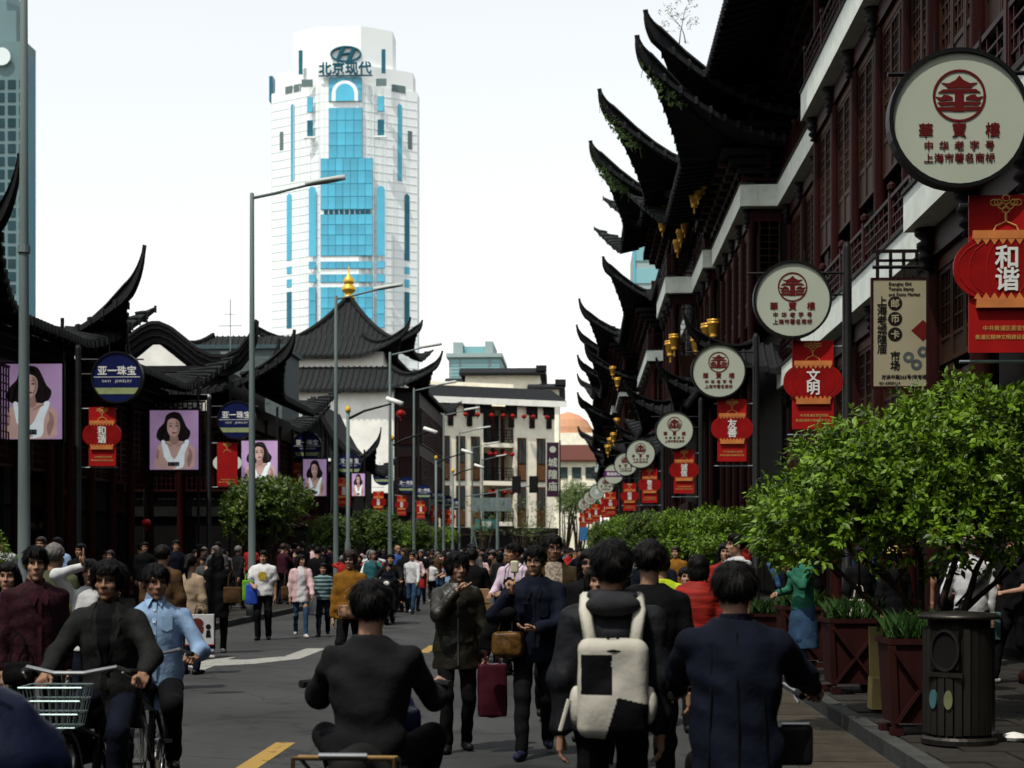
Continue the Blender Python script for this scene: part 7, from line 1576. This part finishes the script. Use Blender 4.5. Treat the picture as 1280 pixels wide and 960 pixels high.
x, y = P_(1004, 19.8); person('woman in green top and long denim skirt beneath the nearest tree', x, y, -65, 1.66, dict(top=CL['green'], bottom=CL['denim'], leggings=CL['denim'], shoes=SHOEB), dict(res=.013, fem=True, top='shirt', bottom='skirt', skirt=.36, hairstyle='bob', arms=('bent', 'phone'), hands=('grip', 'grip'), seed=39), z=.118)
t = empty('folded_umbrella', (xat(976, 19.2), 19.2, zat(738, 2.4, 19.2)), 0, 'folded blue patterned umbrella held by the woman in green', 'umbrella'); t.rotation_euler = (0, R(-22), 0); sdf_obj('canopy', [('c', (0, 0, .06), (0, 0, .34), .03, .042)], .01, M('umbrella_blue', (.04, .10, .22), .6, .7, 20), t, fold=.004); MB().tube([(0, 0, -.06), (0, 0, .08)], .01, 6).build('handle', BLKM, t)
x, y = P_(1214, 17.4); p = person('elderly man in white shirt and flat cap seen from behind on the right pavement', x, y, 182, 1.74, dict(top=CL['white'], bottom=CL['black'], hair=HAIRG), dict(res=.012, top='shirt', hairstyle='short', arms=('hang', 'bent'), legs='small', collar=True, fold=.007, seed=40), z=.118)
sdf_obj('cap', [('e', (0, .0, 1.665), (.098, .115, .055)), ('e', (0, -.10, 1.645), (.07, .06, .014))], .01, CL['beige'], p, .02); MB().tube([(-.19, .06, 1.40), (-.05, .155, 1.25), (.10, .15, 1.08), (.19, .08, .95)], .014, 6, flat=1.6).build('bag_strap', BLKM, p)
x, y = P_(1270, 18.6); person('person in black with a bare forearm at the right edge', x, y, -70, 1.74, dict(top=CL['black'], bottom=CL['black'], shoes=SHOEW), dict(res=.016, top='tshirt', bare_arms=True, arms=('bent', 'bent'), legs='walkL', seed=41), z=.118); tote('carrier_bag', 'grey-green carrier bag hanging near the right edge', 'bag', x-.32, y, .62, .3, .34, .12, M('bag_teal', (.05, .10, .10), .6), .2)
x, y = P_(1075, 21.5); person('person in dark clothes with a pale shoulder bag behind the denim skirt', x, y, 20, 1.62, dict(top=CL['black'], bottom=CL['denim']), dict(res=.018, fem=True, top='jacket', hairstyle='bob', seed=42), z=.118); tote('shoulder_bag', 'pale cream shoulder bag under the nearest tree branches', 'bag', x-.05, y-.2, .78, .28, .24, .1, CL['cream'], .2)
x, y = P_(1118, 20.5); person('person in black under the nearest tree wearing a yellow sun hat', x, y, 15, 1.58, dict(top=CL['black'], bottom=CL['black']), dict(res=.018, fem=True, top='jacket', hairstyle='bob', seed=43), z=.118)
o = bpy.data.objects[LASTP()]; MB().lathe([(.17, 1.66), (.165, 1.672), (.10, 1.68), (.095, 1.73), (.05, 1.765), (.0, 1.77)], 18, (0, .0, 0)).build('sun_hat', M('straw', (.40, .28, .07), .7), o, smooth=True)
# blue scooter in the corner of the picture
scooter('dark blue scooter with padded wind apron cut by the lower left picture corner', -2.07, 5.2, 14, M('scooter_navy', (.006, .012, .045), .35, spec=.5), rack=False, apron=M('apron_navy', (.003, .006, .022), .5, .2, 5, spec=.2, bump=.5, bscale=9))
t = [q for q in bpy.data.objects if q.name.startswith('motor_scooter')][-1]
MB().tube([(.10+.30*math.sin(a), -.50, .95+.33*math.cos(a)) for a in np.linspace(-.4, .35, 9)], .009, 6).build('piping', M('pale_blue_trim', (.10, .24, .34), .5), t)
# ------------------------------------------------------------------ the crowd: shared body kinds, each person an object of its own
PROTO = []
for k, sp_ in enumerate((dict(top='jacket', legs='walkL', arms=('fwd', 'back')), dict(top='shirt', legs='walkR', arms=('back', 'fwd'), collar=True), dict(top='tshirt', legs='stand', arms=('bent', 'hang'), bare_arms=True), dict(top='sweater', legs='small', arms=('phone', 'hang'), head=(15, 8)),
                         dict(top='jacket', legs='small', arms=('hang', 'bent'), head=(-20, 0), bulk=1.1), dict(fem=True, top='coat', hairstyle='long', legs='walkL', arms=('hang', 'hang')), dict(fem=True, top='shirt', hairstyle='bob', legs='walkR', arms=('bent', 'hang')),
                         dict(fem=True, top='jacket', hairstyle='pony', legs='small', arms=('hang', 'phone'), head=(20, 0)), dict(fem=True, top='tshirt', hairstyle='long', legs='stand', arms=('bent', 'bent'), bare_arms=True, head=(-25, 0)), dict(fem=True, top='sweater', hairstyle='bushy', legs='walkL', arms=('camera', 'camera')))):
    sp_['res'] = .024; sp_['seed'] = k; g = person_meshes(sp_); ms = []
    for nm, (V, Q, mi) in g.items():
        n2 = 'shoe' if nm.startswith('shoe') else (sp_['top'].replace('tshirt', 't_shirt') if nm == 'top' else nm)
        ms.append((nm, n2, np_mesh(n2, V, Q, [SKIN, LIP, EYEW, DARKF] if nm == 'body' else [CL['black'], CL['black']] if nm == 'top' else [HAIRB], mi)))
    PROTO.append((ms, sp_))
TOPC = ['black']*9+['charcoal']*4+['navy']*5+['grey']*3+['white']*5+['red']*3+['skyblue']*2+['blue']*2+['pink']*3+['beige']*2+['maroon']*2+['brown']*2+['green', 'teal', 'mustard', 'yellow', 'lilac', 'plum', 'olive']
BOTC = ['black']*5+['navy']*3+['denim']*4+['charcoal']*2+['beige', 'brown']
NICE = dict(charcoal='dark grey', skyblue='light blue', denim='denim', hivis='lime')
ORDW = ['first', 'second', 'third', 'fourth', 'fifth', 'sixth', 'seventh', 'eighth', 'ninth', 'tenth', 'eleventh', 'twelfth', 'thirteenth', 'fourteenth', 'fifteenth', 'sixteenth', 'seventeenth', 'eighteenth', 'nineteenth', 'twentieth']
cr = random.Random(21); placed = []
for q in bpy.data.objects:
    if q.parent is None and q.get('category') in ('person', 'scooter', 'bicycle', 'sign post', 'street lamp', 'camera post', 'tree', 'cart', 'planter', 'traffic signal', 'pole frame'): placed.append((q.location.x, q.location.y))
made = []
def populate(n, xr, yr, zone, zf, power=1.0):
    c = 0; tries = 0
    while c < n and tries < n*60:
        tries += 1; Y = yr[0]+(yr[1]-yr[0])*cr.random()**power; X = cr.uniform(xr[0](Y) if callable(xr[0]) else xr[0], xr[1](Y) if callable(xr[1]) else xr[1])
        if any((X-a)**2+((Y-b)*.8)**2 < .42 for a, b in placed): continue
        placed.append((X, Y)); c += 1
        k = cr.randrange(10); ms, sp_ = PROTO[k]; tc = cr.choice(TOPC); bc = cr.choice(BOTC); H_ = cr.gauss(1.60 if sp_.get('fem') else 1.70, .06)
        if cr.random() < .06: H_ *= .78
        rot = (0 if cr.random() < .55 else 180)+cr.gauss(0, 22)
        body = None
        for nm, n2, me in ms:
            if nm == 'body': body = inst('person', me, None, (X, Y, zf), (0, 0, R(rot)), H_/1.72)
        if cr.random() < .35: body.material_slots[0].link = 'OBJECT'; body.material_slots[0].material = SKIN2
        hm = cr.choice((HAIRB, HAIRB, HAIRB, HAIRD, HAIRB, HAIRG))
        for nm, n2, me in ms:
            if nm == 'body': continue
            inst(n2, me, body, mat=CL[tc] if nm == 'top' else hm if nm == 'hair' else (SHOEW if cr.random() < .2 else SHOEB) if nm.startswith('shoe') else CL[bc])
        w_ = X*_s*-1+Y*_c; px = 640+FPX*(X*_c+Y*_s)/w_
        made.append((px, zone, NICE.get(tc, tc), sp_['top'].replace('tshirt', 't-shirt'), 'back' if abs(((rot+180) % 360)-180) > 90 else 'front', NICE.get(bc, bc), body))
populate(50, (-12.6, -8.1), (19, 60), 'on the left pavement', .118, .8)
populate(16, (-12.4, -8.1), (60, 100), 'on the left pavement', .118)
populate(56, (-7.2, 1.2), (39, 62), 'on the open road', .0, 1.0)
populate(112, (-7.4, 1.0), (56, 102), 'in the far crowd', .0, .9)
populate(18, (1.0, 2.2), (17, 60), 'near the right kerb', .0, .8)
populate(16, (3.4, 5.0), (17, 60), 'on the right pavement', .118, .8)
from collections import defaultdict
grp = defaultdict(list)
for r in made: grp[r[1:5]].append(r)
for key, rs_ in grp.items():
    rs_.sort(key=lambda r: r[0])
    for i, r in enumerate(rs_):
        lab = 'person in %s %s %s, %s' % (r[2], r[3], r[1], 'back turned' if r[4] == 'back' else 'facing us')
        if len(rs_) > 1: lab += ', %s from left' % ORDW[i]
        tag(r[6], lab, 'person', 'people in the crowd')
# the farthest people merge into one dark mass of heads
cv = []; cq = []; cmi = []; cn = 0; CM = [SKIN, HAIRB, CL['black'], CL['charcoal'], CL['navy'], CL['white'], CL['red'], CL['grey'], CL['denim'], CL['skyblue'], CL['beige']]
low = []
for fem in (False, True):
    g_ = person_meshes(dict(res=.05, fem=fem, top='jacket', hairstyle='bob' if fem else 'short', legs='small', hands=(None, None))); low.append(g_)
for i in range(470):
    Y = 88+70*cr.random(); X = cr.uniform(lk(Y)-4 if cr.random() < .3 else lk(Y), rk(Y)); g_ = low[i % 2]; a = R(cr.choice((0, 180))+cr.gauss(0, 20)); s_ = cr.gauss(1.66, .06)/1.72; tcol = cr.choice((2, 2, 2, 3, 3, 4, 4, 5, 6, 7, 9, 10)); bcol = cr.choice((2, 4, 8))
    Rz = np.array(((math.cos(a), -math.sin(a), 0), (math.sin(a), math.cos(a), 0), (0, 0, 1)))
    for nm, (V, Q, mi) in g_.items():
        cv.append(V@Rz.T*s_+np.array((X, Y, 0))); cq.append(Q+cn); cmi.append(np.full(len(Q), 0 if nm == 'body' else 1 if nm == 'hair' else tcol if nm == 'top' else bcol if nm == 'trousers' else 2)); cn += len(V)
tag(inst('crowd', np_mesh('crowd', np.concatenate(cv), np.concatenate(cq), CM, np.concatenate(cmi))), 'distant crowd filling the end of the street', 'crowd', kind='stuff')
